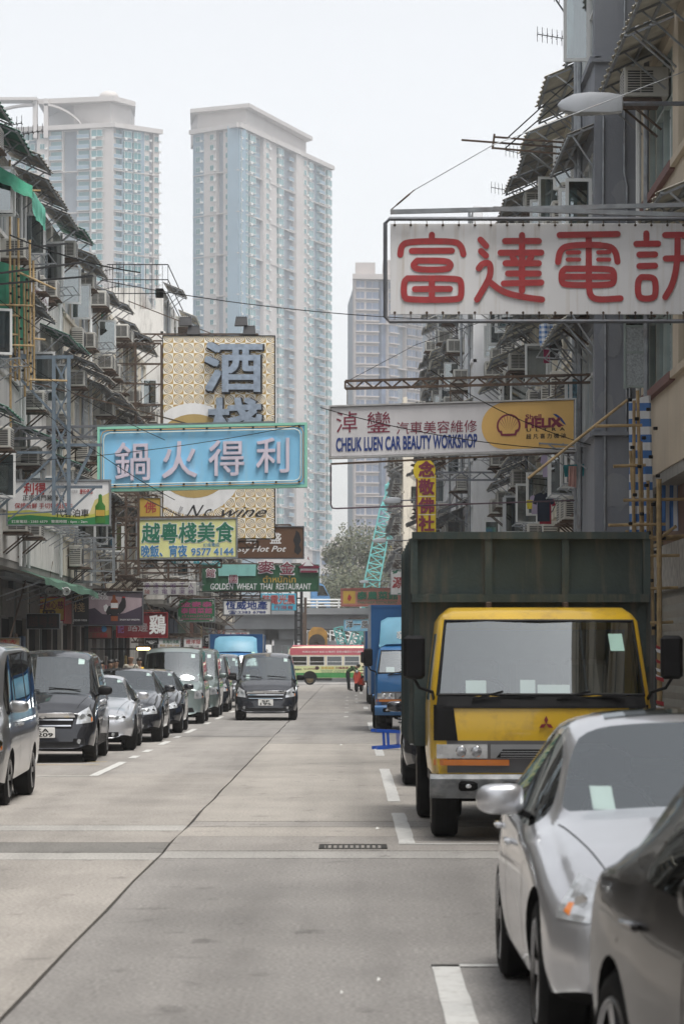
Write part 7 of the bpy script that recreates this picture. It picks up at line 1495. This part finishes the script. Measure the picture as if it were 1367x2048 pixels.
b = MB(); b.loft([[(-.07, -.2, .42), (.07, -.2, .42), (.08, .0, .5), (-.08, .0, .5)], [(-.08, .25, .36), (.08, .25, .36), (.08, .2, .5), (-.08, .2, .5)]]); b.build('mudguard', SRED, sc_, smooth=True, world=False)
b = MB(); b.rbox(-.16, .3, .25, .16, .75, .34, .03); b.build('footboard', BLACK, sc_, world=False); b = MB(); b.loft([[(-w, yy, .3), (w, yy, .3), (w * 1.0, yy, z), (-w, yy, z)] for w, yy, z in ((.14, .72, .6), (.18, .95, .68), (.18, 1.3, .7), (.08, 1.5, .66))]); b.build('rear_body', SRED, sc_, smooth=True, world=False)
b = MB(); b.rbox(-.14, .7, .70, .14, 1.42, .80, .04); b.build('saddle', BLACK, sc_, smooth=True, world=False)
b = MB(); b.tube([(-.33, .36, 1.04), (-.2, .3, 1.06), (0, .27, 1.04), (.2, .3, 1.06), (.33, .36, 1.04)], .018, 6); b.build('handlebar', BLACK, sc_, smooth=True, world=False); b = MB(); b.ball((0, .14, 1.0), (.09, .05, .07), 12, 7); b.build('headlight', LAMP, sc_, smooth=True, world=False)
for s in (-1, 1): b = MB(); b.cyl((s * .22, .3, 1.06), (s * .28, .25, 1.2), .008, n=5); b.ball((s * .29, .24, 1.24), (.06, .015, .045), 10, 6); b.build('mirror', BLACK, sc_, smooth=True, world=False)
sc_.location = (P(712, 0, 148).x, 148, .003); sc_.rotation_euler = (0, 0, R(-12))
# ------------------------------------------------------------------ blue stool lying on the road
st_ = thing('step_stool', 'blue painted step stool lying on its side beside the black car', 'stool', (0, 0, 0)); SBL = M('blue stool paint', (.01, .08, .45), .4, var=.1, coat=.4)
b = MB(); b.rbox(.43, -.16, .02, .46, .16, .34, .01); b.build('seat', SBL, st_, world=False)
for yy, z in ((-.16, .03), (.16, .03), (-.16, .31), (.16, .31)):
    b = MB(); b.bar((-.03, yy * 1.25, z + (.05 if z > .2 else -.012)), (.44, yy, z), .065, .06); b.build('leg', SBL, st_, world=False)
for xx in (.20,): b = MB(); b.bar((xx, -.18, .015), (xx, -.18, .345), .045); b.build('rung', SBL, st_, world=False); b = MB(); b.bar((xx, .18, .015), (xx, .18, .345), .045); b.build('rung', SBL, st_, world=False)
st_.location = (.47, 55.2, .012); st_.rotation_euler = (0, R(-3), R(12)); st_.scale = (1, 1, .95)
# ------------------------------------------------------------------ bamboo scaffolds
def pole(b, p, q, r=.032):
    r *= .72
    p, q = Vector(p), Vector(q); n = max(2, int((q - p).length / .35)); pts, rs = [], []
    for i in range(n + 1):
        u = i / n
        for du, k in ((-.012, 1.), (0, 1.13), (.012, 1.)):
            w = u + du
            if 0 <= w <= 1: pts.append(p + (q - p) * w); rs.append(r * k)
    b.tube(pts, rs, 7)
def scaffold(label, poles, ties, group='bamboo scaffolds'):
    t = thing('bamboo_scaffold', label, 'scaffold', tuple(Vector(poles[0][0])), group)
    for p, q, *r in poles: b = MB(); pole(b, p, q, *(r or [.032])); b.build('pole', BAMBOO, t, smooth=True)
    for c in ties: b = MB(); b.lathe([(-.022, .028), (-.012, .031), (.012, .031), (.022, .028)], c, 'z', 8); b.build('tie', BLACK, t)
    return t
d = 40.5; ps = []; ti = []; X_ = lambda px, dd=d: (px - VX) / F * dd; Z_ = lambda py, dd=d: EYE - (py - HY) / F * dd
for px, ya, yb, lean in ((1275, 780, 1290, 12), (1268, 800, 1300, 0), (1285, 880, 1300, 4), (1297, 960, 1310, 0), (1262, 900, 1290, 20), (1306, 1000, 1270, 0), (1255, 1060, 1260, 0)): ps.append(((X_(px), d + (px % 7) * .08, Z_(ya)), (X_(px + lean), d + (px % 5) * .08, max(.14, Z_(yb)))))
ps.insert(0, ((X_(1315), d - .2, .14), (X_(1313), d - .2, Z_(960)), .05))
for py, xa, xb in ((1048, 1215, 1330), (1075, 1225, 1320), (998, 1245, 1367), (1175, 1288, 1355), (1244, 1275, 1345), (1110, 1250, 1400), (930, 1225, 1290), (850, 1190, 1283)): ps.append(((X_(xa), d - .05, Z_(py + 3)), (X_(xb), d + .05, Z_(py)), .03))
ps.append(((X_(1060), d + .6, Z_(952)), (X_(1262), d + .6, Z_(792)), .028))
for k in range(26): ti.append((X_(1258 + (k * 37) % 60), d - .02, Z_(800 + k * 19)))
scaffold('bamboo scaffold tied with black strips beside the yellow truck cab', ps, ti)
for k in range(5):
    pass
t = scaffold('bamboo work platform jutting from under the beige tenement', [((X_(1318), d + .3 + k * .16, Z_(1072) + .01 * (k % 2)), (X_(1420), d + .3 + k * .16, Z_(1072) + .02)) for k in range(8)] + [((X_(1325), d + .2, Z_(1085)), (X_(1325), d + 1.6, Z_(1085))), ((X_(1322), d + .25, Z_(1075)), (X_(1352), d + .1, Z_(1052)))], [(X_(1330), d + .25, Z_(1075))])
tape = thing('barrier_tape', 'red and white barrier tape and notes tied round the thick bamboo pole', 'barrier tape', (X_(1314), d - .25, Z_(1390)))
for py, c in ((1290, 'red'), (1297, 'white'), (1318, 'red'), (1335, 'white'), (1348, 'white'), (1352, 'red'), (1400, 'red'), (1410, 'white')): b = MB(); g = random.Random(py); b.add([(X_(1306), d - .26, Z_(py)), (X_(1322), d - .27, Z_(py + g.uniform(2, 8))), (X_(1322), d - .265, Z_(py + 12)), (X_(1308), d - .26, Z_(py + 7))], [(0, 1, 2, 3)]); b.build('strip', INK[c], tape)
def stripes(name, c1, c2, n, axis='X', wob=0.):
    m = bpy.data.materials.new(name); m.use_nodes = True; nt = m.node_tree; N = nt.nodes; L = nt.links; b = N['Principled BSDF']; b.inputs['Roughness'].default_value = .6
    tc = N.new('ShaderNodeTexCoord'); sp = N.new('ShaderNodeSeparateXYZ'); L.new(tc.outputs['Generated'], sp.inputs[0])
    def st1(ax):
        a = N.new('ShaderNodeMath'); a.operation = 'MULTIPLY'; a.inputs[1].default_value = n; L.new(sp.outputs[ax], a.inputs[0]); f = N.new('ShaderNodeMath'); f.operation = 'FRACT'; L.new(a.outputs[0], f.inputs[0]); g = N.new('ShaderNodeMath'); g.operation = 'GREATER_THAN'; g.inputs[1].default_value = .5; L.new(f.outputs[0], g.inputs[0]); return g.outputs[0]
    if len(axis) == 1: fac = st1(axis)
    else:
        a = N.new('ShaderNodeMath'); a.operation = 'ADD'; L.new(st1(axis[0]), a.inputs[0]); L.new(st1(axis[1]), a.inputs[1]); h_ = N.new('ShaderNodeMath'); h_.operation = 'MULTIPLY'; h_.inputs[1].default_value = .5; L.new(a.outputs[0], h_.inputs[0]); fac = h_.outputs[0]
    mx = N.new('ShaderNodeMix'); mx.data_type = 'RGBA'; mx.inputs[6].default_value = (*c1, 1); mx.inputs[7].default_value = (*c2, 1); L.new(fac, mx.inputs[0]); L.new(mx.outputs[2], b.inputs['Base Color']); return m
def cloth(name, label, cat, pts, mat, amp=.03, n=12, m_=10, seed=1, group=None, part='sheet'):
    """quad pts: 4 world corners (top-left, top-right, bottom-right, bottom-left), rippled"""
    g = random.Random(seed); a, b_, c, d_ = [Vector(p) for p in pts]; nr = (b_ - a).cross(d_ - a).normalized(); t = thing(name, label, cat, tuple((c + d_) / 2), group); mb = MB(); rows = []; ph = [g.uniform(0, 6) for _ in range(4)]
    for i in range(n + 1):
        u = i / n; row = []
        for j in range(m_ + 1):
            v = j / m_; p = a * (1 - u) * (1 - v) + b_ * u * (1 - v) + c * u * v + d_ * (1 - u) * v
            row.append(p + nr * amp * (math.sin(u * 11 + ph[0] + v * 2) + .6 * math.sin(u * 23 + ph[1] - v * 3) + .5 * math.sin(v * 7 + ph[2])) * (.3 + .7 * v))
        rows.append(row)
    mb.loft(rows, close=False, caps=False); mb.build(part, mat, t, smooth=True); return t
BW = stripes('blue white stripe', (.05, .16, .42), (.62, .64, .66), 9, 'Z'); BW2 = stripes('blue white broad stripe', (.05, .16, .42), (.60, .62, .64), 5, 'X'); PL = stripes('blue white check', (.06, .16, .38), (.68, .70, .72), 6, 'XZ')
d2 = 42
cloth('striped_tarpaulin', 'blue and white striped plastic sheet hanging behind the upright bamboo poles', 'tarpaulin', [P(1256, 800, d2), P(1300, 790, d2), P(1306, 1068, d2), P(1258, 1075, d2)], BW, .03, seed=3)
cloth('striped_tarpaulin', 'broad striped blue and white sheet under the beige tenement', 'tarpaulin', [P(1322, 960, d2), P(1400, 950, d2), P(1400, 1062, d2), P(1322, 1062, d2)], BW2, .03, seed=5)
cloth('checked_sheet', 'blue and white checked sheet thrown over a drying rack above the workshop sign', 'laundry', [P(1078, 648, 60), P(1142, 640, 60.3), P(1140, 664, 60), P(1076, 702, 59.6)], PL, .06, seed=7)
LG = 'laundry hanging from the windows'
def tshirt(label, px, py, w, h, d, mat):
    t = thing('hanging_shirt', label, 'shirt', tuple(P(px, py + h, d)), LG); k = d / F; c = P(px, py, d); b = MB()
    pts = [(-.18, 0), (-.5, -.08), (-.62, -.38), (-.42, -.42), (-.36, -.3), (-.36, -1), (.36, -1), (.36, -.3), (.42, -.42), (.62, -.38), (.5, -.08), (.18, 0), (0, -.07)]
    b.prism([(c.x + x * w * k, c.z + z * h * k) for x, z in pts], d, d + .05); b.build('cloth', mat, t); b = MB(); b.tube([(c.x - w * k * .3, d + .02, c.z - .05), (c.x, d + .02, c.z + .06), (c.x + w * k * .3, d + .02, c.z - .05)], .006, 4); b.tube([(c.x, d + .02, c.z + .06), (c.x + .02, d + .02, c.z + .12)], .006, 4); b.build('hanger', STEEL, t); return t
tshirt('dark navy t-shirt on a hanger below the workshop sign', 1086, 985, 34, 58, 59, M('navy cotton', (.012, .02, .04), .9, var=.2)); tshirt('red t-shirt half hidden behind the navy one', 1090, 988, 32, 60, 59.4, M('red cotton', (.35, .02, .05), .9, var=.2)); tshirt('lilac shirt hanging in the window above the navy t-shirt', 1092, 908, 20, 46, 59, M('lilac cotton', (.42, .36, .5), .9, var=.2)); tshirt('dark shirt in the washing under the checked sheet', 1108, 676, 26, 44, 60.2, M('black cotton', (.02, .02, .02), .9, var=.2)); tshirt('maroon shirt in the washing under the checked sheet', 1092, 682, 16, 44, 60.2, M('maroon cotton', (.2, .02, .06), .9, var=.2)); tshirt('pale lilac shirt beside the navy one', 1068, 990, 16, 38, 59.3, MATS['lilac cotton'])
cloth('hanging_towel', 'pink towel drying on a rail right of the workshop sign', 'towel', [P(1136, 932, 46.5), P(1152, 932, 46.5), P(1151, 975, 46.5), P(1135, 972, 46.5)], M('pink towel', (.6, .36, .32), .95, var=.15), .015, seed=9, group=LG); cloth('hanging_towel', 'teal cloth behind the pink towel', 'towel', [P(1126, 930, 46.7), P(1168, 928, 46.7), P(1166, 952, 46.7), P(1128, 954, 46.7)], M('teal cloth', (.03, .26, .30), .95, var=.15), .015, seed=10, group=LG)
cloth('hanging_towel', 'yellow bag hanging left of the navy t-shirt', 'bag', [P(1052, 1000, 59), P(1064, 1000, 59), P(1063, 1018, 59), P(1053, 1018, 59)], M('yellow cloth', (.6, .5, .04), .9, var=.1), .01, seed=11, group=LG)
# left scaffold and nets
d = 61; ps = []; ti = []
for px, ya, yb in ((20, 320, 900), (27, 515, 760), (36, 435, 760), (44, 560, 790), (52, 560, 770), (60, 480, 780), (66, 520, 760)): ps.append(((X_(px, d), d + (px % 5) * .1, Z_(ya, d)), (X_(px + 2, d), d + (px % 5) * .1, Z_(yb, d)), .034))
for py, xa, xb in ((380, -20, 82), (630, 0, 38), (668, 0, 36), (678, 70, 92), (760, 60, 135), (732, 28, 62), (545, 38, 112), (690, -10, 70), (610, -10, 66)): ps.append(((X_(xa, d), d - .06, Z_(py, d)), (X_(xb, d), d - .02, Z_(py + (34 if py == 545 else 2), d)), .03))
for k in range(30): ti.append((X_(20 + (k * 17) % 50, d), d, Z_(545 + k * 7, d)))
scaffold('bundle of upright bamboo poles lashed together on the whitewashed tenement', ps, ti)
NET = M('green safety net', (.04, .24, .15), .8, var=.3, scale=3); NETL = M('sea green sheet', (.13, .42, .32), .7, var=.2, scale=2)
cloth('green_net', 'dark green net behind the lashed bamboo poles', 'netting', [P(-10, 520, 61.6), P(60, 540, 61.6), P(56, 700, 61.6), P(-10, 690, 61.6)], NET, .06, seed=13)
cloth('green_sheet', 'sea green sheet hanging like a flag under a ragged canopy', 'sheet', [P(188, 588, 88), P(216, 602, 88), P(190, 690, 88), P(162, 672, 88)], NETL, .05, seed=14)
cloth('green_awning_cloth', 'dark green awning cloth over the top floor window at the near end', 'awning', [P(-5, 330, 60), P(64, 372, 60.4), P(66, 402, 60.2), P(-5, 362, 59.8)], NET, .03, seed=15)
cloth('green_awning_flap', 'pale green flap hanging from the end of the dark green awning', 'awning', [P(64, 378, 61), P(92, 420, 61.2), P(92, 462, 61.2), P(66, 428, 61)], NETL, .03, seed=16)
bn = thing('slanting_shop_board', 'white board with small red characters slanting along the left-hand wall', 'sign', tuple(P(66, 600, 66))); a, b_, c, e = P(66, 565, 66), P(98, 592, 68), P(96, 634, 68), P(66, 602, 66)
b = MB(); b.add([a, b_, c, e, *(Vector(q) + Vector((-.05, .0, 0)) for q in (a, b_, c, e))], [(0, 1, 2, 3), (4, 7, 6, 5), (0, 4, 5, 1), (1, 5, 6, 2), (2, 6, 7, 3), (3, 7, 4, 0)]); b.build('board', INK['white'], bn)
b = MB(); put_text(b, '有限公司', 0, 0, 1, 1, 0, .01); b.v = [tuple(e + (c - e) * (x * .9 + .05) + (a - e) * (z * .35 + .55) + Vector((.012, -.012, 0))) for x, y_, z in b.v]; b.build('lettering', INK['wine'], bn); b = MB(); put_text(b, '裝修工程', 0, 0, 1, 1, 0, .01); b.v = [tuple(e + (c - e) * (x * .9 + .05) + (a - e) * (z * .35 + .1) + Vector((.012, -.012, 0))) for x, y_, z in b.v]; b.build('lettering', INK['wine'], bn)
# ------------------------------------------------------------------ shop awning with lamps, left
aw = thing('shop_awning', 'long green shop awning with a row of white lamps above the parked cars', 'awning', (XL, 66, 3.4)); g = random.Random(4)
b = MB(); rows = []
for i in range(15):
    u = i / 14; yy = 66 + 14 * u; rows.append([(-7.6, yy, 3.72 + .03 * math.sin(i * 2)), (-7.2, yy, 3.60 + .03 * math.sin(i)), (-6.75, yy, 3.45 + .03 * math.sin(i * 1.7)), (-6.72, yy, 3.30 + .03 * math.sin(i * 1.3))])
b.loft(rows, close=False, caps=False); b.build('canvas', M('faded green canvas', (.07, .16, .11), .8, var=.3, scale=1.5, dirt=(.2, .23, .2), dirt_scale=(1, 1, 1)), aw, smooth=True)
for i in range(7): b = MB(); yy = 66.1 + 2.3 * i; b.bar((-7.9, yy, 3.0), (-6.78, yy, 3.40), .03); b.bar((-7.9, yy, 3.7), (-6.78, yy, 3.40), .03); b.build('frame_arm', STEEL, aw)
b = MB(); b.box(-8.0, 65.9, 3.50, -7.6, 80.1, 3.60); b.build('wall_rail', STEEL, aw)
for k, px in enumerate((100, 112, 122, 134)):
    b = MB(); a = P(px, 1176, 70); b.lathe([(0, .02), (.02, .06), (.14, .10), (.16, .09)], (a.x, 70, a.z - .08), 'y', 14); b.v = [(x, 70 - (y_ - 70) * 1, z) for x, y_, z in b.v]; b.build('lamp', FR_WHITE, aw, smooth=True); b = MB(); b.bar((a.x, 70, a.z), (-7.7, 70.2, 3.5), .02); b.build('lamp_arm', BLACK, aw)
lg = thing('lit_menu_lamp', 'glowing orange strip lamp over the shop doorway behind the yellow shirt', 'lamp', tuple(P(287, 1298, 92))); b = MB(); a = P(287, 1298, 92); b.rbox(a.x - .2, 92, a.z - .04, a.x + .2, 92.1, a.z + .05, .02); b.build('tube', M('warm lit tube', (1., .55, .18), .5, var=0, emit=4), lg); b = MB(); b.rbox(a.x - .24, 92.1, a.z - .06, a.x + .24, 92.25, a.z + .1, .02); b.build('housing', BLACK, lg); b = MB(); b.bar((a.x, 92.2, a.z), (-8.0, 92.2, a.z), .04); b.build('bracket', BLACK, lg)
# ------------------------------------------------------------------ overhead wires
def wire(label, p, q, sag, r=.012):
    p, q = Vector(p), Vector(q); b = MB(); b.tube([p + (q - p) * (i / 14) - Vector((0, 0, sag * 4 * (i / 14) * (1 - i / 14))) for i in range(15)], r, 4); o = b.build('overhead_cable', BLACK); tag(o, label, 'cable', 'cables strung over the street'); return o
wire('thin cable sagging across the street past the middle tower to the red lettered banner', P(200, 560, 100), P(905, 640, 100), .25, .02); wire('cable running from the gold sign roof across to the workshop sign arm', P(280, 545, 62), P(20, 470, 60), .1, .016)
for k, (a, b_, lab) in enumerate((((5, 925), (600, 850), 'cable crossing in front of the sky-blue neon sign characters'), ((0, 690), (330, 880), 'long dark cable slanting down the left-hand facades to the neon sign'), ((60, 800), (350, 1000), 'lower dark cable slanting along the left-hand wall to the neon sign'), ((0, 600), (200, 720), 'short cable among the bamboo poles at the picture edge'), ((640, 815), (1150, 900), 'thin cable crossing in front of the workshop sign lettering'), ((860, 740), (1180, 890), 'thin cable slanting across the amber end of the workshop sign'))):
    dd = 61 if a[0] < 500 else 45.5; wire(lab, P(*a, dd - .6), P(*b_, dd - .6), .12, .009)
for k, (xa, ya, xb, yb) in enumerate(((-20, 505, 135, 487), (-20, 549, 165, 525), (-20, 570, 185, 552))):
    b = MB(); b.bar(P(xa, ya, 59), P(xb, yb, 64), .06, .04); tag(b.build('sign_bracket', BLACK), ('upper', 'middle', 'lower')[k] + ' of three dark steel brackets jutting over the lashed bamboo poles', 'bracket', 'bare steel brackets on the left-hand wall')

# ------------------------------------------------------------------ lattice sign frames without boards, left
def cage(label, px0, px1, py0, py1, d, mat, n=5):
    t = thing('sign_cage', label, 'sign frame', tuple(P(px0, py1, d)), 'bare steel sign cages on the left-hand side'); a, b_ = P(px0, py1, d), P(px1, py0, d); g = random.Random(int(px0))
    for x in (a.x, (a.x + b_.x) / 2, b_.x):
        for dy in (0, .5): b = MB(); b.bar((x, d + dy, a.z), (x, d + dy, b_.z), .035); b.build('upright', mat, t)
    for k in range(n + 1):
        z = a.z + (b_.z - a.z) * k / n; b = MB(); b.bar((a.x, d, z), (b_.x, d, z), .03); b.build('rail', mat, t); b = MB(); b.bar((b_.x, d + .25, z), (XL, d + .25, z + g.uniform(-.1, .1)), .03); b.build('wall_tie', mat, t)
        if k < n: z2 = a.z + (b_.z - a.z) * (k + 1) / n; b = MB(); b.bar((a.x, d, z), ((a.x + b_.x) / 2, d, z2), .022); b.bar(((a.x + b_.x) / 2, d, z), (b_.x, d, z2), .022); b.build('brace', mat, t)
cage('tall rusty sign cage behind the sky-blue neon sign beside the gold sign', 218, 322, 686, 850, 90, RUST, 4); cage('dark sign cage below the sky-blue neon sign left of the small yellow sign', 226, 276, 985, 1150, 84, RUST, 6); cage('brown sign cage left of the pale yellow restaurant sign', 150, 226, 1075, 1165, 78, STEEL, 4); cage('tangled sign cage under the pale yellow restaurant sign', 272, 400, 1128, 1162, 96, RUST, 2); cage('thin sign cage above the estate agent sign', 440, 520, 1182, 1200, 120, BLACK, 2)
